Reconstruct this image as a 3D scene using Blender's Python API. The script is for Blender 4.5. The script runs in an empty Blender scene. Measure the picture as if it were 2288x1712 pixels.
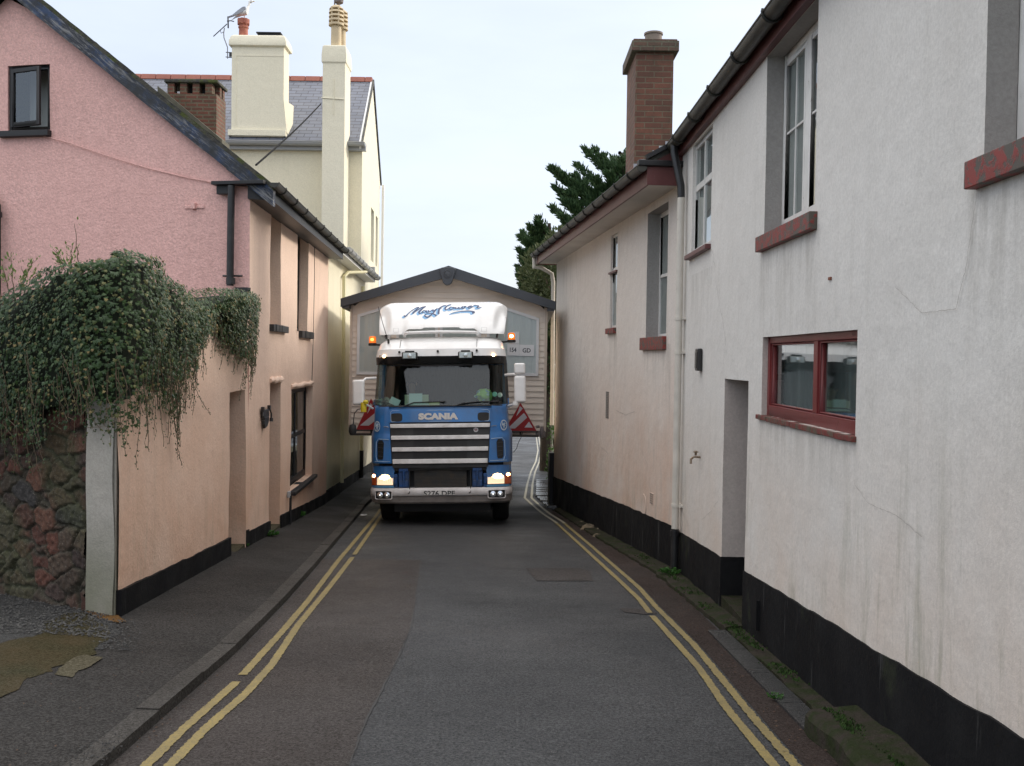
import bpy, bmesh, math, random
from math import sin, cos, pi, radians, sqrt, atan2
from mathutils import Vector, Matrix, noise as mn
random.seed(7)
S = bpy.context.scene
COL = S.collection

# ---------------------------------------------------------------- camera
EYE = 1.7
FPX = 2224.0
cam_d = bpy.data.cameras.new('camera'); cam = bpy.data.objects.new('camera', cam_d); COL.objects.link(cam)
cam_d.sensor_width = 36; cam_d.lens = FPX/2288*36; cam_d.clip_end = 3000; cam_d.clip_start = .05
CR = Matrix.Rotation(pi/2-radians(1.442), 3, 'X') @ Matrix.Rotation(.014, 3, 'Z')
cam.matrix_world = Matrix.Translation((0, 0, EYE)) @ CR.to_4x4()
S.camera = cam
# ---------------------------------------------------------------- exposure, sky, sun
S.view_settings.view_transform = 'Standard'; S.view_settings.look = 'None'
S.view_settings.gamma = 1; S.view_settings.exposure = 0.12
S.cycles.max_bounces = 8; S.cycles.transparent_max_bounces = 16; S.cycles.use_denoising = True
SUN_EL, SUN_AZ = radians(24), radians(62)     # azimuth from +Y towards +X
W = bpy.data.worlds.new('World'); S.world = W; W.use_nodes = True
wt = W.node_tree; wt.nodes.clear()
def wn(t, **k):
    n = wt.nodes.new(t)
    for a, b in k.items(): setattr(n, a, b)
    return n
sky = wn('ShaderNodeTexSky', sky_type='NISHITA', sun_disc=False)
sky.sun_elevation = SUN_EL; sky.sun_rotation = SUN_AZ; sky.dust_density = 3
tc = wn('ShaderNodeTexCoord'); sep = wn('ShaderNodeSeparateXYZ'); wt.links.new(tc.outputs['Generated'], sep.inputs[0])
rmp = wn('ShaderNodeValToRGB'); wt.links.new(sep.outputs[2], rmp.inputs[0])
e = rmp.color_ramp.elements
e[0].position = 0; e[0].color = (.78, .83, .91, 1)
e[1].position = 1; e[1].color = (2.25, 2.18, 2.1, 1)
for p, c in ((.10, (.70, .765, .88)), (.34, (.70, .755, .88)), (.6, (1.5, 1.48, 1.48))):
    x = e.new(p); x.color = (*c, 1)
mp = wn('ShaderNodeMapping'); mp.inputs['Scale'].default_value = (1.2, 1.2, 4.5); wt.links.new(tc.outputs['Generated'], mp.inputs[0])
nz = wn('ShaderNodeTexNoise'); nz.inputs['Scale'].default_value = 1.8; nz.inputs['Detail'].default_value = 5; nz.inputs['Roughness'].default_value = .55
wt.links.new(mp.outputs[0], nz.inputs[0])
cr = wn('ShaderNodeMapRange'); cr.inputs[1].default_value = .3; cr.inputs[2].default_value = .72; cr.inputs[3].default_value = .88; cr.inputs[4].default_value = 1.08
wt.links.new(nz.outputs[0], cr.inputs[0])
vm = wn('ShaderNodeVectorMath', operation='SCALE'); wt.links.new(rmp.outputs[0], vm.inputs[0]); wt.links.new(cr.outputs[0], vm.inputs['Scale'])
b1 = wn('ShaderNodeBackground'); b1.inputs[1].default_value = .05; wt.links.new(sky.outputs[0], b1.inputs[0])
b2 = wn('ShaderNodeBackground'); b2.inputs[1].default_value = .96; wt.links.new(vm.outputs[0], b2.inputs[0])
ad = wn('ShaderNodeAddShader'); wt.links.new(b1.outputs[0], ad.inputs[0]); wt.links.new(b2.outputs[0], ad.inputs[1])
wo = wn('ShaderNodeOutputWorld'); wt.links.new(ad.outputs[0], wo.inputs[0])
sd = bpy.data.lights.new('sun', 'SUN'); sd.energy = 2.2; sd.angle = radians(9); sd.color = (1, .94, .84)
sun = bpy.data.objects.new('sun', sd); COL.objects.link(sun)
sv = Vector((sin(SUN_AZ)*cos(SUN_EL), cos(SUN_AZ)*cos(SUN_EL), sin(SUN_EL)))
sun.rotation_euler = sv.to_track_quat('Z', 'Y').to_euler(); sun.location = sv*60

# ---------------------------------------------------------------- measuring helpers
def ray(px, py): return CR @ Vector(((px-1144)/FPX, -(py-856)/FPX, -1))
def zr(Y):
    if Y < 20: return -.072*Y
    if Y < 40: return -1.44-.05*(Y-20)
    if Y < 80: return -2.44-.03*(Y-40)
    return -3.64
def at(px, py, Y):
    d = ray(px, py); t = Y/d.y; return Vector((d.x*t, Y, EYE+d.z*t))
def onground(px, py, dz=0):
    d = ray(px, py); Y = 8
    for k in range(60):
        t = (zr(Y)+dz-EYE)/d.z; n = t*d.y; Y = (Y+n)/2 if n > 0 else Y*1.2
    return Vector((d.x*Y/d.y, Y, zr(Y)+dz))
class Frame:
    """a vertical wall plane: origin, direction along it, outward normal"""
    def __init__(s, p0, u, n):
        s.p = Vector((p0[0], p0[1], 0)); s.u = Vector((u[0], u[1], 0)).normalized(); s.n = Vector((n[0], n[1], 0)).normalized()
    def P(s, a, z, off=0): 
        q = s.p+s.u*a+s.n*off; return Vector((q.x, q.y, z))
    def m(s, px, py, off=0):
        d = ray(px, py); o = s.p+s.n*off; e = Vector((0, 0, EYE))
        t = (o-Vector((0, 0, 0))).dot(s.n)/Vector((d.x, d.y, 0)).dot(s.n)
        q = e+d*t; return ((q-o).dot(s.u)-0, q.z)
LW = Frame((-3.153, 7.99), (-.053, 1), (1, .053))      # street wall of the left row
GB = Frame((-3.413, 12.9), (-1, .2), (-.2, -1))       # pink gable facing the camera
R1 = Frame((2.0, 2.2), (0, 1), (-1, 0))               # near right house
R2 = Frame((1.98, 11.95), (-.104, 1), (-1, -.104))    # far right house

# ---------------------------------------------------------------- mesh builder
class MB:
    def __init__(s): s.v = []; s.f = []; s.col = None
    def face(s, *p):
        i = len(s.v); s.v += [Vector(q) for q in p]; s.f.append(tuple(range(i, i+len(p)))); return s
    def box(s, a, b, M=None):
        x0, y0, z0 = a; x1, y1, z1 = b
        c = [Vector(q) for q in ((x0,y0,z0),(x1,y0,z0),(x1,y1,z0),(x0,y1,z0),(x0,y0,z1),(x1,y0,z1),(x1,y1,z1),(x0,y1,z1))]
        if M: c = [M @ q for q in c]
        return s.hexa(c)
    def hexa(s, c):
        i = len(s.v); s.v += [Vector(q) for q in c]
        for f in ((3,2,1,0),(4,5,6,7),(0,1,5,4),(1,2,6,5),(2,3,7,6),(3,0,4,7)): s.f.append(tuple(i+k for k in f))
        return s
    def wbox(s, fr, a0, a1, z0, z1, o0, o1):
        c = [fr.P(a0,z0,o0), fr.P(a1,z0,o0), fr.P(a1,z0,o1), fr.P(a0,z0,o1), fr.P(a0,z1,o0), fr.P(a1,z1,o0), fr.P(a1,z1,o1), fr.P(a0,z1,o1)]
        return s.hexa(c)
    def beam(s, p, q, w, h, up=(0,0,1)):
        p = Vector(p); q = Vector(q); d = (q-p).normalized(); r = d.cross(Vector(up)).normalized()*w/2; u = r.cross(d).normalized()*h/2
        return s.hexa([p-r-u, p+r-u, p+r+u, p-r+u, q-r-u, q+r-u, q+r+u, q-r+u])
    def tube(s, pts, r, n=8, cap=True, r1=None):
        pts = [Vector(p) for p in pts]; L = len(pts); base = len(s.v); prev = None
        for k, p in enumerate(pts):
            if k == 0: d = pts[1]-pts[0]
            elif k == L-1: d = pts[-1]-pts[-2]
            else: d = (pts[k+1]-pts[k]).normalized()+(pts[k]-pts[k-1]).normalized()
            d.normalize()
            if prev is None:
                a = d.cross(Vector((0,0,1)))
                if a.length < .05: a = d.cross(Vector((0,1,0)))
            else: a = prev-d*prev.dot(d)
            a.normalize(); prev = a; b = d.cross(a)
            rr = r[k] if isinstance(r, (list, tuple)) else (r if r1 is None else r+(r1-r)*k/(L-1))
            for j in range(n):
                t = 2*pi*j/n; s.v.append(p+(a*cos(t)+b*sin(t))*rr)
        for k in range(L-1):
            for j in range(n):
                j2 = (j+1) % n; o = base+k*n
                s.f.append((o+j, o+j2, o+n+j2, o+n+j))
        if cap:
            s.f.append(tuple(base+j for j in range(n))[::-1]); s.f.append(tuple(base+(L-1)*n+j for j in range(n)))
        return s
    def lathe(s, c, prof, n=20, axis='Z', cap=True):
        c = Vector(c); base = len(s.v)
        for r, h in prof:
            for j in range(n):
                t = 2*pi*j/n
                if axis == 'Z': v = Vector((cos(t)*r, sin(t)*r, h))
                elif axis == 'Y': v = Vector((cos(t)*r, h, -sin(t)*r))
                else: v = Vector((h, cos(t)*r, sin(t)*r))
                s.v.append(c+v)
        for k in range(len(prof)-1):
            for j in range(n):
                j2 = (j+1) % n; o = base+k*n
                s.f.append((o+j, o+j2, o+n+j2, o+n+j))
        if cap:
            s.f.append(tuple(base+j for j in range(n))[::-1]); s.f.append(tuple(base+(len(prof)-1)*n+j for j in range(n)))
        return s
    def prism(s, pts, d):
        """polygon (3D points) extruded by vector d"""
        i = len(s.v); n = len(pts); d = Vector(d)
        s.v += [Vector(p) for p in pts]+[Vector(p)+d for p in pts]
        s.f.append(tuple(range(i, i+n))[::-1]); s.f.append(tuple(range(i+n, i+2*n)))
        for k in range(n): s.f.append((i+k, i+(k+1) % n, i+n+(k+1) % n, i+n+k))
        return s
    def grid(s, fn, nu, nv):
        i = len(s.v)
        for a in range(nu+1):
            for b in range(nv+1): s.v.append(Vector(fn(a/nu, b/nv)))
        for a in range(nu):
            for b in range(nv):
                o = i+a*(nv+1)+b; s.f.append((o, o+nv+1, o+nv+2, o+1))
        return s
    def build(s, name, mat, parent=None, smooth=False, bevel=0, org=None, fixn=True, sub=0, seg=2):
        o0 = org if org is not None else root_origin(parent)
        me = bpy.data.meshes.new(name); me.from_pydata([v-o0 for v in s.v], [], s.f)
        bm = bmesh.new(); bm.from_mesh(me)
        if fixn is True:
            bmesh.ops.remove_doubles(bm, verts=bm.verts, dist=1e-5); bmesh.ops.recalc_face_normals(bm, faces=bm.faces)
        if smooth:
            for f in bm.faces: f.smooth = True
            for ed in bm.edges:
                if len(ed.link_faces) == 2 and ed.calc_face_angle(0) > .6: ed.smooth = False
        bm.to_mesh(me); bm.free()
        if mat: me.materials.append(mat)
        if s.col is not None:
            at_ = me.color_attributes.new('tint', 'FLOAT_COLOR', 'POINT'); at_.data.foreach_set('color', [c for q in s.col for c in (*q, 1)])
        o = bpy.data.objects.new(name, me); COL.objects.link(o)
        if parent is not None: o.parent = parent; o['_r'] = 0
        else: o.location = o0
        if bevel:
            b = o.modifiers.new('b', 'BEVEL'); b.width = bevel; b.segments = seg; b.limit_method = 'ANGLE'; b.angle_limit = .6
            if not smooth: me.shade_smooth(); wn_ = o.modifiers.new('w', 'WEIGHTED_NORMAL'); wn_.keep_sharp = True
        if sub:
            u = o.modifiers.new('s', 'SUBSURF'); u.levels = u.render_levels = sub; me.shade_smooth()
        if '_r' in o: del o['_r']
        return o
ORG = {}
def root_origin(p):
    while p is not None:
        if p.name in ORG: return ORG[p.name]
        p = p.parent
    return Vector((0,0,0))
def thing(name, label, cat, loc=(0,0,0), rot=None, group=None, local=False):
    o = bpy.data.objects.new(name, None); COL.objects.link(o); o.location = loc; o.empty_display_size = .2
    if rot: o.rotation_euler = rot
    o['label'] = label; o['category'] = cat
    if group: o['group'] = group
    ORG[o.name] = Vector((0,0,0)) if local else Vector(loc)
    return o
def tag(o, label, cat, group=None, kind=None):
    o['label'] = label; o['category'] = cat
    if group: o['group'] = group
    if kind: o['kind'] = kind
    return o
def struct(o): o['kind'] = 'structure'; return o
def copy_tree(o, parent=None):
    c = o.copy(); COL.objects.link(c)
    if parent is not None: c.parent = parent
    for ch in list(o.children): copy_tree(ch, c)
    return c

# ---------------------------------------------------------------- materials
class NT:
    def __init__(s, name):
        s.m = bpy.data.materials.new(name); s.m.use_nodes = True; s.t = s.m.node_tree; s.t.nodes.clear()
        s.out = s.t.nodes.new('ShaderNodeOutputMaterial'); s.b = s.t.nodes.new('ShaderNodeBsdfPrincipled')
        s.t.links.new(s.b.outputs[0], s.out.inputs[0]); s.geo = None
    def n(s, t, **k):
        x = s.t.nodes.new(t)
        for a, b in k.items(): setattr(x, a, b)
        return x
    def L(s, a, b): s.t.links.new(a, b)
    def pos(s, sc=(1,1,1), rot=(0,0,0), local=False):
        if local: src = s.n('ShaderNodeTexCoord').outputs['Object']
        else: src = s.n('ShaderNodeNewGeometry').outputs['Position']
        m = s.n('ShaderNodeMapping'); m.inputs['Scale'].default_value = sc; m.inputs['Rotation'].default_value = rot
        s.L(src, m.inputs[0]); return m.outputs[0]
    def noise(s, scale, detail=4, rough=.5, vec=None, sc=(1,1,1), local=False, dist=0):
        x = s.n('ShaderNodeTexNoise'); x.inputs['Scale'].default_value = scale; x.inputs['Detail'].default_value = detail
        x.inputs['Roughness'].default_value = rough; x.inputs['Distortion'].default_value = dist
        s.L(vec or s.pos(sc, local=local), x.inputs[0]); return x.outputs[0]
    def rng(s, v, a, b, c=0, d=1):
        x = s.n('ShaderNodeMapRange'); 
        for i, q in enumerate((a, b, c, d)): x.inputs[i+1].default_value = q
        s.L(v, x.inputs[0]); return x.outputs[0]
    def val(s, v):
        if isinstance(v, (int, float)): x = s.n('ShaderNodeValue'); x.outputs[0].default_value = v; return x.outputs[0]
        return v
    def mix(s, f, a, b, mode='MIX'):
        x = s.n('ShaderNodeMix', data_type='RGBA', blend_type=mode)
        if isinstance(f, (int, float)): x.inputs[0].default_value = f
        else: s.L(f, x.inputs[0])
        for q, i in ((a, 6), (b, 7)):
            if isinstance(q, tuple): x.inputs[i].default_value = (*q, 1) if len(q) == 3 else q
            else: s.L(q, x.inputs[i])
        return x.outputs[2]
    def math(s, op, a, b=0):
        x = s.n('ShaderNodeMath', operation=op)
        for i, q in ((0, a), (1, b)):
            if isinstance(q, (int, float)): x.inputs[i].default_value = q
            else: s.L(q, x.inputs[i])
        return x.outputs[0]
    def z(s):
        x = s.n('ShaderNodeSeparateXYZ'); s.L(s.n('ShaderNodeNewGeometry').outputs['Position'], x.inputs[0]); return x.outputs
    def bump(s, h, strength=.3, dist=.01, prev=None):
        x = s.n('ShaderNodeBump'); x.inputs['Strength'].default_value = strength; x.inputs['Distance'].default_value = dist
        s.L(h, x.inputs['Height'])
        if prev: s.L(prev, x.inputs['Normal'])
        s.L(x.outputs[0], s.b.inputs['Normal']); return x.outputs[0]
    def col(s, c):
        if isinstance(c, tuple): s.b.inputs['Base Color'].default_value = (*c, 1)
        else: s.L(c, s.b.inputs['Base Color'])
    def rough(s, r):
        if isinstance(r, (int, float)): s.b.inputs['Roughness'].default_value = r
        else: s.L(r, s.b.inputs['Roughness'])
def simple(name, c, rough=.5, metal=0, c2=None, nsc=6, bump=0, bsc=80, bd=.004, coat=0, local=False, lo=.35, hi=.7, spec=None):
    t = NT(name)
    if c2: t.col(t.mix(t.rng(t.noise(nsc, 5, .6, local=local), lo, hi), c, c2))
    else: t.col(c)
    t.rough(rough); t.b.inputs['Metallic'].default_value = metal
    if coat: t.b.inputs['Coat Weight'].default_value = coat; t.b.inputs['Coat Roughness'].default_value = .08
    if spec is not None: t.b.inputs['Specular IOR Level'].default_value = spec
    if bump: t.bump(t.noise(bsc, 3, .6, local=local), bump, bd)
    return t.m
def emis(name, c, st, base=(.8,.8,.8), rough=.2):
    t = NT(name); t.col(base); t.rough(rough); t.b.inputs['Emission Color'].default_value = (*c, 1); t.b.inputs['Emission Strength'].default_value = st; return t.m
def plaster(name, base, dark, tint=None, tint_z=(0, 1.5), streak=(.45,.47,.36), streak_amt=.5, bsc=90, bstr=.35, bdist=.006, slope=.072, big=.5, algae=0, patch=.35, rough_tex=False, drips=()):
    """painted render with weathering: large patches, vertical rain streaks and a damp band following the sloping ground"""
    t = NT(name); p = t.z()
    h = t.math('ADD', p[2], t.math('MULTIPLY', p[1], slope))          # height above the sloping street
    c = t.mix(t.rng(t.noise(big, 5, .6), .35, .7, 0, patch), base, dark)
    c = t.mix(t.rng(t.noise(7, 5, .7), .35, .8, 0, .35), c, dark)
    if tint:
        f = t.math('MULTIPLY', t.rng(h, tint_z[0], tint_z[1], 1, 0), t.rng(t.noise(.9, 4, .6), .25, .65, .15, 1))
        c = t.mix(f, c, tint)
    st = t.math('MULTIPLY', t.rng(t.noise(1.5, 6, .65, sc=(3.2,3.2,.42), dist=.8), .50, .80, 0, streak_amt), t.rng(t.noise(.45, 3, .5), .38, .62, .15, 1))
    c = t.mix(st, c, streak)
    if algae:
        f = t.math('MULTIPLY', t.rng(h, .35, 2.1, 1, 0), t.math('MULTIPLY', t.rng(t.noise(2.2, 6, .7, sc=(2.6,2.6,.30), dist=.5), .50, .66, 0, algae), t.rng(t.noise(.8, 2, .5), .42, .56)))
        c = t.mix(f, c, (.20,.205,.13))
    if drips:
        nn = t.rng(t.noise(9, 5, .7, sc=(1,1,.12)), .42, .62); tot = None
        for (y0, y1, zt, ln) in drips:
            k = t.math('MULTIPLY', t.math('MULTIPLY', t.rng(p[1], y0-.04, y0+.04), t.rng(p[1], y1-.04, y1+.04, 1, 0)), t.math('MULTIPLY', t.rng(p[2], zt-ln, zt, 0, 1), t.rng(p[2], zt, zt+.01, 1, 0)))
            tot = k if tot is None else t.math('MAXIMUM', tot, k)
        c = t.mix(t.math('MULTIPLY', t.math('MULTIPLY', tot, nn), .42), c, (.30,.28,.24))
    sp = t.rng(t.noise(160, 2, .6), .62, .74, 0, .35); c = t.mix(sp, c, dark)
    if rough_tex: c = t.mix(t.rng(t.noise(26, 3, .7), .40, .60, .28, 0), c, t.mix(t.rng(t.noise(1.2, 5, .7), .35, .65), tuple(x*.35 for x in dark), tuple(x*.75 for x in dark)))
    c = t.mix(t.rng(t.noise(45, 3, .7), .36, .64, .22, 0), c, tuple(x*.5 for x in dark))
    t.col(c); t.rough(.85); t.b.inputs['Specular IOR Level'].default_value = .25
    b = t.bump(t.noise(bsc, 4, .65), bstr, bdist); t.bump(t.noise(6, 3, .5), .35, .03, b)
    return t.m
M = {}
M['pink'] = plaster('pink_roughcast', (.90,.56,.51), (.74,.43,.39), streak=(.47,.27,.23), streak_amt=.35, bsc=34, bstr=.8, bdist=.016, big=.6, rough_tex=True)
M['peach'] = plaster('peach_render', (.86,.65,.52), (.70,.51,.40), tint=(.68,.43,.30), tint_z=(.5,3.0), streak=(.46,.32,.22), streak_amt=.32, bsc=34, bstr=.4, bdist=.014, big=.8, algae=.25)
M['white_render'] = plaster('white_render', (.77,.75,.71), (.60,.575,.535), tint=(.62,.50,.41), tint_z=(.1,2.1), streak=(.46,.44,.39), streak_amt=.36, bsc=120, bstr=.4, bdist=.005, algae=.6, patch=.6, drips=((6.5,8.1,2.60,1.0),(3.0,4.4,2.48,.9),(10.0,11.2,2.65,.7),(5.75,8.05,1.30,.55)))
M['white_far'] = plaster('white_render_far', (.77,.72,.66), (.62,.56,.51), tint=(.60,.38,.26), tint_z=(.3,2.9), streak=(.40,.36,.32), streak_amt=.65, bsc=120, bstr=.4, bdist=.005, algae=.5, patch=.6, drips=((12.3,13.6,1.9,.9),(15.4,16.0,2.1,1.0)))
M['cream'] = plaster('cream_render', (.87,.82,.66), (.80,.75,.59), streak=(.62,.58,.42), streak_amt=.18, bsc=40, bstr=.5, bdist=.012)
M['yellow'] = plaster('yellow_render', (.86,.80,.62), (.77,.71,.54), tint=(.62,.60,.38), tint_z=(0,2), streak=(.45,.45,.28), streak_amt=.35, bsc=50, bstr=.4, bdist=.01, algae=.3)
M['grey_post'] = plaster('grey_post', (.45,.42,.37), (.28,.265,.235), tint=(.10,.11,.05), tint_z=(.15,1.0), streak=(.30,.31,.27), streak_amt=.5, bsc=60, bstr=.5, bdist=.008)
def plinthm():
    t = NT('black_plinth'); c = t.mix(t.rng(t.noise(2.5, 5, .6), .4, .8, 0, .5), (.009,.009,.010), (.026,.026,.026))
    c = t.mix(t.rng(t.noise(2.6, 6, .7, sc=(3,3,.35)), .60, .75, 0, .5), c, (.12,.12,.115))
    c = t.mix(t.rng(t.noise(1.4, 5, .7), .6, .75, 0, .5), c, (.05,.06,.03)); t.col(c); t.rough(t.rng(t.noise(3), .3, .7, .55, .85)); t.b.inputs['Specular IOR Level'].default_value = .10
    t.bump(t.noise(40, 4, .6), .4, .01); return t.m
M['plinth'] = plinthm()
def brickm(name, c1, c2, mortar, dark, w=.225, hgt=.075, moss=.4, ms=.012):
    t = NT(name); g = t.n('ShaderNodeNewGeometry'); sp = t.n('ShaderNodeSeparateXYZ'); t.L(g.outputs['Position'], sp.inputs[0])
    cb = t.n('ShaderNodeCombineXYZ'); t.L(t.math('ADD', sp.outputs[0], sp.outputs[1]), cb.inputs[0]); t.L(sp.outputs[2], cb.inputs[1])
    b = t.n('ShaderNodeTexBrick'); b.inputs['Scale'].default_value = 1; b.inputs['Brick Width'].default_value = w; b.inputs['Row Height'].default_value = hgt
    b.inputs['Mortar Size'].default_value = ms; b.inputs['Mortar Smooth'].default_value = .25; b.inputs['Bias'].default_value = 0
    b.inputs['Color1'].default_value = (*c1, 1); b.inputs['Color2'].default_value = (*c2, 1); b.inputs['Mortar'].default_value = (*mortar, 1); t.L(cb.outputs[0], b.inputs[0])
    c = t.mix(t.rng(t.noise(3, 5, .7), .42, .72, 0, moss), b.outputs[0], dark)
    c = t.mix(t.rng(t.noise(30, 4, .7), .4, .8, 0, .45), c, dark)
    t.col(c); t.rough(.85); h = t.math('SUBTRACT', 1, b.outputs['Fac']); bb = t.bump(h, .6, .012); t.bump(t.noise(90, 3, .6), .4, .005, bb); return t.m
M['brick'] = brickm('red_brick', (.20,.078,.05), (.13,.052,.036), (.17,.135,.09), (.06,.045,.03), w=.28, hgt=.09, moss=.7, ms=.010)
M['brick_old'] = brickm('old_brick', (.19,.062,.04), (.13,.045,.032), (.16,.12,.08), (.045,.05,.025), moss=.75, ms=.016)
M['brick_cap'] = brickm('brick_cap', (.15,.08,.055), (.11,.065,.05), (.14,.13,.09), (.04,.045,.03), moss=.7)
def slatem():
    t = NT('slate'); g = t.n('ShaderNodeNewGeometry'); sp = t.n('ShaderNodeSeparateXYZ'); t.L(g.outputs['Position'], sp.inputs[0])
    cb = t.n('ShaderNodeCombineXYZ'); t.L(sp.outputs[0], cb.inputs[0]); t.L(sp.outputs[2], cb.inputs[1])
    b = t.n('ShaderNodeTexBrick'); b.inputs['Scale'].default_value = 1; b.inputs['Brick Width'].default_value = .36; b.inputs['Row Height'].default_value = .125
    b.inputs['Mortar Size'].default_value = .010; b.inputs['Bias'].default_value = 0
    b.inputs['Color1'].default_value = (.15,.165,.21,1); b.inputs['Color2'].default_value = (.105,.118,.155,1); b.inputs['Mortar'].default_value = (.03,.03,.04,1); t.L(cb.outputs[0], b.inputs[0])
    t.col(t.mix(t.rng(t.noise(4, 5, .6), .4, .8, 0, .4), b.outputs[0], (.20,.20,.21))); t.rough(.5); t.bump(t.math('SUBTRACT', 1, b.outputs['Fac']), .5, .01); return t.m
M['slate'] = slatem()
M['slate_dark'] = simple('old_slate', (.045,.045,.05), .7, c2=(.10,.10,.07), nsc=5, bump=.6, bsc=14, bd=.02)
def mossroof():
    t = NT('mossy_roof'); c = t.mix(t.rng(t.noise(9, 6, .7), .4, .65), (.035,.035,.035), (.09,.085,.065)); c = t.mix(t.rng(t.noise(3.5, 6, .7), .5, .62), c, (.07,.085,.02))
    t.col(c); t.rough(.95); t.bump(t.noise(25, 5, .7), .8, .03); return t.m
M['moss_roof'] = mossroof()
def boardm():
    t = NT('weathered_blue_board'); v = t.pos((1,1,1), (0,radians(-38),0)); c = t.mix(t.rng(t.noise(3, 6, .75), .46, .6), (.012,.016,.026), (.02,.045,.11))
    mp2 = t.n('ShaderNodeMapping'); mp2.inputs['Scale'].default_value = (.35,1,3.2); t.L(v, mp2.inputs[0])
    c = t.mix(t.rng(t.noise(7, 7, .8, vec=mp2.outputs[0], dist=.5), .50, .60, 0, .85), c, (.24,.24,.24)); c = t.mix(t.rng(t.noise(1.3, 4, .6), .50, .62), c, (.016,.018,.02))
    t.col(c); t.rough(.6); t.bump(t.noise(30, 5, .7), .5, .008); return t.m
M['barge'] = boardm()
def chipped(name, c, under, lo=.56, hi=.60, rough=.55, nsc=14):
    t = NT(name); f = t.rng(t.noise(nsc, 6, .75, dist=.4), lo, hi); t.col(t.mix(f, t.mix(t.rng(t.noise(5), .3, .7, 0, .5), c, tuple(x*.65 for x in c)), under)); t.rough(rough)
    t.bump(t.math('SUBTRACT', 1, f), .5, .004); return t.m
M['red_sill'] = chipped('flaking_red_paint', (.25,.038,.03), (.085,.075,.06), .48, .53, .6, 13)
M['red_frame'] = chipped('red_frame_paint', (.16,.018,.018), (.09,.05,.04), .62, .68, .4)
M['red_fascia'] = chipped('maroon_fascia', (.13,.042,.040), (.42,.33,.30), .66, .72, .5)
M['white_paint'] = chipped('white_window_paint', (.74,.73,.70), (.33,.29,.24), .63, .68, .45, 20)
M['cream_pipe'] = chipped('cream_pipe_paint', (.66,.62,.55), (.36,.24,.16), .66, .72, .5, 10)
M['yellow_pipe'] = simple('yellow_pipe', (.80,.74,.46), .4)
M['black_metal'] = simple('black_metal', (.012,.012,.014), .35, c2=(.03,.03,.03))
M['black_wood'] = chipped('black_wood', (.016,.016,.018), (.10,.09,.08), .66, .75, .5)
M['gutter'] = simple('cast_gutter', (.022,.023,.021), .5, c2=(.060,.057,.043), nsc=5)
M['grey_gutter'] = simple('grey_gutter', (.36,.37,.38), .4)
M['soffit'] = simple('soffit', (.62,.58,.52), .7, c2=(.5,.46,.41), nsc=1.5)
M['lead'] = simple('lead', (.42,.44,.48), .4, c2=(.3,.31,.34), nsc=6)
M['terracotta'] = simple('terracotta', (.42,.15,.095), .75, c2=(.30,.085,.06), nsc=8, bump=.2)
M['ridge_tile'] = simple('ridge_tile', (.36,.13,.09), .75, c2=(.28,.10,.075), nsc=3)
M['buff_pot'] = simple('buff_pot', (.62,.50,.32), .7, c2=(.52,.42,.28), nsc=6)
M['pot_grey'] = simple('clay_pot_grey', (.25,.20,.17), .8, c2=(.18,.16,.12), nsc=8)
M['dark_room'] = simple('dark_room', (.03,.03,.032), .9)
M['curtain'] = simple('net_curtain', (.62,.63,.62), .9, c2=(.48,.5,.5), nsc=3)
M['door_paint'] = simple('dark_door', (.03,.04,.035), .4)
M['galv'] = simple('galvanised', (.30,.31,.32), .45, metal=.6, c2=(.2,.2,.2), nsc=12)
def glassm(name, tint=(.9,.95,.93), refl=.16, tr=.75, rough=.02):
    t = NT(name); a = t.n('ShaderNodeBsdfTransparent'); a.inputs[0].default_value = (*[x*tr for x in tint], 1)
    g = t.n('ShaderNodeBsdfGlossy'); g.inputs['Roughness'].default_value = rough; g.inputs['Color'].default_value = (.9,.94,.96,1)
    f = t.n('ShaderNodeLayerWeight'); f.inputs[0].default_value = .5; x = t.math('ADD', t.math('MULTIPLY', t.math('POWER', f.outputs['Facing'], 4), .75), refl)
    m = t.n('ShaderNodeMixShader'); t.L(x, m.inputs[0]); t.L(a.outputs[0], m.inputs[1]); t.L(g.outputs[0], m.inputs[2]); t.L(m.outputs[0], t.out.inputs[0])
    b = t.n('ShaderNodeBump'); b.inputs['Strength'].default_value = .04; b.inputs['Distance'].default_value = .02; t.L(t.noise(1.6, 1), b.inputs['Height']); t.L(b.outputs[0], g.inputs['Normal'])
    return t.m
M['glass'] = glassm('window_glass', refl=.12, tr=.7)
M['glass_lamp'] = glassm('lamp_glass', tint=(1,1,1), refl=.12, tr=.9)
M['screen_glass'] = glassm('windscreen_glass', tint=(.74,.92,.84), refl=.055, tr=.78)

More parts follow.
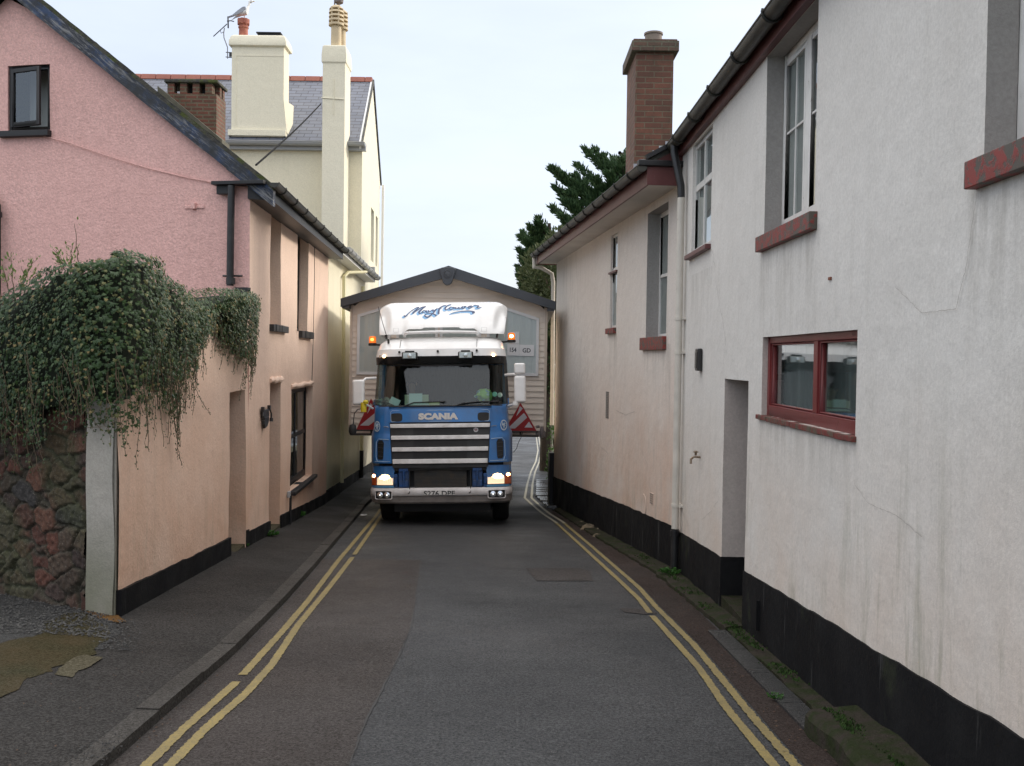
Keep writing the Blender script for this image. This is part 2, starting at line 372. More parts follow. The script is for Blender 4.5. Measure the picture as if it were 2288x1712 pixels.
# ---------------------------------------------------------------- wall builder
def wall(fr, s0, s1, z0, top, ops=(), step=.3, amp=0, jag=0, mb=None, o=0.0, rev=None):
    """vertical wall sheet with openings; top is a number or a function of s; amp waves the surface like old hand-laid render"""
    mb = mb or MB(); tf = top if callable(top) else (lambda s: top)
    def cuts(a, b, extra):
        xs = sorted({round(x, 4) for x in [a, b]+[e for e in extra if a < e < b]}); r = []
        for i in range(len(xs)-1):
            n = max(1, int((xs[i+1]-xs[i])/step+.5)); r += [xs[i]+(xs[i+1]-xs[i])*k/n for k in range(n)]
        return r+[xs[-1]]
    zmax = max(tf(s0), tf(s1), *[tf(s0+(s1-s0)*k/40) for k in range(41)])
    S_ = cuts(s0, s1, [q for p in ops for q in p[:2]]); Z_ = cuts(z0, zmax, [q for p in ops for q in p[2:4]])
    def W_(s, z, off=0, fix=False):
        q = fr.P(s, z, off+o)
        if amp:
            v = mn.noise_vector(Vector((s*.9+fr.p.y, z*.9, 3.1)))*amp+mn.noise_vector(Vector((s*3.1, z*3.1, 7.7)))*amp*.3
            q += fr.n*v.x+fr.u*v.y*.9*(off <= .001 or 1)+Vector((0,0,v.z*.6))
        return q
    def inside(s, z):
        for p in ops:
            if p[0] < s < p[1] and p[2] < z < p[3]: return True
        return False
    for i in range(len(S_)-1):
        a, b = S_[i], S_[i+1]; ta, tb = tf(a), tf(b)
        for j in range(len(Z_)-1):
            c, d = Z_[j], Z_[j+1]
            if inside((a+b)/2, (c+d)/2): continue
            if c >= ta-1e-4 and c >= tb-1e-4: continue
            pts = [(a, min(c, ta)), (b, min(c, tb)), (b, min(d, tb)), (a, min(d, ta))]
            u = []
            for p in pts:
                if not u or (abs(p[0]-u[-1][0])+abs(p[1]-u[-1][1]) > 1e-4): u.append(p)
            if abs(u[0][0]-u[-1][0])+abs(u[0][1]-u[-1][1]) < 1e-4: u.pop()
            if len(u) > 2: mb.face(*[W_(*q) for q in u])
    for p in ops:
        a, b, c, d, dep = p[:5]; rv_ = mb
        if rev is not None: rv_ = MB(); rev.append(rv_)
        zz = [z for z in Z_ if c-1e-4 <= z <= d+1e-4]; ss = [s for s in S_ if a-1e-4 <= s <= b+1e-4]
        def back(s, z): return W_(s, z, -dep)
        for k in range(len(zz)-1):
            rv_.face(W_(a, zz[k]), W_(a, zz[k+1]), back(a, zz[k+1]), back(a, zz[k])); rv_.face(W_(b, zz[k]), W_(b, zz[k+1]), back(b, zz[k+1]), back(b, zz[k]))
        for k in range(len(ss)-1):
            rv_.face(W_(ss[k], c), W_(ss[k+1], c), back(ss[k+1], c), back(ss[k], c)); rv_.face(W_(ss[k], d), W_(ss[k+1], d), back(ss[k+1], d), back(ss[k], d))
    mb.warp = W_
    return mb
def plinth(fr, s0, s1, topf, gap=(), off=.02, amp=.006, dz=.9, ret=0):
    mb = MB(); n = int((s1-s0)/.12); S_ = sorted(set([s0+(s1-s0)*k/n for k in range(n+1)]+[q for g in gap for q in g]))
    for a, b in zip(S_, S_[1:]):
        if any(g[0]-1e-4 <= a and b <= g[1]+1e-4 for g in gap): continue
        za = topf(a)+amp*2*mn.noise(Vector((a*3, 0, 1)))+amp*mn.noise(Vector((a*11, 0, 1))); zb = topf(b)+amp*2*mn.noise(Vector((b*3, 0, 1)))+amp*mn.noise(Vector((b*11, 0, 1)))
        ga = zr(fr.P(a, 0).y)-.4; gb = zr(fr.P(b, 0).y)-.4
        mb.hexa([fr.P(a, ga, -.05), fr.P(b, gb, -.05), fr.P(b, gb, off), fr.P(a, ga, off), fr.P(a, za, -.05), fr.P(b, zb, -.05), fr.P(b, zb, off), fr.P(a, za, off)])
    for g in gap:    # returns of the plinth into a doorway
        if len(g) > 2 and g[2]:
            for e_, sg in ((g[0], -1), (g[1], 1)): mb.wbox(fr, e_-.0*sg, e_-.012*sg, zr(fr.P(e_,0).y)-.4, topf(e_), -g[2], off)
    return mb
# ================================================================ ground, road, pavement
def asphalt(name, c1, c2, speck=(.26,.25,.24), rough=(.5,.8), tintc=None, sp_amt=.5, bstr=.8, spec=.14):
    t = NT(name); c = t.mix(t.rng(t.noise(1.1, 5, .6), .35, .7), c1, c2)
    c = t.mix(t.rng(t.noise(58, 4, .85), .42, .60, .72, 0), c, tuple(x*.25 for x in c1))
    c = t.mix(t.rng(t.noise(60, 3, .8), .60, .68, 0, sp_amt), c, speck)
    c = t.mix(t.rng(t.noise(24, 3, .7), .40, .65, .35, 0), c, tuple(x*.4 for x in c1))
    if tintc: c = t.mix(t.rng(t.noise(.8, 4, .6), .4, .7), c, tintc)
    c = t.mix(t.rng(t.noise(4, 6, .75), .52, .8, 0, .4), c, tuple(x*.6 for x in c1))
    c = t.mix(t.rng(t.noise(1.9, 7, .8, dist=.6), .56, .66, 0, .55), c, tuple(x*.35 for x in c1))
    t.col(c); t.rough(t.rng(t.noise(.7, 4, .6), .3, .7, rough[0], rough[1])); b = t.bump(t.noise(95, 3, .7), bstr, .009); t.bump(t.noise(9, 4, .6), .25, .012, b)
    g_ = t.rng(t.noise(58, 4, .85), .42, .60, .15, 1); t.L(t.math('MULTIPLY', g_, t.rng(t.noise(.45, 4, .55), .42, .66, spec, spec*2.6)), t.b.inputs['Specular IOR Level'])
    return t.m
M['road'] = asphalt('road_asphalt', (.088,.090,.093), (.064,.065,.068), rough=(.36,.66))
M['road_red'] = asphalt('older_reddish_asphalt', (.080,.069,.064), (.057,.050,.047), rough=(.32,.58))
M['gutter_red'] = asphalt('reddish_edge_asphalt', (.064,.046,.040), (.038,.030,.027), speck=(.11,.08,.06), rough=(.45,.7))
M['patch'] = asphalt('patch_asphalt', (.088,.080,.077), (.068,.062,.060), speck=(.22,.18,.17), rough=(.5,.7), sp_amt=.7)
M['pavement'] = asphalt('pavement_asphalt', (.048,.045,.042), (.066,.061,.057), speck=(.17,.15,.13), rough=(.55,.85), sp_amt=.35)
M['gravel'] = asphalt('loose_gravel', (.07,.07,.07), (.09,.088,.084), speck=(.26,.26,.25), sp_amt=.6, bstr=1.0)
M['moss_conc'] = asphalt('mossy_concrete', (.046,.045,.018), (.062,.052,.024), speck=(.12,.11,.08), tintc=(.07,.046,.022))
M['ochre'] = asphalt('ochre_concrete', (.20,.10,.03), (.13,.075,.03), speck=(.35,.22,.1), rough=(.8,.9))
M['buff_conc'] = asphalt('buff_concrete', (.125,.11,.07), (.09,.078,.052), speck=(.3,.26,.2), rough=(.8,.9))
M['kerb'] = asphalt('kerb_granite', (.090,.083,.075), (.050,.046,.041), speck=(.26,.24,.22), rough=(.5,.7))
M['kerb_wet'] = asphalt('wet_channel', (.08,.08,.08), (.05,.05,.05), speck=(.2,.2,.2), rough=(.12,.35), bstr=.25, spec=.5)
M['ledge'] = simple('mossy_ledge', (.036,.030,.024), .85, c2=(.020,.026,.010), nsc=7, bump=.6, bsc=30, bd=.02, lo=.4, hi=.6, spec=.1)
def linem():
    t = NT('yellow_line_paint'); c = t.mix(t.rng(t.noise(5, 5, .7), .35, .7), (.27,.205,.065), (.18,.14,.055))
    c = t.mix(t.rng(t.noise(70, 4, .8), .50, .62, 0, .6), c, (.09,.08,.06)); t.col(c); t.rough(.6); t.bump(t.noise(120, 3, .7), .5, .006); return t.m
M['line'] = linem()
M['line_pale'] = simple('faded_line_paint', (.38,.35,.25), .5, c2=(.22,.21,.17), nsc=30)
M['soil'] = simple('ground_earth', (.05,.06,.03), .95, c2=(.09,.08,.05), nsc=.3)

YS = [-12, -6, -3, 0, 2]+[3+.5*k for k in range(35)]+[21+k for k in range(20)]+[42, 46, 50, 55, 60, 70, 80, 95]
def strip(fl, fr, dz, ys=YS, nx=6, dzr=None):
    mb = MB(); i0 = 0
    for k, y in enumerate(ys):
        for j in range(nx+1):
            x = fl(y)+(fr(y)-fl(y))*j/nx; z = zr(y)+(dz if dzr is None else dz+(dzr-dz)*j/nx); mb.v.append(Vector((x, y, z)))
    for k in range(len(ys)-1):
        for j in range(nx): o = k*(nx+1)+j; mb.f.append((o, o+1, o+nx+2, o+nx+1))
    return mb
def interp(pts):
    pts = sorted(pts)
    def f(y):
        if y <= pts[0][0]: return pts[0][1]
        for (a, b), (c, d) in zip(pts, pts[1:]):
            if y <= c: return b+(d-b)*(y-a)/(c-a)
        return pts[-1][1]
    return f
def smooth_curve(pts, n=8):
    P_ = [pts[0]]+list(pts)+[pts[-1]]; r = []
    for i in range(1, len(P_)-2):
        a, b, c, d = P_[i-1:i+3]
        for k in range(n):
            t = k/n; r.append(tuple(.5*((2*b[j])+(-a[j]+c[j])*t+(2*a[j]-5*b[j]+4*c[j]-d[j])*t*t+(-a[j]+3*b[j]-3*c[j]+d[j])*t**3) for j in range(len(b))))
    return r+[tuple(pts[-1])]
# ground sheet to the horizon
g = MB(); gy = [-300,-60,-12,0,20,40,60,80,120,400,900]; gx = [-600,-100,-30,-10,0,10,30,100,600]
for y in gy:
    for x in gx: g.v.append(Vector((x, y, zr(max(y, -40))-.06)))
for a in range(len(gy)-1):
    for b in range(len(gx)-1): o = a*len(gx)+b; g.f.append((o, o+1, o+len(gx)+1, o+len(gx)))
struct(g.build('ground', M['soil']))
kerb_x = interp([(-12,-1.9),(4.9,-1.97),(5.5,-1.985),(6.5,-2.01),(7.4,-2.03),(9.5,-2.15),(11.8,-2.32),(20.9,-3.05),(26,-3.25),(34,-3.4),(60,-4)])
road_r = interp([(-12,1.82),(8,1.80),(12,1.78),(14.4,1.5),(18.3,1.15),(20.2,.95),(22,.72),(24,.75),(28,.95),(33,1.2),(40,1.5),(60,1.9),(95,2.5)])
struct(strip(lambda y: kerb_x(y)-.05, lambda y: road_r(y)+.02 if y < 30 else road_r(y)+.3, 0, nx=8).build('road', M['road']))
inR = [(5.03,1.36),(6.05,1.345),(7.07,1.37),(9.14,1.315),(9.98,1.31),(11.3,1.24),(14.4,1.06),(18.3,.83),(21.1,.55),(23.5,.34),(27.7,.465),(33.1,.67),(39.5,.99),(46.8,1.27),(60,1.51)]
outR = [(5.03,1.472),(5.67,1.462),(6.64,1.468),(7.76,1.478),(8.66,1.45),(9.51,1.42),(10.7,1.405)]
def ribbon(pts, w, z, name, mat, jit=.004, y0=None, y1=None, th=.003, fw=None):
    """painted line: centre points (Y, X), width w; slightly ragged edges"""
    c = smooth_curve([(p[1], p[0]) for p in pts], 14); mb = MB(); L = []
    for i, p in enumerate(c):
        if (y0 is not None and p[1] < y0) or (y1 is not None and p[1] > y1): continue
        a = c[max(i-1, 0)]; b = c[min(i+1, len(c)-1)]; d = Vector((b[0]-a[0], b[1]-a[1], 0)).normalized(); r = Vector((d.y, -d.x, 0))
        ww = w*(fw(p[1]) if fw else 1)
        L.append((Vector((p[0], p[1], zr(p[1])+z))-r*(ww/2+random.uniform(-jit, jit)), Vector((p[0], p[1], zr(p[1])+z))+r*(ww/2+random.uniform(-jit, jit))))
    for (a, b), (c_, d_) in zip(L, L[1:]): mb.face(a, b, d_, c_)
    return mb
def dens(f, a, b, st=.25):
    n = int((b-a)/st)+1; return [(a+(b-a)*k/n, f(a+(b-a)*k/n)) for k in range(n+1)]
struct(strip(lambda y: kerb_x(y)+.0, interp([(-12,-.77),(4.94,-.79),(5.6,-.815),(7.07,-.815),(8.46,-.833),(10.26,-.962),(12.74,-1.137)]), .004, ys=[-12,-6,-3,0,2]+[3+.35*k for k in range(28)]+[12.74], nx=4).build('road_lane_patch', M['road_red']))
struct(ribbon([(3,-.78),(4.94,-.79),(5.6,-.815),(7.07,-.815),(8.46,-.833),(10.26,-.962),(12.74,-1.137)], .010, .0045, 'l', None, jit=.006).build('road_seam', simple('bitumen_seam', (.018,.017,.016), .6)))
fi = interp(inR); fo = interp(outR+[(14.4,1.2),(18.3,.97),(21.1,.69),(23.5,.5),(27.7,.61),(33.1,.81),(39.5,1.13),(46.8,1.41),(60,1.66)])
struct(strip(lambda y: fo(y)+.05, road_r, .004, ys=[y for y in YS if y < 22], nx=3).build('road_edge_strip', M['gutter_red']))
pm = MB()
pc = [onground(*p) for p in [(1175,1271),(1290,1270),(1318,1276),(1325,1299),(1200,1299)]]; pm.face(*[p+Vector((0,0,.006)) for p in pc])
pc = [onground(*p) for p in [(1385,1360),(1450,1362),(1470,1372),(1440,1374),(1395,1369)]]; pm.face(*[p+Vector((0,0,.006)) for p in pc])
struct(pm.build('road_repair_patch', M['patch']))
for pts, a, b, m in ((inR, -8, 9.08, 'line'), (inR, 9.22, 18, 'line'), (inR, 18, 60, 'line_pale')):
    P2 = [(-12,1.40)]+pts if a < 0 else pts
    struct(ribbon(dens(interp(P2), max(a, -8), b), .055, .009, 'l', None, y0=a, y1=b).build('yellow_line', M[m]))
for a, b, m in ((-8, 18, 'line'), (18, 60, 'line_pale')):
    struct(ribbon(dens(fo, a, b), .055, .009, 'l', None, jit=.006 if b < 20 else .004).build('yellow_line', M[m]))
inL = [(-8,-1.62),(4.9,-1.672),(5.55,-1.68),(6.2,-1.655),(7.02,-1.675),(8.39,-1.79),(10.3,-1.89),(13,-2.05),(18.1,-2.41),(21,-2.6)]
outL = [(-8,-1.75),(4.9,-1.785),(5.38,-1.80),(6.5,-1.79),(8.15,-1.865),(9.6,-1.95),(12.5,-2.165),(18.7,-2.55),(21,-2.72)]
for pts, a, b in ((inL, -8, 12.9), (inL, 13.15, 20.5), (outL, -8, 6.52), (outL, 6.7, 20.5)):
    struct(ribbon(dens(interp(pts), a, b), .06, .009, 'l', None, jit=.005).build('yellow_line', M['line']))
# kerb stones on the left
kb = MB(); y = -8.0
while y < 34:
    L = .9+random.uniform(-.06,.08); y1 = y+L-.008; hz = .065+random.uniform(-.006,.006); n = 3
    for k in range(n):
        ya, yb = y+(y1-y)*k/n, y+(y1-y)*(k+1)/n; xa, xb = kerb_x(ya), kerb_x(yb)
        kb.hexa([(xa-.14,ya,zr(ya)-.1),(xa,ya,zr(ya)-.1),(xb,yb,zr(yb)-.1),(xb-.14,yb,zr(yb)-.1),(xa-.14,ya,zr(ya)+hz+.004),(xa-.008,ya,zr(ya)+hz),(xb-.008,yb,zr(yb)+hz),(xb-.14,yb,zr(yb)+hz+.004)])
    y += L
struct(kb.build('kerb', M['kerb'], fixn=True))
# pavement on the left: from the kerb to the walls and on to the yard at the side
pv = MB(); xs = [0,.02,.05,.1,.2,.35,.5,.7,1]; ys = [-8+.35*k for k in range(110)]
def pvz(x, y): return zr(y)+.066+.10*min(1, (kerb_x(y)-.14-x)/1.2)+.008*mn.noise(Vector((x*1.3, y*1.3, 0)))
for y in ys:
    for q in xs:
        x0 = kerb_x(y)-.135; x = x0+(-16-x0)*q**1.6; pv.v.append(Vector((x, y, pvz(x, y))))
for k in range(len(ys)-1):
    for j in range(len(xs)-1): o = k*len(xs)+j; pv.f.append((o, o+len(xs), o+len(xs)+1, o+1))
struct(pv.build('pavement', M['pavement'], smooth=True))
def patch_poly(px, name, mat, dz, ragged=.02):
    c = [onground(x, y, .16) for x, y in px]; r = []
    for a, b in zip(c, c[1:]+c[:1]):
        n = max(2, int((b-a).length/.03))
        for k in range(n):
            p = a+(b-a)*k/n; v = mn.noise_vector(p*5)*ragged*1.6+mn.noise_vector(p*22)*ragged*.6+mn.noise_vector(p*60)*ragged*.3; r.append(Vector((p.x+v.x, p.y+v.y, 0)))
    me = MB(); q = [Vector((p.x, p.y, pvz(p.x, p.y)+dz)) for p in r]; cc = sum(q, Vector())/len(q); cc.z = pvz(cc.x, cc.y)+dz
    for a, b in zip(q, q[1:]+q[:1]):
        ma = (a+cc)/2; mb_ = (b+cc)/2; ma.z = pvz(ma.x, ma.y)+dz; mb_.z = pvz(mb_.x, mb_.y)+dz
        me.face(a, b, mb_, ma); me.face(ma, mb_, cc)
    return struct(me.build(name, mat))
patch_poly([(-90,1318),(110,1330),(240,1372),(262,1400),(235,1440),(95,1430),(-90,1470)], 'gravel_patch', M['gravel'], .004, .06)
patch_poly([(-60,1460),(30,1432),(95,1418),(100,1395),(150,1372),(190,1370),(238,1392),(246,1412),(222,1440),(190,1455),(130,1480),(90,1503),(45,1522),(-60,1575)], 'mossy_concrete', M['moss_conc'], .006, .05)
patch_poly([(183,1367),(215,1363),(262,1373),(278,1384),(262,1387),(225,1383)], 'ochre_patch', M['ochre'], .009, .012)
patch_poly([(122,1496),(150,1470),(185,1454),(228,1458),(205,1474),(178,1483),(160,1498)], 'buff_patch', M['buff_conc'], .009, .02)
# loose stones of the gravel
def pebbles(n, region, smin, smax):
    mb = MB()
    for k in range(n):
        u = random.random(); v = random.random(); x, y = region(u, v); p = onground(x, y, .16); p.z = pvz(p.x, p.y)+.012
        s = random.uniform(smin, smax)*(.5+random.random()); i = len(mb.v)
        for q in ((1,0,0),(0,1,0),(-1,0,0),(0,-1,0),(0,0,.7),(0,0,-.5)): mb.v.append(p+Vector(q)*s*random.uniform(.7,1.2))
        for f in ((0,1,4),(1,2,4),(2,3,4),(3,0,4),(1,0,5),(2,1,5),(3,2,5),(0,3,5)): mb.f.append(tuple(i+a for a in f))
    return mb
st = pebbles(3400, lambda u, v: (-30+270*u+random.gauss(0,8), 1325+95*v*(1-.3*u)+u*28), .004, .010)
for k in range(420):
    pass
st2 = pebbles(520, lambda u, v: (225+75*u+random.gauss(0,10), 1382+60*v), .003, .008); i = len(st.v); st.v += st2.v; st.f += [tuple(i+a for a in f) for f in st2.f]
st2 = pebbles(260, lambda u, v: (110+160*u+random.gauss(0,14), 1712-110*u+random.gauss(0,12)), .003, .007); i = len(st.v); st.v += st2.v; st.f += [tuple(i+a for a in f) for f in st2.f]
tag(st.build('gravel_stones', simple('gravel_stone', (.040,.040,.041), .9, c2=(.15,.145,.135), nsc=30, lo=.42, hi=.72, spec=.1), fixn=False), 'loose grey gravel scattered in front of the rubble wall', 'gravel', kind='stuff')
# right-hand edge: wet stone channel and mossy ledge against the wall
wc = MB(); y = 5.4
while y < 8.2:
    L = .75; y1 = y+L-.01
    wc.hexa([(1.70,y,zr(y)-.05),(1.83,y,zr(y)-.05),(1.83,y1,zr(y1)-.05),(1.70,y1,zr(y1)-.05),(1.69,y,zr(y)+.022),(1.84,y,zr(y)+.026),(1.84,y1,zr(y1)+.026),(1.69,y1,zr(y1)+.022)]); y += L
struct(wc.build('wet_stone_channel', M['kerb_wet']))
lg = MB()
def ledge(y0, y1, xf, hgt, st=.12):
    n = int((y1-y0)/st)
    prev = None
    for k in range(n+1):
        y = y0+(y1-y0)*k/n; x = xf(y)+.035*mn.noise(Vector((0,y*3,5)))+.02*mn.noise(Vector((0,y*9,5))); w = 2.03 if y < 11.95 else 1.99-.104*(y-11.95); z = zr(y); hh = hgt*(1+.25*mn.noise(Vector((3,y*2.5,1))))
        row = [Vector((x-.015,y,z-.1)), Vector((x,y,z+hh*.75)), Vector((x+.03,y,z+hh)), Vector((w,y,z+hh*1.25))]
        if prev:
            for a in range(3): lg.face(prev[a], row[a], row[a+1], prev[a+1])
        else: lg.face(*row, Vector((w,y,z-.1)))
        prev = row
ledge(1.5, 5.62, lambda y: 1.70, .13)
ledge(5.62, 8.4, lambda y: 1.86, .03)
ledge(8.4, 12, interp([(8.4,1.84),(12,1.72)]), .05)
ledge(12, 20.8, interp([(12,1.72),(16,1.33),(20.8,.93)]), .045)
struct(lg.build('wall_foot_ledge', M['ledge'], smooth=True))
M['moss'] = simple('moss', (.020,.050,.006), 1, c2=(.035,.065,.012), nsc=20)
mo = MB()
for k in range(2600):
    if k < 1700: y = random.uniform(3.2, 5.6); x = 1.80+random.gauss(0, .045); hgt = .13
    elif k < 2150: y = random.uniform(6.2, 9); x = 1.9+random.gauss(0,.03); hgt = .055
    else: y = random.uniform(9, 14); x = (1.85 if y < 12 else 1.85-.104*(y-12))+random.gauss(0,.05); hgt = .055
    if mn.noise(Vector((x*5, y*2.2, 0))) < .02: continue
    p = Vector((x, y, zr(y)+hgt*1.05)); s = random.uniform(.006,.014); a = random.random()*6
    mo.face(p+Vector((cos(a)*s,sin(a)*s,0)), p+Vector((cos(a+2.1)*s,sin(a+2.1)*s,.004)), p+Vector((0,0,s*1.6)))
    mo.face(p+Vector((cos(a+1)*s,sin(a+1)*s,0)), p+Vector((cos(a+4)*s,sin(a+4)*s,.0)), p+Vector((0,0,s*1.3)))
tag(mo.build('moss', M['moss'], fixn=False), 'bright green moss on the ledge at the foot of the white wall', 'moss', kind='stuff')
# drain slabs and low verge beyond the far right corner
sl = MB(); 
for k in range(13):
    y = 21.3+.62*k; x0 = fo(y)+.10; x1 = x0+.42; hz = .03+random.uniform(-.01,.02)
    sl.hexa([(x0,y,zr(y)-.05),(x1,y,zr(y)-.05),(x1,y+.57,zr(y+.57)-.05),(x0,y+.57,zr(y+.57)-.05),(x0+.02,y+.01,zr(y)+hz),(x1,y+.02,zr(y)+hz+.02),(x1-.02,y+.55,zr(y+.57)+hz),(x0,y+.56,zr(y+.57)+hz)])
struct(sl.build('wet_kerb_slabs', M['kerb_wet'], bevel=.012))
# litter of leaves and twigs
lt = MB()
def bit(p, s):
    a = random.random()*6.3; u = Vector((cos(a),sin(a),.15))*s; v = Vector((-sin(a),cos(a),.2))*s*random.uniform(.3,.7); p = p+Vector((0,0,.008))
    lt.face(p-u, p+v, p+u*.9, p-v*.8)
for k in range(420):
    y = random.uniform(4.6, 13); x = random.gauss(1.66, .10) if y > 6 else random.gauss(1.6,.09)
    bit(Vector((x, y, zr(y)+.006)), random.uniform(.004,.013))
for k in range(150):
    y = random.uniform(4.6, 14); x = kerb_x(y)+abs(random.gauss(.02,.05)); bit(Vector((x, y, zr(y)+.004)), random.uniform(.004,.012))
for k in range(260):
    y = random.uniform(4.6, 12); x = kerb_x(y)-.2-abs(random.gauss(0,.5)); bit(Vector((x, y, pvz(x,y)+.002)), random.uniform(.003,.009))
tag(lt.build('fallen_litter', simple('litter', (.06,.03,.015), .8, c2=(.12,.07,.04), nsc=30), fixn=False), 'dead leaves and crumbs lying along both road edges', 'litter', kind='stuff')
# ================================================================ left row
ZE = 3.84                                             # eaves height of the cottage
s_corner = (Vector((-3.413,12.9,0))-LW.p).dot(LW.u)    # where the cottage starts along the street wall
s_end = 12.62                                          # where the pale yellow wing starts
def ls(px, py): return LW.m(px, py)
# plinth height above the sloping pavement along the left wall
lp_top = lambda s: zr(LW.P(s,0).y)+.12+.235
# ---- garden wall (cream-peach) with its doorway
gw = thing('garden_wall', 'peach rendered garden wall with a doorway, between grey pillar and cottage', 'wall', LW.P(0, zr(8)))
d1 = (ls(514,1000)[0], ls(548.5,1000)[0], -2, ls(530,874)[1], .45)
gwtop = interp([(0,2.22),(1.5,2.25),(2.6,2.10),(s_corner,2.2),(9,2.5)])
mb = wall(LW, 0, s_corner, -1.6, gwtop, [d1], step=.14, amp=.022)
mb.build('rendered_wall', M['peach'], gw, smooth=True)
plinth(LW, -.0, s_corner, lambda s: lp_top(s)-.0, [(d1[0], d1[1])], off=.024).build('plinth', M['plinth'], gw)
MB().wbox(LW, .32, s_corner, 2.0, 2.09, -.38, -.02).wbox(LW, .32, d1[0], -2, 2.05, -.38, -.1).build('wall_core', M['peach'], gw)
MB().wbox(LW, d1[0]-.05, d1[1]+.05, -1.6, d1[3]+.04, -.5, -.45).build('door', M['door_paint'], gw)
MB().wbox(LW, d1[0]+.0, d1[1], -2, zr(12.3)+.15, -.45, .0).build('doorstep', M['buff_conc'], gw)
# ---- grey end pillar
PFr = Frame((-3.153,7.99), (-.93,.37), (-.37,-.93))
pz = thing('grey_pillar', 'tall square grey rendered pillar between rubble wall and peach wall', 'pillar', PFr.P(.2, zr(8)))
pa = PFr.m(258,1250)[0]; pb = PFr.m(201,1250)[0]
def pil(u, v): 
    s = .005+u*(pb-.01); z = -.75+v*2.98; w = mn.noise_vector(Vector((s*2, z*1.6, 2)))*.02
    return PFr.P(s, z, .045)+PFr.n*w.x+PFr.u*w.y*(1 if u in (0,1) else .2)
MB().grid(pil, 8, 40).build('pillar_face', M['grey_post'], pz, smooth=True)
c0_, c1_ = PFr.P(.006,0,.03), PFr.P(pb,0,.03); i0_, i1_ = c0_+LW.u*.3-LW.n*.03, c1_+LW.u*.3
MB().hexa([(*c0_[:2],-.8),(*c1_[:2],-.8),(*i1_[:2],-.8),(*i0_[:2],-.8),(*c0_[:2],2.25),(*c1_[:2],2.25),(*i1_[:2],2.25),(*i0_[:2],2.25)]).build('pillar_core', M['grey_post'], pz)
# ---- rubble wall
o0 = PFr.P(pb, 0)
SW = Frame((o0.x, o0.y), (-.80,.55), (-.55,-.80))
rw = thing('rubble_wall', 'rough reddish rubble stone wall under the ivy', 'wall', SW.P(1, zr(9)))
mb = MB(); NU, NV = 300, 230; wl, wz0, wz1 = 3.2, -.85, 2.15
cols = []
pal = [(.115,.042,.026), (.09,.034,.022), (.085,.045,.030), (.060,.036,.028), (.115,.050,.030), (.034,.030,.028), (.080,.052,.034), (.10,.036,.022)]
for a in range(NU+1):
    for b in range(NV+1):
        s = wl*a/NU; z = wz0+(wz1-wz0)*b/NV
        q = Vector((s*3.6+.30*mn.noise(Vector((s*3,z*3,0)))+.2*mn.noise(Vector((s*9,z*9,0))), z*6.0+.30*mn.noise(Vector((s*3,z*3,9)))+.2*mn.noise(Vector((s*9,z*9,4))), 0))
        dist, pts = mn.voronoi(q); e_ = dist[1]-dist[0]; idv = pts[0]; hsh = (sin(idv[0]*12.9898+idv[1]*78.233)*43758.5) % 1
        lump = min(1, e_*7); dep = .06*(lump**.6)*(.35+.65*hsh)+.014*mn.noise(Vector((s*22,z*22,0)))+.01*mn.noise(Vector((s*60,z*60,0)))
        mb.v.append(SW.P(s, z, dep))
        c = Vector(pal[int(hsh*len(pal)) % len(pal)])*(.5+.4*((hsh*7.3) % 1)); k = max(0, min(1, (e_-.04)/.14)); c = Vector((.034,.029,.018))*(1-k)+c*k
        gr = mn.noise(Vector((s*1.3,z*1.3,4))); 
        if gr > .1: c = c.lerp(Vector((.045,.05,.02)), min(.6, (gr-.1)*2.2))
        cols.append(tuple(c*(1+.5*mn.noise(Vector((s*30,z*30,2))))))
for a in range(NU):
    for b in range(NV): o = a*(NV+1)+b; mb.f.append((o, o+1, o+NV+2, o+NV+1))
mb.col = cols
t = NT('rubble_stone'); vc = t.n('ShaderNodeVertexColor'); vc.layer_name = 'tint'; c = t.mix(t.rng(t.noise(90, 3, .7), .6, .7, 0, .6), vc.outputs[0], (.30,.27,.22)); t.col(c); t.rough(.9); t.bump(t.noise(70, 4, .7), .5, .01)
mb.build('stone_face', t.m, rw, smooth=False, fixn=False).data.shade_smooth()
MB().wbox(SW, -.02, 3.2, -.85, 2.1, -.4, -.02).build('wall_core', M['plinth'], rw)

# ---- pink cottage
pc = thing('pink_cottage', 'pink and peach roughcast cottage with a steep gable and black gutter', 'cottage', LW.P(s_corner, zr(13)))
def rect(fr, x0, x1, y0, y1, xm=None):
    xm = xm or (x0+x1)/2; return fr.m(x0, (y0+y1)/2)[0], fr.m(x1, (y0+y1)/2)[0], fr.m(xm, y1)[1], fr.m(xm, y0)[1]
dA = (ls(603,1000)[0], ls(627.5,1000)[0], -3, ls(615,857)[1], .45)                     # second doorway
wC = (ls(649.5,1000)[0], ls(697,1000)[0], ls(650,1098)[1], ls(675,866)[1], .12)       # black sash
wA = (ls(604,600)[0], ls(628,600)[0], ls(612,727)[1], ZE-.01, .30)
wB = (ls(664,640)[0], ls(688,640)[0], ls(676,742)[1], ZE-.01, .16)
mb = wall(LW, s_corner, s_end, -2.6, ZE, [dA, wC, wA, wB], step=.15, amp=.02)
mb.build('street_wall', M['peach'], pc, smooth=True)
plinth(LW, s_corner, s_end, lambda s: lp_top(s)-.03, [(dA[0], dA[1])], off=.024).build('plinth', M['plinth'], pc)
MB().wbox(LW, dA[0]-.05, dA[1]+.05, -2.6, dA[3]+.05, -.5, -.45).build('door', M['door_paint'], pc)
MB().wbox(LW, dA[0], dA[1], -2.6, zr(14.8)+.16, -.45, .0).build('doorstep', M['buff_conc'], pc)
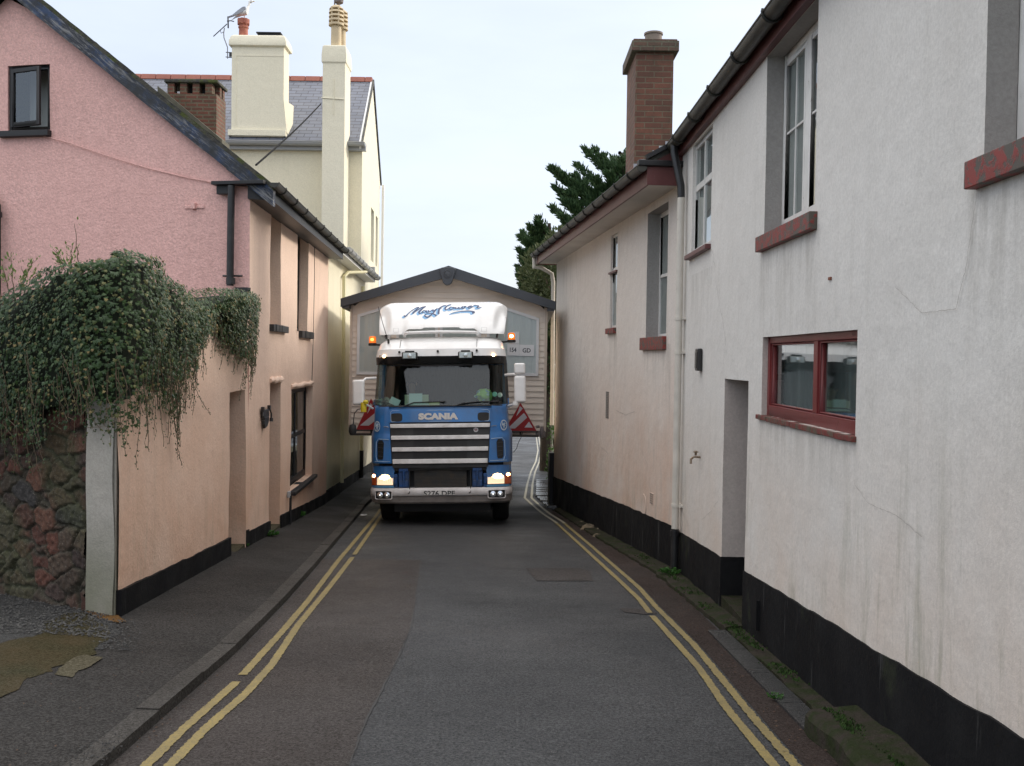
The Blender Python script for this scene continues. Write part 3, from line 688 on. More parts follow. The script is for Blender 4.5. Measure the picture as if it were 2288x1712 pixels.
# rounded render hoods over the openings
for (a, b, z, r) in ((dA[0], dA[1], dA[3], .05), (wC[0], wC[1], wC[3], .045)):
    MB().tube([LW.P(a+(b-a)*k/8-.03+.06*k/8, z+.05+.012*sin(k*1.9), .005) for k in range(9)], [r*.6]+[r]*7+[r*.6], 10).build('door_hood' if z == dA[3] else 'window_hood', M['peach'], pc, smooth=True)
M['dark_glass'] = glassm('dark_window_glass', refl=.03, tr=.35)
def sash(fr, o, parent, depth, mat, nx=1, zs=(.5,), fw=.06, bar=.03, name='window', glass='glass', curtain=True, midx=(), rm=None):
    """window: frame with glazing bars, pane, and the room's darkness with a net curtain behind"""
    a, b, c, d = o[:4]; f = MB(); k = depth
    for q in ((a, a+fw, c, d), (b-fw, b, c, d), (a+fw, b-fw, c, c+fw*1.2), (a+fw, b-fw, d-fw, d)): f.wbox(fr, q[0], q[1], q[2], q[3], -k-.05, -k)
    for z in zs: f.wbox(fr, a+fw, b-fw, c+(d-c)*z-bar/2, c+(d-c)*z+bar/2, -k-.045, -k-.003)
    for x, w in midx: f.wbox(fr, a+(b-a)*x-w/2, a+(b-a)*x+w/2, c+fw*1.2, d-fw, -k-.048, -k+.002)
    w = f.build(name, mat, parent, bevel=.004)
    MB().face(fr.P(a+fw*.5,c+fw*.5,-k-.014), fr.P(b-fw*.5,c+fw*.5,-k-.014), fr.P(b-fw*.5,d-fw*.5,-k-.014), fr.P(a+fw*.5,d-fw*.5,-k-.014)).build('pane', M[glass], w)
    if curtain:
        n = 40; cu = MB()
        for q0, q1 in ((0,.42),(.62,1)) if curtain == 'two' else ((0,1),):
            cu.grid(lambda u, v: fr.P(a+fw+(b-a-2*fw+.25)*(q0+(q1-q0)*u), c-.05+(d-c+.3)*v, -k-.036-.008*sin(u*46)-.004*sin(u*17)), n, 1)
        cu.build('curtain', M['curtain'], w, smooth=True)
    MB().wbox(fr, a-.2, b+.2, c-.1, d+.1, -k-1.1, -k-1.05).build('room_back', rm or M['dark_room'], w)
    return w
w = sash(LW, wC, pc, .12, M['black_wood'], zs=(.5,), fw=.10, bar=.07, midx=((.5,.05),), curtain=False, glass='dark_glass')
for o in (wA, wB): sash(LW, o, pc, o[4], M['black_wood'], zs=(.55,), fw=.06, midx=((.5,.04),))
def sill(fr, a, b, z0, z1, mat, parent, out=.09, back=.05, name='sill', jag=0):
    m = MB(); n = 8 if jag else 1
    for k in range(n):
        s0 = a+(b-a)*k/n; s1 = a+(b-a)*(k+1)/n-.002*(n > 1); j = random.uniform(-jag, jag); m.wbox(fr, s0, s1, z0+j*.5, z1+j*.5, -back, out+j)
    return m.build(name, mat, parent, bevel=.006)
sill(LW, wC[0]-.04, wC[1]+.12, wC[2]-.06, wC[2]-.0, M['black_wood'], pc, .09, .12)
a, b, z0, z1 = rect(LW, 602, 636, 727, 742); sill(LW, a, b, z0, z1, M['black_wood'], pc, .07, .05, jag=.006)
a, b, z0, z1 = rect(LW, 667, 694, 741, 756); sill(LW, a, b, z0, z1, M['black_wood'], pc, .07, .05, jag=.008)
# gable wall
apx = GB.m(33, -18); ev = GB.m(552, 410)
sl_v = (apx[1]-ZE)/apx[0]
# verge line through the two measured points
v0 = GB.m(530, 386); v1 = GB.m(39, 0); slp = (v1[1]-v0[1])/(v1[0]-v0[0])
s_apex = v1[0]+.10; z_apex = v0[1]+slp*(s_apex-v0[0])
gtop = lambda s: (v0[1]+slp*(s-v0[0])) if s < s_apex else (z_apex-slp*(s-s_apex))
gwin = (GB.m(112,220)[0], GB.m(17,220)[0], GB.m(60,292)[1], GB.m(60,146)[1], .10)
mb = wall(GB, 0, 2*s_apex+.1, -1.5, lambda s: min(gtop(s), 99), [gwin], step=.3, amp=.012)
mb.build('gable_wall', M['pink'], pc, smooth=True)
def wall_simple(pts, name, mat, parent, d): return MB().prism(pts, d).build(name, mat, parent)
# rear and far walls close the cottage
back0 = GB.P(2*s_apex, 0); lend = LW.P(s_end, 0); bdir = LW.u
rb = Vector((back0.x, back0.y, 0)); rf = rb+bdir*8.4
mb = MB()
for p, q in ((rb, rf), (rf, Vector((lend.x, lend.y, 0)))): mb.face(Vector((p.x,p.y,-2.6)), Vector((q.x,q.y,-2.6)), Vector((q.x,q.y,ZE)), Vector((p.x,p.y,ZE)))
mb.face(Vector((rf.x,rf.y,ZE)), Vector((lend.x,lend.y,ZE)), (Vector((rf.x,rf.y,0))+Vector((lend.x,lend.y,0)))/2+Vector((0,0,z_apex-.1)))
mb.build('rear_walls', M['peach'], pc)
# roof: two slabs, a weathered barge board on the gable, soffit and gutter on the street side
e_out = .33
def rpt(side, k, along, up=0):
    """point on the roof: k 0 at the eave edge, 1 at the ridge; along = distance from the gable"""
    ap = GB.P(s_apex, z_apex); base = ap+GB.n*(-0)+bdir*along
    if side == 1: 
        fr = LW.P((Vector((-3.413,12.9,0))-LW.p).dot(LW.u)+along, ZE, e_out); fr.z = ZE-e_out*slp+.13*0
    else: fr = GB.P(2*s_apex+.3, gtop(2*s_apex+.3))+bdir*along
    q = fr+(base-fr)*k; q.z += up; return q
LR = s_end-s_corner+.03
def slab(side, a0, a1, th, up, name, mat):
    m = MB(); N = 44; K = 14
    top = lambda u, v: rpt(side, v, a0+(a1-a0)*u, up+th)+Vector((0,0,.012*mn.noise(Vector((u*60,v*30,side)))+.01*((v*K) % 1)))
    m.grid(top, N, K*2); m.grid(lambda u, v: rpt(side, v, a0+(a1-a0)*u, up), 2, 2)
    for v0_, v1_ in ((0,0),(1,1)): pass
    m.grid(lambda u, v: rpt(side, 0, a0+(a1-a0)*u, up+th*v), N, 1)
    m.grid(lambda u, v: rpt(side, u, a0, up+th*v)+Vector((0,0,.014*mn.noise(Vector((u*50,2,2)))*v)), 60, 1); m.grid(lambda u, v: rpt(side, u, a1, up+th*v), 2, 1)
    return m.build(name, mat, pc)
slab(1, -.16, LR, .07, .20, 'roof', M['moss_roof']); slab(-1, -.16, LR, .07, .20, 'roof', M['moss_roof'])
bb = MB()
for side in (1, -1):
    A = rpt(side, -.0, -.13, .0); B = rpt(side, 1, -.13, .0)
    for k in range(12):
        p = A+(B-A)*k/12; q = A+(B-A)*(k+1)/12; u0 = Vector((0,0,.21)); o = GB.n*.035; j = random.uniform(-.006,.006)*1
        bb.hexa([p-o+Vector((0,0,j)), p+o+Vector((0,0,j)), q+o+Vector((0,0,j)), q-o+Vector((0,0,j)), p-o+u0, p+o+u0, q+o+u0, q-o+u0])
bb.build('barge_board', M['barge'], pc)
A0 = rpt(1, 0, -.13); A1 = rpt(1, 0, LR)
# boxed soffit and fascia
MB().hexa([LW.P(s_corner-.05,ZE-.14,-.02), LW.P(s_end,ZE-.14,-.02), LW.P(s_end,ZE-.16,e_out-.03), LW.P(s_corner-.05,ZE-.16,e_out-.03), LW.P(s_corner-.05,ZE+.05,-.02), LW.P(s_end,ZE+.05,-.02), LW.P(s_end,ZE-.02,e_out-.03), LW.P(s_corner-.05,ZE-.02,e_out-.03)]).build('soffit', M['black_wood'], pc)
def gutter(fr, s0, s1, z, off, r, mat, parent, name='gutter', brk=1.0, fall=0, seg=1.8, clip=True):
    m = MB(); n = 10; N = 2
    P_ = [(cos(pi+pi*k/n)*r, sin(pi+pi*k/n)*r) for k in range(n+1)]
    for k in range(len(P_)-1):
        (a, b), (c, d) = P_[k], P_[k+1]
        m.face(fr.P(s0, z+b, off+a), fr.P(s1, z+b-fall, off+a), fr.P(s1, z+d-fall, off+c), fr.P(s0, z+d, off+c))
        m.face(fr.P(s0, z+b*.9, off+a*.9), fr.P(s1, z+b*.9-fall, off+a*.9), fr.P(s1, z+d*.9-fall, off+c*.9), fr.P(s0, z+d*.9, off+c*.9))
    for s in (s0, s1): m.face(*[fr.P(s, z+b-(fall if s == s1 else 0), off+a) for a, b in P_])
    m.tube([fr.P(s0, z, off+r), fr.P(s1, z-fall, off+r)], r*.13, 6); g_ = m.build(name, mat, parent, smooth=True)
    if clip:
        s = s0+.5
        while s < s1:
            q = [fr.P(s, z-fall*(s-s0)/(s1-s0)+b*1.12, off+a*1.12) for a, b in P_]; MB().tube([fr.P(s, z+.03, off+P_[0][0]*1.1)]+q+[fr.P(s, z+.02, off+P_[-1][0]*1.05)], r*.16, 6).build('gutter_bracket', mat, g_); s += brk
    return g_
gutter(LW, s_corner-.30, s_end+.02, ZE+.03, e_out+.03, .062, M['gutter'], pc, brk=.92)
# gutter return at the corner, black rainwater pipe on the gable
MB().wbox(GB, -.26, .46, ZE+.03, ZE+.075, -.02, .17).wbox(GB, .2, .42, ZE-.08, ZE+.03, .02, .1).build('gutter_return', M['black_wood'], pc, bevel=.004)
dp = MB(); px0 = GB.m(526,520)[0]; zt = ZE+.02; zb = GB.m(517,640)[1]
dp.tube([GB.P(px0, zt, .12), GB.P(px0+.02, zb, .10)], .047, 12).tube([GB.P(px0+.01, zb+.10, .10), GB.P(px0+.01, zb+.02, .10)], .06, 12); dpo = dp.build('downpipe', M['black_metal'], pc, smooth=True)
MB().tube([GB.P(px0-.13, zb+.13, .06), GB.P(px0+.14, zb+.13, .06)], .014, 6).build('pipe_bracket', M['black_metal'], dpo)
# window of the gable: black frame, casement ajar
fw = .055; a, b, c, d = gwin[:4]
f = MB()
for q in ((a, a+fw, c, d), (b-fw, b, c, d), (a+fw, b-fw, c, c+fw), (a+fw, b-fw, d-fw, d)): f.wbox(GB, *q, -.11, -.03)
wf = f.build('window', M['black_wood'], pc, bevel=.004)
Cs = MB(); hinge = b-fw; wd = (b-a-2*fw)*.97; ang = .20
def cp(u, z, o=0): return GB.P(hinge-u*cos(ang), z, -.03+u*sin(ang)+o)
for u0, u1, z0, z1 in ((0,.05,c+.05,d-.05),(wd-.05,wd,c+.05,d-.05),(.05,wd-.05,c+.05,c+.11),(.05,wd-.05,d-.10,d-.05)):
    Cs.hexa([cp(u0,z0),cp(u1,z0),cp(u1,z0,.04),cp(u0,z0,.04),cp(u0,z1),cp(u1,z1),cp(u1,z1,.04),cp(u0,z1,.04)])
cs = Cs.build('casement', M['black_wood'], wf, bevel=.003)
MB().face(cp(.03,c+.07,.02),cp(wd-.03,c+.07,.02),cp(wd-.03,d-.07,.02),cp(.03,d-.07,.02)).build('pane', M['glass'], cs)
MB().wbox(GB, a-.3, b+.3, c-.2, d+.2, -1.0, -.95).build('room_back', simple('pale_room', (.34,.36,.37), .9), wf)
MB().wbox(GB, b-.30, b+.02, c-.1, d+.1, -.5, -.48).build('curtain', simple('pale_blind', (.75,.78,.78), .9), wf)
sill(GB, a-.02, b+.10, c-.09, c-.01, M['black_wood'], pc, .08, .1)
# cable across the gable and a painted bracket
cb = [GB.m(x, y, .02) for x, y in ((96,304),(150,318),(250,352),(330,376),(420,398),(500,412),(548,420))]
MB().tube([GB.P(s, z, .02) for s, z in cb], .007, 6).build('cable', M['pink'], pc)
q = GB.m(435, 463); br = MB().wbox(GB, q[0]-.14, q[0]+.14, q[1]-.022, q[1]+.022, -.01, .012).wbox(GB, q[0]-.03, q[0]+.03, q[1]-.03, q[1]+.05, 0, .06); br.build('wall_bracket', M['pink'], pc, bevel=.006)
# black soil pipe at the far left of the gable
q = GB.m(6, 460); so = MB(); so.tube([GB.P(q[0], -.6, .11), GB.P(q[0], q[1]-.1, .11), GB.P(q[0], q[1]-.02, .11), GB.P(q[0]+.05, q[1]+.09, .11), GB.P(q[0]+.16, q[1]+.15, .11), GB.P(q[0]+.6, q[1]+.16, .11)], .05, 12)
so.tube([GB.P(q[0], q[1]-.17, .11), GB.P(q[0], q[1]-.10, .11)], .066, 12); so.build('soil_pipe', M['black_metal'], pc, smooth=True)
# small black board at the foot of the gable corner
MB().wbox(GB, -.02, .16, GB.m(548,650)[1]-.03, GB.m(548,650)[1]+.04, .0, .09).build('corner_flashing', M['black_wood'], pc, bevel=.004)
# crack / cable lines down the street wall
q = [LW.m(x, y, .03) for x, y in ((703,540),(703,620),(700,760),(697,860))]
MB().tube([LW.P(s, z, .028) for s, z in q], .006, 5).build('cable', M['black_metal'], pc)
q = LW.m(642, 1112); MB().wbox(LW, q[0]-.035, q[0]+.035, q[1]+.0, q[1]+.10, 0, .05).build('meter_cap', M['grey_gutter'], pc, bevel=.01); 
MB().tube([LW.P(q[0], q[1]+.03, .05), LW.P(q[0], zr(16)+.1, .05)], .02, 8).build('earth_pipe', M['black_metal'], pc)
# old brick chimney on the ridge of the cottage
def chimney(parent, x0, x1, y0, y1, z0, z1, mat, name='chimney'):
    return MB().box((x0,y0,z0),(x1,y1,z1)).build(name, mat, parent, bevel=.01)
YC = 19.3; p0 = at(371, 173, YC); p1 = at(484, 173, YC)
xr = p1.x; 
ch = chimney(pc, p0.x, xr, YC, YC+.62, 3.5, p0.z-.30, M['brick_old'])
PK = []; n = 4; ww = xr-p0.x
for k in range(n+1):
    if k < n: PK.append(((p0.x+ww*(k/n)+.02, YC+.01, p0.z-.30), (p0.x+ww*(k/n)+ww/n*.55+.02, YC+.20, p0.z-.10)))
for k in range(2): PK.append(((xr-.2, YC+.26+.2*k, p0.z-.30), (xr-.01, YC+.26+.2*k+.13, p0.z-.10)))
for pk in PK: MB().box(*pk).build('chimney_pier', M['brick_old'], ch, bevel=.01)
MB().box((p0.x+.2,YC+.2,p0.z-.3),(xr-.2,YC+.5,p0.z-.12)).build('flue_core', M['dark_room'], ch)
MB().box((p0.x-.03,YC-.03,p0.z-.10),(xr+.03,YC+.65,p0.z-.04)).box((p0.x+.1,YC+.1,p0.z-.04),(xr-.1,YC+.55,p0.z+.01)).build('chimney_slab', M['moss_roof'], ch, bevel=.015)
fl = MB(); 
P1 = at(352,192,YC-.35); P2 = at(496,312,YC-.35)
fl.hexa([P1+Vector((0,0,-.35)), P2+Vector((0,0,-.35)), P2+Vector((0,.5,-.35)), P1+Vector((0,.5,-.35)), P1, P2, P2+Vector((0,.5,.0)), P1+Vector((0,.5,.0))]); fl.build('chimney_fillet', simple('cement_fillet', (.13,.12,.09), .95, c2=(.08,.08,.06), nsc=6, bump=.4, bsc=30), pc)

# wall lantern on the street wall, next to the doorway
q = LW.m(586, 930); a0 = LW.m(577,930)[0]; a1 = LW.m(598,930)[0]; zt = LW.m(586,908)[1]; zb = LW.m(586,957)[1]; H = zt-zb; Wd = a1-a0
lan = thing('wall_lantern', 'black iron lantern bracket on peach wall beside second doorway', 'lantern', LW.P(q[0], zb, 0))
c = (a0+a1)/2
MB().wbox(LW, c-Wd*.28, c+Wd*.30, zb+H*.50, zb+H*.84, .0, .05).wbox(LW, c-Wd*.22, c+Wd*.2, zb+H*.30, zb+H*.5, .01, .06).hexa([LW.P(c-Wd*.14,zb,.015),LW.P(c+Wd*.10,zb+.02,.015),LW.P(c+Wd*.10,zb+.02,.05),LW.P(c-Wd*.14,zb,.05),LW.P(c-Wd*.22,zb+H*.3,.01),LW.P(c+Wd*.2,zb+H*.3,.01),LW.P(c+Wd*.2,zb+H*.3,.06),LW.P(c-Wd*.22,zb+H*.3,.06)]).build('backplate', M['black_metal'], lan, bevel=.004)
for sg in (-1, 1):
    MB().wbox(LW, c+sg*Wd*.34-.035, c+sg*Wd*.34+.035, zb+H*.78, zt, .02, .06).tube([LW.P(c+sg*Wd*.36, zb+H*.8, .05), LW.P(c+sg*Wd*.44, zb+H*.6, .06), LW.P(c+sg*Wd*.42, zb+H*.36, .06)], .012, 6).tube([LW.P(c+sg*Wd*.44, zb+H*.40, .06), LW.P(c+sg*Wd*.43, zb+H*.24, .06)], .026, 8).build('scroll', M['black_metal'], lan)

# ---- tall yellow house with its low wing
yh = thing('yellow_house', 'tall cream yellow house with slate roof and two rendered chimneys', 'house', (-4.2, 27.3, zr(27)))
s27 = (27.3-7.99)/LW.u.y+.0; s33 = s27+6.02
zy = ls(803,312)[1]+.05
wing_top = 3.92
mb = wall(LW, s_end, s27, -3, wing_top, [], step=.6, amp=.01); mb.build('wing_wall', M['yellow'], yh, smooth=True)
plinth(LW, s_end, s33, lambda s: zr(LW.P(s,0).y)+.12+.25).build('plinth', M['plinth'], yh)
# wing roof and its white gutter
q0 = LW.P(s_end, 0); wr = MB()
def wpt(s, k, up=0): p = LW.P(s, wing_top-.05+up, .30); q_ = LW.P(s, wing_top+1.35+up, -2.7); return p+(q_-p)*k
wr.hexa([wpt(s_end,0),wpt(s27+1.2,0),wpt(s27+1.2,1),wpt(s_end,1),wpt(s_end,0,.1),wpt(s27+1.2,0,.1),wpt(s27+1.2,1,.1),wpt(s_end,1,.1)]); wr.build('wing_roof', M['slate_dark'], yh)
MB().wbox(LW, s_end, s27+1.2, wing_top-.12, wing_top-.02, .0, .29).build('wing_soffit', simple('white_soffit', (.72,.72,.70), .6), yh)
gutter(LW, s_end+.02, s27+1.3, wing_top+.02, .36, .075, simple('white_gutter', (.50,.51,.50), .4, c2=(.34,.34,.33), nsc=10), yh, brk=.8, name='wing_gutter')
s22 = LW.m(765, 800, .05)[0]
MB().tube([LW.P(s22+2.4, wing_top-.1, .34), LW.P(s22+.5, wing_top-.28, .10), LW.P(s22, wing_top-.42, .07), LW.P(s22, zr(22.5)+.35, .07)], .04, 10).build('downpipe', M['yellow_pipe'], yh, smooth=True)
# main body
fw_ = Frame((-4.176, 27.3), (-1, 0), (0, -1))
MB().face(fw_.P(0,-3),fw_.P(9.5,-3),fw_.P(9.5,zy),fw_.P(0,zy)).build('front_wall', M['yellow'], yh)
rz_ = ls(833,183)[1]; rz_ = at(833,184,30.3).z
gwl = wall(LW, s27, s33, -3, lambda s: zy+(rz_-.12-zy)*(1-abs((s-s27)/3.01-1)), [(s27+2.9,s27+3.9,4.6,6.2,.15),(s27+4.6,s27+5.4,4.6,6.2,.15),(s27+3,s27+3.8,1.6,3,.15)], step=.8, amp=.004); gwl.build('street_wall', M['cream'], yh)
for (a, b, c, d) in ((s27+2.9,s27+3.9,4.6,6.2),(s27+4.6,s27+5.4,4.6,6.2),(s27+3,s27+3.8,1.6,3)): sash(LW, (a,b,c,d), yh, .15, M['white_paint'])
far = LW.P(s33, 0); mb = MB(); mb.face((far.x,far.y,-3),(far.x-9.5,far.y,-3),(far.x-9.5,far.y,zy),(far.x,far.y,zy)); mb.face((far.x-9.5,far.y,-3),(-13.7,27.3,-3),(-13.7,27.3,zy),(-13.85,30.3,rz_),(far.x-9.5,far.y,zy)); mb.build('rear_walls', M['yellow'], yh)
rl = MB(); xr0 = -4.30; ex = .0
def ry(x, k, side, up=0):
    y = (27.3-.25)+(3.0+.25)*k if side == 0 else (33.6)-(3.3)*k
    z = (zy-.06)+(rz_-zy+.06)*k+up; xx = x
    if x > -6: xx = LW.P((y-7.99)/LW.u.y, 0, ex).x
    return Vector((xx, y, z))
for sd_ in (0,1): rl.hexa([ry(-14,0,sd_),ry(0,0,sd_),ry(0,1,sd_),ry(-14,1,sd_),ry(-14,0,sd_,.07),ry(0,0,sd_,.07),ry(0,1,sd_,.07),ry(-14,1,sd_,.07)])
rl.build('roof', M['slate'], yh)
rt = MB(); x = -14
while x < ry(0,1,0).x-.05:
    x1 = min(x+.45, ry(0,1,0).x); rt.hexa([(x,30.14,rz_-.03),(x1-.01,30.14,rz_-.03),(x1-.01,30.46,rz_-.03),(x,30.46,rz_-.03),(x,30.22,rz_+.14),(x1-.01,30.22,rz_+.14),(x1-.01,30.38,rz_+.14),(x,30.38,rz_+.14)]); x += .45
rt.build('ridge_tiles', M['ridge_tile'], yh, bevel=.015)
vb = MB(); 
for sd_ in (0,1): vb.beam(ry(0,0,sd_,-.04)+Vector((-.03,0,0)), ry(0,1,sd_,-.04)+Vector((-.03,0,0)), .05, .20)
vb.build('verge_board', simple('white_barge', (.75,.76,.76), .5), yh)
vb = MB()
for sd_ in (0,1): vb.beam(ry(0,0,sd_,.04)+Vector((.02,0,0)), ry(0,1,sd_,.04)+Vector((.02,0,0)), .05, .09)
vb.build('verge_edge', M['slate_dark'], yh)
GF = Frame((-4.176+.12, 27.3), (-1, 0), (0, -1))
gutter(GF, .0, 9.6, zy-.03, .27, .10, M['grey_gutter'], yh, clip=False); MB().wbox(GF, 0, 9.6, zy-.22, zy-.02, 0, .17).build('fascia', M['grey_gutter'], yh)
# big rendered stack rising from the near eaves
def stack(x0, x1, y0, y1, z0, z1, capz, lip, mat, name='chimney'):
    c = MB()
    def ring(e, z): return [(x0-e,y0-e,z),(x1+e,y0-e,z),(x1+e,y1+e,z),(x0-e,y1+e,z)]
    rr = [ring(0,z0), ring(0,capz), ring(lip,capz+.02), ring(lip,capz+(z1-capz)*.45), ring(lip*.25,z1-.03), ring(-.03,z1)]
    for a, b in zip(rr, rr[1:]):
        for k in range(4): c.face(a[k], a[(k+1)%4], b[(k+1)%4], b[k])
    c.face(*rr[-1]); return c.build(name, mat, yh, bevel=.02)
YK = 27.15; a = at(517,200,YK); b = at(634,200,YK); base = at(575,296,YK).z
top = at(575,78,YK).z; lp = at(575,105,YK).z
stA = stack(a.x, b.x, YK, YK+.62, base-.12, top, lp, .07, M['cream'])
MB().box((a.x-.07,YK-.07,base-.10),(b.x+.07,YK+.7,base+.06)).hexa([(b.x-.01,YK,base),(b.x+.09,YK,base),(b.x+.09,YK+.7,base),(b.x-.01,YK+.7,base),(b.x-.01,YK,base+.9),(b.x+.0,YK,base+.9),(b.x+.12,YK+.7,base+.9),(b.x-.01,YK+.7,base+.9)]).build('stack_skirt', M['cream'], stA, bevel=.02)
MB().wbox(Frame((a.x,YK),(1,0),(0,-1)), .10, .13, base, lp-.2, -.02, .012).wbox(Frame((a.x,YK),(1,0),(0,-1)), .13, b.x-a.x, lp-.25, lp-.225, -.02, .008).build('render_bead', M['cream'], stA)
pA = at(544,70,YK+.3)
def pot(c, r, h, mat, parent):
    return MB().lathe(c, [(r*1.02,-.05),(r*.95,h*.5),(r*1.12,h*.53),(r*1.12,h*.60),(r*.98,h*.62),(r*1.0,h*.72),(r*1.28,h*.76),(r*1.3,h),(r*.9,h),(r*.85,h*.8)], 20).build('chimney_pot', mat, parent, smooth=True)
potz = at(544,44,YK+.3).z; potA = pot((pA.x, YK+.3, top), .125, potz-top, M['terracotta'], stA)
cr_ = MB()
for k in range(8):
    t_ = 2*pi*k/8; cr_.box((-.03,-.16,0),(.03,-.125,.16), Matrix.Translation((pA.x,YK+.3,potz-.15)) @ Matrix.Rotation(t_,4,'Z'))
cr_.build('pot_lugs', M['terracotta'], potA, bevel=.006)
pB0 = at(580,78,YK+.3); pB1 = at(629,78,YK+.3); MB().box((pB0.x,YK+.12,top-.02),(pB1.x,YK+.5,top+.08)).box((pB0.x-.04,YK+.08,top+.08),(pB1.x+.03,YK+.54,top+.11)).build('flue_cover', M['black_wood'], stA)
# slender stack in front of the yellow gable
YK2 = 26.5; a = at(719.5,300,YK2); b = at(770,300,YK2); top = at(745,100,YK2).z; lp = at(745,141,YK2).z
stB = stack(a.x, b.x, YK2, 27.35, -2.5, top, lp, .03, M['cream'])
MB().tube([(a.x+.30,YK2-.008,at(745,176,YK2).z),(a.x+.30,YK2-.008,at(745,256,YK2).z)], .014, 6).tube([(a.x-.03,YK2-.01,at(745,219,YK2).z),(b.x-.03,YK2-.01,at(745,222,YK2).z)], .014, 6).build('wall_tie', M['cream'], stB)
def cowl(c, r, zt, parent):
    h = zt-c[2]; o = MB().lathe(c, [(r*.86,-.05),(r*.82,h*.52),(r*.9,h*.53)], 20).build('chimney_pot', M['buff_pot'], parent, smooth=True)
    hh = h*.47; z0 = c[2]+h*.53; k = MB()
    for j in range(4):
        za = z0+hh*(.02+.22*j); k.lathe((c[0],c[1],0), [(r*.7,za),(r*1.22,za+.005),(r*(1.22-.04*j),za+hh*.12),(r*.7,za+hh*.125)], 20)
    k.lathe((c[0],c[1],0), [(r*1.08,z0+hh*.9),(r*1.0,z0+hh*.98),(r*.6,z0+hh*1.08)], 20)
    for j in range(6):
        t_ = 2*pi*j/6+.5; k.box((-.02,-r*1.13,z0),(.02,-r*.8,z0+hh*.95), Matrix.Translation((c[0],c[1],0)) @ Matrix.Rotation(t_,4,'Z'))
    k.lathe((c[0],c[1],0), [(r*.62,z0),(r*.62,z0+hh*.95)], 14); k.build('cowl', M['buff_pot'], o); return o
pz0 = at(751,98,YK2+.25); cz = at(752,17,YK2+.25).z
cowl((pz0.x, YK2+.25, top-.01), .165, cz, stB); cowl((pz0.x+.07, YK2+.62, top-.01), .15, cz+.02, stB)
MB().tube([(pz0.x+.04,YK2+.3,cz-.02),(pz0.x+.04,YK2+.3,cz+.45)], .05, 10).tube([(pz0.x-.05,YK2+.25,cz-.1),(pz0.x-.05,YK2+.25,cz+.5)], .02, 6).lathe((pz0.x+.06,YK2+.3,0), [(.04,cz+.1),(.11,cz+.14),(.12,cz+.22),(.08,cz+.34),(.02,cz+.36)], 14).build('flue_terminal', simple('rusty_steel', (.12,.06,.04), .6, c2=(.25,.25,.25), nsc=10), stB)
# rainwater pipes on the street side of the yellow house
MB().tube([LW.P(s33-.1, zy-.1, .12), LW.P(s33-.1, zr(33)+.2, .10)], .045, 8).build('downpipe', simple('white_pipe', (.75,.75,.73), .4), yh)
dq = LW.m(808, 990, .07); zk = LW.m(808, 1008, .07)[1]
d2 = MB().tube([LW.P(dq[0], 3.6, .07), LW.P(dq[0], zk, .07)], .05, 8).build('downpipe', M['yellow_pipe'], yh, smooth=True)
MB().tube([LW.P(dq[0], zk+.02, .07), LW.P(dq[0], zr(26.5)+.12, .07)], .056, 8).build('pipe_shoe', M['black_metal'], d2)
MB().wbox(LW, s27+1.8, s27+1.95, 4.1, 4.3, 0, .22).build('vent_cowl', M['grey_gutter'], yh)
# cottage further down the street, only seen past the lorry
fc = thing('far_cottage', 'pale cream cottage past the yellow house, glimpsed left of the lorry', 'cottage', (-4.7, 36, zr(36)))
q0 = LW.P(s33+.05, 0, -.1); FC = Frame((q0.x,q0.y),(-.02,1),(1,.02))
wall(FC, 0, 16, -4, 2.6, [(3,4,-1.3,.4,.12),(7,8,-3,-.4,.2),(10,11,-1.3,.4,.12)], step=1).build('wall', M['cream'], fc)
MB().hexa([FC.P(0,2.55,.3),FC.P(16,2.55,.3),FC.P(16,4.6,-3),FC.P(0,4.6,-3),FC.P(0,2.65,.3),FC.P(16,2.65,.3),FC.P(16,4.7,-3),FC.P(0,4.7,-3)]).build('roof', M['slate_dark'], fc)
for (a, b, c, d) in ((3,4,-1.3,.4),(10,11,-1.3,.4)): sash(FC, (a,b,c,d), fc, .12, M['white_paint'])
MB().wbox(FC, 7, 8, -3.2, -.4, -.25, -.2).build('door', M['door_paint'], fc)

# seagull on the red pot
gl = thing('seagull', 'white and grey gull standing on the red chimney pot', 'bird', (pA.x, YK+.3, potz))
gx, gy, gz = pA.x, YK+.3, potz; sc_ = 1.0
gb = MB().lathe((0,0,0), [(.004,-.30),(.02,-.26),(.05,-.20),(.085,-.10),(.105,.02),(.10,.10),(.075,.17),(.055,.22),(.045,.26),(.05,.30),(.048,.335),(.03,.365),(.004,.375)], 16, axis='X')
def bend(v):
    x = v.x; 
    if x > .10: t_ = (x-.10); nx = .10+t_*.28; nz = v.z*(1-.0)+t_*.95; return Vector((nx+(-v.z)*.6*min(1,t_*4), v.y, nz))
    return Vector((x, v.y, v.z*.9+.0))
for v in gb.v:
    w_ = bend(v); tilt = -.22; x, z = w_.x, w_.z; v.x = gx+x*cos(tilt)+z*sin(tilt)*-0+0; v.z = gz+.20+z+x*.32; v.y = gy+w_.y
gb.build('body', simple('white_feathers', (.85,.85,.84), .7), gl, smooth=True)
for sg in (-1,1):
    wg = MB(); 
    pr = [(.08,.10),(.10,.03),(.0,-.03),(-.12,-.05),(-.26,-.05),(-.40,-.085),(-.26,.0),(-.12,.07),(0,.115)]
    wg.prism([(gx+x*.95, gy+sg*.088, gz+.20+z+x*.30) for x, z in pr], (0, sg*.02, 0)); wg.build('wing', simple('grey_feathers', (.36,.38,.42), .7, c2=(.28,.3,.34), nsc=30), gl, bevel=.008)
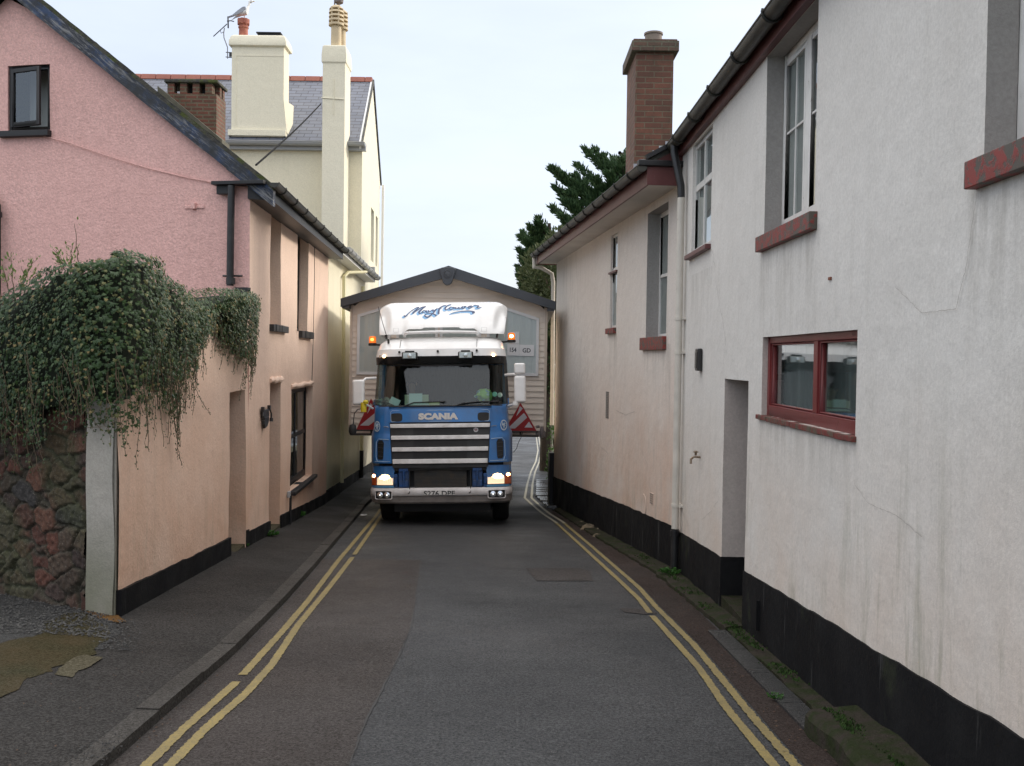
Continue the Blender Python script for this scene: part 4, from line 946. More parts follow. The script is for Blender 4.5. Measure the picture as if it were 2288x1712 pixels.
MB().hexa([(gx-.40,gy-.03,gz+.05),(gx-.40,gy+.03,gz+.05),(gx-.2,gy+.04,gz+.12),(gx-.2,gy-.04,gz+.12),(gx-.42,gy-.02,gz+.07),(gx-.42,gy+.02,gz+.07),(gx-.2,gy+.03,gz+.16),(gx-.2,gy-.03,gz+.16)]).build('tail', simple('dark_feathers', (.10,.10,.11), .7), gl)
hx = gx+.19; hz = gz+.20+.30
MB().lathe((hx+.01,gy,hz), [(.004,-.05),(.035,-.04),(.05,-.01),(.048,.02),(.03,.045),(.004,.055)], 14).build('head', bpy.data.materials['white_feathers'], gl, smooth=True)
MB().tube([(hx+.04,gy,hz),(hx+.09,gy,hz-.005),(hx+.115,gy,hz-.02)], [.016,.012,.004], 8).build('beak', simple('yellow_beak', (.55,.38,.12), .5), gl)
for sg in (-1,1): 
    MB().tube([(gx-.0+.02,gy+sg*.03,gz+.13),(gx+.02,gy+sg*.03,gz+.01)], .007, 6).box((gx,gy+sg*.03-.02,gz),(gx+.07,gy+sg*.03+.02,gz+.008)).build('leg', simple('pink_leg', (.5,.33,.28), .6), gl)
    MB().lathe((hx+.035,gy+sg*.042,hz+.012), [(.002,-.006),(.007,0),(.002,.006)], 8).build('eye', M['black_metal'], gl)
# television aerial on the stack
ta = thing('television_aerial', 'grey television aerial strapped to the big cream chimney', 'aerial', at(508,130,YK))
def A_(x, y, dy=0): return at(470+x/11.82, y/11.82, YK+.1+dy)
MB().tube([A_(455,1550),A_(452,1250),A_(360,1000),A_(352,880),A_(372,740)], .014, 6).build('mast', M['galv'], ta)
MB().tube([A_(80,965),A_(440,635)], .013, 6).tube([A_(440,560),A_(540,550),A_(625,572)], .014, 6).tube([A_(262,800),A_(285,880),A_(350,845)], .009, 5).build('boom', M['black_metal'], ta)
MB().tube([A_(465,440),A_(472,745)], .02, 6).tube([A_(468,560,-.12),A_(468,560,.12)], .014, 6).build('reflector', M['black_metal'], ta)
el = MB()
for k in range(9):
    x = 100+k*38; y = 945-k*35; el.tube([A_(x,y,-.14),A_(x,y,.14)], .005, 5)
el.build('director_rods', M['galv'], ta)
MB().tube([A_(410,1385),A_(580,1390)], .012, 6).tube([A_(405,1505),A_(590,1530)], .012, 6).box(tuple(A_(520,1480)-Vector((.02,.02,.02))), tuple(A_(580,1420)+Vector((.02,.02,.02)))).build('strap_bracket', M['black_metal'], ta)
# overhead cable from the slender stack to the cottage roof
ca = at(717,232,YK2); cb_ = at(572,369,14.5)
tag(MB().tube([ca+(cb_-ca)*(k/12)-Vector((0,0,.04*sin(pi*k/12))) for k in range(13)], .016, 5).build('overhead_cable', simple('cable_rubber', (.01,.01,.01), .9, spec=.1)), 'thin black cable from the slender cream chimney down to cottage roof', 'cable')
# ================================================================ right-hand houses
wh = thing('white_house', 'near white rendered house with a maroon window and tall recessed upstairs windows', 'house', (2.0, 6, zr(6)))
def r1(px, py, off=0): return R1.m(px, py, off)
ZW = 4.13
def R1rect(x0, x1, y0, y1, xm=None): 
    xm = xm or x0; return r1(x0,(y0+y1)/2)[0], r1(x1,(y0+y1)/2)[0]
s_far, s_near = r1(1712,300)[0], r1(1824,250)[0]
W2 = (s_near, s_far, r1(1700,534)[1]+.0, ZW-.004, .135)
sA = r1(2203,200)[0]; W1 = (sA-1.22, sA, r1(2180,366)[1], ZW-.004, .135)
W3 = (r1(1590,430)[0], r1(1547,430)[0], r1(1548,568)[1], r1(1547,330)[1], .03)
DR = (r1(1668,1050)[0], r1(1617,1000)[0], -2.5, r1(1618,846)[1], .42)
GW = (r1(1913,850)[0], r1(1702,850)[0], r1(1702,928)[1], r1(1702,754)[1], .045)
S1 = 11.95-2.2
M['door_reveal'] = plaster('pinkish_reveal', (.56,.49,.45), (.44,.39,.36), bsc=60, bstr=.4)
M['reveal'] = plaster('grey_cement_reveal', (.40,.385,.365), (.28,.27,.255), streak=(.22,.21,.19), streak_amt=.4, bsc=60, bstr=.4, bdist=.006)
rvm = []; mb = wall(R1, -1.5, S1, -1.8, ZW, [W1, W2, W3, DR, GW], step=.3, amp=.006, rev=rvm); sw_ = mb.build('street_wall', M['white_render'], wh, smooth=True); [r_.build('reveal', m_, sw_, smooth=True) for r_, m_ in zip(rvm, (M['reveal'], M['reveal'], M['white_render'], M['door_reveal'], M['door_reveal']))]
pt = interp([(-1.5,.47),(3.9-2.2,.25),(8.5-2.2,-.085),(11.95-2.2,-.335)])
plinth(R1, -1.5, S1, pt, [(DR[0], DR[1], .42)], off=.012, amp=.007).build('plinth', M['plinth'], wh)
mb = MB(); mb.face((2,.7,-1.8),(9,.7,-1.8),(9,.7,ZW),(2,.7,ZW)).face((2,11.95,-1.8),(9,11.95,-1.8),(9,11.95,ZW),(5.5,11.95,6.6),(2,11.95,ZW)).face((9,.7,-1.8),(9,11.95,-1.8),(9,11.95,ZW),(9,.7,ZW)); mb.build('rear_walls', M['white_render'], wh)
MB().hexa([(1.82,.5,ZW+.09),(5.5,.5,6.75),(5.5,12.03,6.75),(1.82,12.03,ZW+.09),(1.82,.5,ZW+.16),(5.5,.5,6.83),(5.5,12.03,6.83),(1.82,12.03,ZW+.16)]).hexa([(9.2,.5,ZW+.16),(5.5,.5,6.75),(5.5,12.03,6.75),(9.2,12.03,ZW+.16),(9.2,.5,ZW+.24),(5.5,.5,6.83),(5.5,12.03,6.83),(9.2,12.03,ZW+.24)]).build('roof', M['slate_dark'], wh)
MB().wbox(R1, -1.5, S1+.02, ZW, ZW+.125, -.05, .06).build('fascia', M['red_fascia'], wh)
gutter(R1, -1.5, S1+.04, ZW+.12, .14, .068, M['gutter'], wh, brk=1.02)
def rend_window(o, wnd_mat, depth): pass
# upstairs windows
def casement(o, name='window'):
    w = sash(R1, o, wh, o[4], M['white_paint'], zs=(), fw=.055, midx=((.5,.11),), curtain=False, name=name)
    a, b, c, d = o[:4]; m = (a+b)/2
    for u0, u1 in ((a+.055, m-.055), (m+.055, b-.055)):
        f = MB()
        for q in ((u0,u0+.035,c+.07,d-.06),(u1-.035,u1,c+.07,d-.06),(u0+.035,u1-.035,c+.07,c+.13),(u0+.035,u1-.035,d-.10,d-.06)): f.wbox(R1, *q, -o[4]-.03, -o[4]+.004)
        x = (u0+u1)/2; f.wbox(R1, x-.009, x+.009, c+.13, d-.10, -o[4]-.02, -o[4]-.004); z = c+(d-c)*.56; f.wbox(R1, u0+.035, x-.009, z-.009, z+.009, -o[4]-.02, -o[4]-.005); f.wbox(R1, x+.009, u1-.035, z-.009, z+.009, -o[4]-.02, -o[4]-.005); f.build('casement', M['white_paint'], w, bevel=.003)
    cu = MB()
    for q0, q1 in ((0,1),): cu.grid(lambda u, v: R1.P(a+.06+(b-a+.2)*(q0+(q1-q0)*u), c-.05+(d-c+.4)*v, -o[4]-.034-.007*sin(u*40)), 40, 1)
    cu.build('curtain', M['curtain'], w, smooth=True)
    return w
casement(W2); casement(W1)
w3 = sash(R1, W3, wh, .03, M['white_paint'], zs=(.60,), fw=.05, bar=.07, midx=((.5,.035),), curtain=True)
def rsill(fr, o, hgt, ext, out, drop=0, parent=None): 
    return sill(fr, o[0]-ext, o[1]+ext, o[2]-hgt, o[2]+.005, M['red_sill'], parent, out, .12)
rsill(R1, W2, .115, .07, .055, 0, wh); rsill(R1, W1, .115, .07, .055, 0, wh)
sill(R1, W3[0]-.02, W3[1]+.12, W3[2]-.05, W3[2]+.0, M['red_fascia'], wh, .06, .04)
# maroon ground-floor window
a, b, c, d = GW[:4]; f = MB(); k = GW[4]; xm = r1(1806,850,)[0]
for q in ((a,a+.06,c,d),(b-.06,b,c,d),(xm-.045,xm+.045,c+.085,d-.05),(a+.06,b-.06,c,c+.085),(a+.06,b-.06,d-.05,d)): f.wbox(R1, *q, -k-.06, -k)
gwf = f.build('window', M['red_frame'], wh, bevel=.004)
for u0, u1 in ((a+.06,xm-.045),(xm+.045,b-.06)):
    f = MB()
    for q in ((u0,u0+.03,c+.085,d-.05),(u1-.03,u1,c+.085,d-.05),(u0+.03,u1-.03,c+.085,c+.10),(u0+.03,u1-.03,d-.065,d-.05)): f.wbox(R1, *q, -k-.05, -k-.012)
    f.build('casement', M['red_frame'], gwf, bevel=.003)
MB().face(R1.P(a+.04,c+.05,-k-.035),R1.P(b-.04,c+.05,-k-.035),R1.P(b-.04,d-.03,-k-.035),R1.P(a+.04,d-.03,-k-.035)).build('pane', glassm('maroon_window_glass', refl=.22, tr=.7), gwf)
cu = MB().grid(lambda u, v: R1.P(a+.05+(b-a-.1)*u, c+.05+(d-c-.1)*v, -k-.13-.03*sin(u*23)*(1-.3*v)-.012*sin(u*71)), 80, 1); 
t = NT('sheer_net'); tr = t.n('ShaderNodeBsdfTransparent'); df = t.n('ShaderNodeBsdfDiffuse'); df.inputs[0].default_value = (.50,.58,.58,1); ms = t.n('ShaderNodeMixShader'); ms.inputs[0].default_value = .5; t.L(tr.outputs[0], ms.inputs[1]); t.L(df.outputs[0], ms.inputs[2]); t.L(ms.outputs[0], t.out.inputs[0]); M['sheer'] = t.m
cu.build('curtain', M['sheer'], gwf, smooth=True)
MB().wbox(R1, a-.8, b+.8, c-.6, d+.3, -2.4, -2.3).build('room_back', simple('room_wall', (.25,.30,.31), .9), gwf)
MB().wbox(R1, a, b, c-.1, c-.02, -.6, -.15).build('inner_sill', simple('inner_sill', (.5,.5,.48), .6), gwf)
it = MB(); it.lathe(tuple(R1.P(b-.55, c-.0, -.38)), [(.05,0),(.10,.05),(.12,.12),(.09,.2),(.03,.24)], 14); it.lathe(tuple(R1.P(a+.45, c-.0, -.38)), [(.16,0),(.18,.03),(.15,.10),(.06,.14)], 14)
tag(it.build('bowl', simple('pale_bowls', (.45,.52,.42), .6)), 'pale bowls standing inside on the sill of the maroon window', 'bowl')
# mossy sloping lower sill
sl_ = MB(); 
for kk in range(14):
    s0 = a-.02+(b-a+.1)*kk/14; s1 = a-.02+(b-a+.1)*(kk+1)/14; j = random.uniform(-.004,.004); sl_.wbox(R1, s0, s1, c-.035+j, c+.002, -.06, .025+j)
sl_.build('sill', chipped('mossy_red_sill', (.17,.03,.025), (.09,.075,.05), .47, .56, .7), wh, bevel=.004)
# doorway
MB().wbox(R1, DR[0]-.05, DR[1]+.05, -1.8, DR[3]+.05, -.5, -.45).build('door', M['door_paint'], wh)
MB().wbox(R1, DR[0], DR[1], -1.8, zr(8.9)+.13, -.45, .0).build('doorstep', M['ledge'], wh)
# rainwater pipe at the joint of the two houses
pp = [r1(1526,360,.10), r1(1522,425,.07)]
x_ = R1.m(1522,430,.07); xs_ = x_[0]
zc = R1.m(1507,1180,.07)[1]; zb_ = R1.m(1506,1272,.07)[1]
dpR = MB().tube([R1.P(xs_,x_[1],.07), R1.P(xs_,zc,.07)], .042, 12).build('downpipe', M['cream_pipe'], wh, smooth=True)
MB().tube([R1.P(xs_+.05,ZW+.12,.15), R1.P(xs_+.05,ZW-.02,.15), R1.P(xs_+.03,ZW-.14,.13), R1.P(xs_,x_[1]+.08,.075), R1.P(xs_,x_[1]-.06,.07)], .045, 12).build('swan_neck', M['black_metal'], dpR, smooth=True)
MB().tube([R1.P(xs_,zc,.07), R1.P(xs_,zb_,.07)], .046, 12).tube([R1.P(xs_,zc-.02,.07), R1.P(xs_,zc-.09,.07)], .056, 12).build('pipe_foot', M['black_metal'], dpR, smooth=True)
pb_ = MB()
for z in (R1.m(1518,712,.07)[1], R1.m(1518,788,.07)[1], R1.m(1510,1130,.07)[1]): pb_.tube([R1.P(xs_,z-.02,.07), R1.P(xs_,z+.02,.07)], .05, 12).wbox(R1, xs_-.09, xs_+.09, z-.012, z+.012, 0, .04)
pb_.build('pipe_bracket', M['cream_pipe'], dpR)
# patched pebble and nail marks
q = r1(1856,622); MB().wbox(R1, q[0]-.02, q[0]+.03, q[1]-.01, q[1]+.008, 0, .008).build('nail_stub', simple('rust', (.2,.07,.04), .9), wh)
# thin crack lines
def crack(fr, pts, w, parent):
    c = MB(); L = []
    for (x0, y0), (x1, y1) in zip(pts, pts[1:]):
        n = max(2, int(abs(x1-x0)/6+abs(y1-y0)/14))
        for k in range(n): L.append((x0+(x1-x0)*k/n+random.uniform(-1.2,1.2), y0+(y1-y0)*k/n+random.uniform(-1.2,1.2)))
    L.append(pts[-1]); Q = [fr.m(x, y, .009) for x, y in L]
    for (s0, z0), (s1, z1) in zip(Q, Q[1:]):
        d = Vector((s1-s0, z1-z0)); 
        if d.length < 1e-5: continue
        n = Vector((-d.y, d.x)).normalized()*w*random.uniform(.5,1.1); c.face(fr.P(s0-n.x,z0-n.y,.0095), fr.P(s1-n.x,z1-n.y,.0095), fr.P(s1+n.x,z1+n.y,.0095), fr.P(s0+n.x,z0+n.y,.0095))
    return c.build('render_crack', M['crack'], parent)
M['crack'] = simple('crack', (.34,.31,.28), .95)
crack(R1, [(2182,432),(2170,520),(2158,600),(2136,690)], .0022, wh)
crack(R1, [(2000,640),(2060,700),(2136,690)], .0012, wh)
crack(R1, [(1908,1080),(1940,1125),(2000,1150),(2060,1200)], .0013, wh)
crack(R1, [(1592,560),(1604,660),(1622,760),(1615,830)], .0025, wh)
crack(R1, [(1515,1135),(1530,1150),(1537,1173)], .002, wh)
crack(R1, [(1567,1162),(1590,1140),(1607,1115)], .0018, wh)
# plinth post stub
q = r1(1700,1375); MB().wbox(R1, q[0]-.015, q[0]+.015, q[1]-.12, q[1]+.12, 0, .04).build('plinth_stub', M['plinth'], wh)

# wall lamp and tap
q = r1(1567,804); zt = r1(1567,779)[1]; zb2 = r1(1567,829)[1]
wl_ = thing('wall_lamp', 'slim black box lamp on white wall left of the maroon window', 'lamp', R1.P(q[0], zb2, 0))
MB().wbox(R1, q[0]-.075, q[0]+.075, zb2, zt, .004, .055).build('housing', M['black_metal'], wl_, bevel=.012)
MB().wbox(R1, q[0]-.05, q[0]+.05, zb2+.03, zt-.03, .055, .062).build('lens', simple('smoked_lens', (.04,.045,.045), .2), wl_, bevel=.006)
q = r1(1565,1022); tp = thing('outdoor_tap', 'small rusty tap sticking out of white wall below the slim black lamp', 'tap', R1.P(q[0], q[1], 0))
M['brass'] = simple('tarnished_brass', (.20,.12,.06), .5, metal=.5, c2=(.35,.3,.24), nsc=40)
MB().tube([R1.P(q[0],q[1],.0),R1.P(q[0],q[1]+.005,.07),R1.P(q[0],q[1]-.02,.10),R1.P(q[0],q[1]-.07,.10)], .012, 8).lathe(tuple(R1.P(q[0],q[1]+.02,.05)), [(.012,0),(.014,.03),(.03,.032),(.03,.04),(.005,.045)], 10).build('spout', M['brass'], tp, smooth=True)
MB().wbox(R1, q[0]-.035, q[0]+.035, q[1]+.055, q[1]+.068, .04, .06).build('handle', M['brass'], tp)

# ---- far white house
wf_ = thing('far_white_house', 'white rendered house with wide white soffit and brick chimney', 'house', R2.P(4, zr(16), -.5))
ZS = 3.80
def r2(px, py, off=0): return R2.m(px, py, off)
S2 = r2(1241,800)[0]
TA = (r2(1491,600)[0], r2(1445.5,600)[0], r2(1446,758)[1], r2(1447,478)[1], .17)
TB = (r2(1378.5,620)[0], r2(1364,620)[0], r2(1366,735)[1], r2(1366,527)[1], .03)
rvm = []; mb = wall(R2, 0, S2, -2.4, ZS, [TA, TB], step=.4, amp=.008, rev=rvm); sw_ = mb.build('street_wall', M['white_far'], wf_, smooth=True); [r_.build('reveal', m_, sw_, smooth=True) for r_, m_ in zip(rvm, (M['reveal'], M['white_far']))]
plinth(R2, 0, S2, interp([(0,-.30),(3,-.47),(S2,-.90)]), off=.014, amp=.008).build('plinth', M['plinth'], wf_)
c0 = R2.P(S2, 0); c1 = c0+Vector((6.5,.68,0)); mb = MB(); mb.face((c0.x,c0.y,-2.4),(c1.x,c1.y,-2.4),(c1.x,c1.y,ZS),(c0.x,c0.y,ZS)); c2 = Vector((8.5,12,0)); mb.face((c1.x,c1.y,-2.4),(c2.x,c2.y,-2.4),(c2.x,c2.y,ZS),(c1.x,c1.y,ZS)); mb.build('rear_walls', M['white_far'], wf_)
OV = .385; E0 = .0; E1 = S2+.30
MB().wbox(R2, E0, E1, ZS, ZS+.03, -.1, OV).build('soffit', M['soffit'], wf_)
fb = MB().wbox(R2, E0, E1, ZS-.02, ZS+.19, OV, OV+.03).wbox(R2, E0-.03, E0, ZS-.02, ZS+.19, .02, OV+.03).wbox(R2, E1, E1+.03, ZS-.02, ZS+.19, -2, OV+.03); fb.build('fascia', M['red_fascia'], wf_)
gutter(R2, E0-.05, E1+.02, ZS+.19, OV+.10, .065, M['gutter'], wf_, brk=.78)
MB().wbox(R2, E0-.07, E0+.05, ZS+.20, ZS+.27, -.05, OV+.14).build('gutter_return', M['black_wood'], wf_, bevel=.01)
def q2(s, k, up=0): p = R2.P(s, ZS+.20, OV+.05); r = R2.P(s, ZS+.20+3.45*.70, -4.45*.88+.0); v = p+(r-p)*k; v.z += up; return v
def hip(s, up=0): return q2(s, 1, up)
rr = MB(); A = [q2(E0-.02,0), q2(E1,0), q2(E1-2.6,1), q2(E0-.02,1)]; rr.hexa(A+[v+Vector((0,0,.08)) for v in A])
rr.face(q2(E1,0,.08), q2(E1-2.6,1,.08), R2.P(E1, ZS+.28, -8.2)); rr.face(q2(E0-.02,1,.08), q2(E1-2.6,1,.08), R2.P(E1, ZS+.28, -8.2), R2.P(E0, ZS+.28, -8.2)); rr.build('roof', M['slate_dark'], wf_)
# maroon gable piece under the verge, dark verge strip
MB().prism([R2.P(E0-.0, ZS+.19, OV-.02), R2.P(E0, ZS+.19, -.02), R2.P(E0, ZS+.56, -.10), R2.P(E0, ZS+.24, OV-.02)], R2.u*-.02).build('gable_board', M['red_fascia'], wf_)
MB().beam(q2(E0-.04,0,.10), q2(E0-.04,.30,.10), .07, .05).build('verge', M['black_wood'], wf_)
# windows
w = sash(R2, TA, wf_, .17, M['white_paint'], zs=(.5,), fw=.06, bar=.045, curtain=True)
w = sash(R2, TB, wf_, .03, M['white_paint'], zs=(.62,), fw=.045, bar=.09, curtain=True)
MB().wbox(R2, TB[0]-.03, TB[1]+.04, TB[2]+(TB[3]-TB[2])*.62-.05, TB[2]+(TB[3]-TB[2])*.62-.02, -.02, .03).build('transom_drip', M['red_fascia'], w)
sill(R2, TA[0]-.02, TA[1]+.16, TA[2]-.15, TA[2]+.02, M['red_sill'], wf_, .05, .18)
sill(R2, TB[0]-.02, TB[1]+.12, TB[2]-.08, TB[2]+.01, M['red_sill'], wf_, .05, .05)
# vents
def grille(fr, s0, s1, z0, z1, n, parent, mat, slots):
    m = MB().wbox(fr, s0, s1, z0, z1, 0, .012); o = m.build('vent', mat, parent); k = MB()
    for i in range(n):
        for j in range(slots): 
            za = z0+(z1-z0)*(i+.25)/n; zb = z0+(z1-z0)*(i+.75)/n; sa = s0+(s1-s0)*(j+.2)/slots; sb = s0+(s1-s0)*(j+.8)/slots; k.wbox(fr, sa, sb, za, zb, .010, .014)
    k.build('vent_holes', M['black_metal'], o); return o
a = r2(1361,905); b = r2(1355,905); z0 = r2(1358,935)[1]; z1 = r2(1358,875)[1]; grille(R2, a[0], b[0], z0, z1, 16, wf_, simple('vent_frame', (.28,.25,.22), .8), 2)
a = r2(1461,1114); b = r2(1454,1114); z0 = r2(1458,1127)[1]; z1 = r2(1458,1102)[1]; grille(R2, a[0], b[0], z0, z1, 5, wf_, M['white_far'], 4)
for px, py in ((1439,1128),):
    q = r2(px, py); m = MB().lathe((0,0,0), [(.0,0),(.14,.004),(.15,0)], 20, axis='Y'); 
    for v in m.v: s, z = v.x, v.z; v.xyz = R2.P(q[0]+s, q[1]+z, .003+abs(v.y)*2)
    m.build('render_patch', M['white_far'], wf_, smooth=True)
crack(R2, [(1430,1000),(1446,1035),(1452,1085),(1455,1100)], .003, wf_); crack(R2, [(1376,918),(1398,928),(1418,920)], .003, wf_); crack(R2, [(1345,1000),(1360,1014),(1356,1030)], .003, wf_)
# dark pier and railing end at the far corner
q = r2(1232,1060,.02)
MB().wbox(R2, S2-.02, S2+.22, -2.4, EYE+(801-1009)/2224*22.2, -.16, .10).build('corner_pier', M['black_wood'], wf_, bevel=.01)
# rainwater pipe on the far corner
g0 = R2.P(E1-.02, ZS+.14, OV+.08); e_ = at(1238, 640, g0.y+.1)
fp = MB().tube([g0, g0-Vector((0,0,.22)), at(1209,598,g0.y+.05), at(1233,612,g0.y+.1), at(1236,630,g0.y+.12), at(1234,900,g0.y+.12), at(1233,950,g0.y+.12)], .047, 10)
fp.build('downpipe', M['cream_pipe'], wf_, smooth=True)
# brick chimney rising by the eaves
YB = 16.0; a = at(1419,250,YB); b = at(1503,250,YB); k = at(1400,250,YB+1.5); cz = at(1460,117,YB).z; tz = at(1460,93,YB).z
ratio = at(1400,250,1).x; yb = a.x/ratio
chB = MB().box((a.x,YB,2.5),(b.x,yb,cz)).build('chimney', M['brick'], wf_)
MB().box((a.x-.075,YB-.075,cz),(b.x+.075,yb+.075,tz)).box((a.x-.05,YB-.05,tz),(b.x+.05,yb+.05,tz+.03)).build('chimney_cap', M['brick_cap'], chB, bevel=.012)
pz = at(1459,92,YB+.5); pt_ = at(1459,77,YB+.5).z; MB().lathe((pz.x,YB+.45,0), [(.14,tz),(.14,pt_-.03),(.155,pt_-.03),(.155,pt_),(.11,pt_),(.11,tz+.1)], 18).build('chimney_pot', M['pot_grey'], chB, smooth=True)
fl = MB()
for k in range(6):
    x0 = a.x+(b.x-a.x)*k/6; zz = at(1419,372,YB).z-.03+(at(1503,312,YB).z-at(1419,372,YB).z)*k/6; fl.box((x0-.01,YB-.012,zz-.5),(x0+(b.x-a.x)/6+.01,YB-.002,zz+.07))
fl.box((a.x-.012,YB-.01,at(1419,385,YB).z-.4),(a.x-.002,yb,at(1419,385,YB).z+.02)); fl.build('lead_flashing', M['lead'], chB)

# ---- verge stones, low wall and shrubs past the corner
lw = MB(); random.seed(3)
for k in range(16):
    y = 30+.55*k; x0 = road_r(y)+.32+random.uniform(-.03,.03)
    for j in range(2):
        z = zr(y)+.0+.20*j; h = random.uniform(.17,.21); L = random.uniform(.42,.54); lw.box((x0+random.uniform(0,.05),y,z),(x0+.6,y+L,z+h))
tag(lw.build('low_stone_wall', simple('pinkish_stone', (.30,.22,.19), .85, c2=(.16,.14,.12), nsc=4, bump=.6, bsc=14, bd=.03), bevel=.03, org=Vector((1.6,32,zr(32)))), 'low pinkish stone verge wall along the road behind the lorry', 'wall')
def leafmat(name, c1, c2, c3=None, rough=.5, tr=.25):
    t = NT(name); oi = t.n('ShaderNodeNewGeometry'); c = t.mix(oi.outputs['Random Per Island'], c1, c2)
    if c3: c = t.mix(t.rng(oi.outputs['Random Per Island'], .88, .93), c, c3)
    t.col(c); t.rough(rough); t.b.inputs['Specular IOR Level'].default_value = .4
    tl = t.n('ShaderNodeBsdfTranslucent'); t.L(c, tl.inputs[0]); m = t.n('ShaderNodeMixShader'); m.inputs[0].default_value = tr; t.L(t.b.outputs[0], m.inputs[1]); t.L(tl.outputs[0], m.inputs[2]); t.L(m.outputs[0], t.out.inputs[0]); return t.m
M['ivy'] = leafmat('ivy_leaf', (.018,.046,.011), (.045,.088,.021), (.13,.13,.04), rough=.45, tr=.10)
M['ivy_stem'] = simple('ivy_stem', (.14,.10,.06), .8, c2=(.07,.05,.03))
M['twig'] = simple('twig', (.10,.07,.045), .85)
M['cypress'] = leafmat('cypress_foliage', (.024,.062,.024), (.062,.115,.042), rough=.7, tr=.1)
M['holm'] = leafmat('grey_green_foliage', (.055,.075,.03), (.10,.12,.05), rough=.7, tr=.15)
M['shrub'] = leafmat('shrub_leaf', (.05,.13,.025), (.10,.20,.05), rough=.5, tr=.3)
M['weed'] = leafmat('weed_leaf', (.03,.10,.015), (.06,.16,.03), rough=.5, tr=.3)
M['bark'] = simple('bark', (.06,.045,.035), .95, c2=(.03,.025,.02), nsc=8, bump=.6, bsc=20, bd=.03)
def rv(s=1): 
    while True:
        v = Vector((random.uniform(-1,1),random.uniform(-1,1),random.uniform(-1,1)))
        if .05 < v.length <= 1: return v*s
def leaf(mb, p, d, s, w=.55, flat=None):
    """a pointed leaf blade"""
    d = d.normalized(); r = d.cross(flat or rv()).normalized()*s*w*.5; i = len(mb.v); up = d.cross(r).normalized()*s*.12
    mb.v += [p, p+d*s*.45+r+up, p+d*s, p+d*s*.45-r+up]; mb.f.append((i,i+1,i+2)); mb.f.append((i,i+2,i+3))
def conifer(name, label, base, limbs, trunk, spray, mat, group=None, n_s=60, cl=.30):
    """limbs: (start on trunk, tip, clump width); flat upswept sprays of many small scale-leaf tufts"""
    t = thing(name, label, 'tree', base); tk = MB(); tk.tube([Vector(p) for p in trunk], [.22*(1-.75*k/(len(trunk)-1)) for k in range(len(trunk))], 8)
    cr = MB()
    for a, b, w in limbs:
        a, b = Vector(a), Vector(b); n = 7; pts = []
        for k in range(n+1):
            u = k/n; p = a+(b-a)*u; p.z -= .25*sin(pi*u)*(b-a).length*.35; pts.append(p)
        tk.tube(pts, [.06*(1-.8*k/n) for k in range(n+1)], 5, cap=False)
        L = (b-a).length; m = int(n_s*L*w)
        for _ in range(m):
            u = random.random()**.55; k = min(n-1, int(u*n)); p = pts[k]+(pts[k+1]-pts[k])*(u*n-k); d = (pts[k+1]-pts[k]).normalized()
            side = rv(); side.z *= .45; side = side*w*(1.12-u)*.8
            q = p+side; dd = (d*1.0+side.normalized()*.7+Vector((0,0,.35))).normalized()
            for j in range(spray):
                o = q+rv(cl*.35); e2 = (dd+rv(.45)).normalized(); leaf(cr, o, e2, random.uniform(.5,1.1)*cl, .30)
        for j in range(10): leaf(cr, b+rv(.1)*w-(b-a).normalized()*.1*j*w, ((b-a).normalized()+rv(.35)), cl*1.2, .26)
    tk.build('trunk', M['bark'], t, smooth=True); cr.build('crown', mat, t, fixn=False); return t
random.seed(11)
YT = 31.0
def limbset(px_pts, Y, cx, zlo=0, dY=1.6):
    return [(a, b, w) for a, b, w in px_pts]
T0 = at(1395,560,YT)
tips = [(1306,335,.5),(1330,337,.5),(1290,370,.5),(1233,378,.6),(1240,383,.6),(1262,395,.6),(1243,420,.6),(1285,395,.7),(1350,352,.6),(1372,356,.7),(1392,360,.7),(1410,340,.6),(1430,350,.8),(1232,464,.6),(1256,447,.5),(1275,455,.6),(1270,430,.7),(1300,420,.8),(1330,400,.8),(1360,390,.9),(1390,385,.9),(1320,450,.8),(1350,440,.9),(1300,475,.7),(1380,430,.9),(1410,400,.9),(1450,380,.9),(1480,400,.8),(1262,500,.6),(1290,510,.7),(1255,486,.5)]
limbs = []
for x, y, w in tips:
    b = at(x, y, YT+random.uniform(-1.3,1.6)); u = random.uniform(.25,.6); s = Vector((T0.x+.2*random.uniform(-1,1), YT, b.z-(T0.x-b.x)*.35-.3-random.random()*.5)); limbs.append((s, b, w*.68))
conifer('cypress_tree', 'tall dark cypress with upswept sprays behind house, left of the brick chimney', (T0.x, YT, zr(31)), limbs, [(T0.x,YT,zr(31)),(T0.x+.1,YT,2),(T0.x,YT,5),(T0.x-.1,YT,7.2)], 5, M['cypress'], n_s=170, cl=.21)
YU = 34.0; T1 = at(1226,600,YU); tips = []
for k in range(46):
    y = 500+190*random.random()**.8; half = 8+(y-480)*.32; half = min(half, 46); x = 1203+random.uniform(-1,1)*half
    tips.append((x, y, .45))
tips += [(1203,487,.3),(1200,497,.35),(1208,500,.35),(1183,505,.35),(1192,515,.4),(1213,512,.4),(1168,520,.35),(1162,528,.35),(1175,540,.4),(1160,560,.4),(1165,575,.4),(1158,598,.4),(1160,620,.4),(1166,640,.4),(1172,655,.4),(1195,665,.5),(1190,640,.5),(1183,560,.5)]
limbs = []
for x, y, w in tips:
    b = at(x, y, YU+random.uniform(-1.2,1.2)); limbs.append((Vector((T1.x+.1, YU, b.z-.45-abs(b.x-T1.x)*.5)), b, w*1.1))
for k in range(30):
    zz = random.uniform(.9, 4); a_ = random.random()*6.3; b = Vector((T1.x+.35+.6*cos(a_), YU+1.0*sin(a_), zz)); limbs.append((Vector((T1.x+.1,YU,zz-.4)), b, .5))
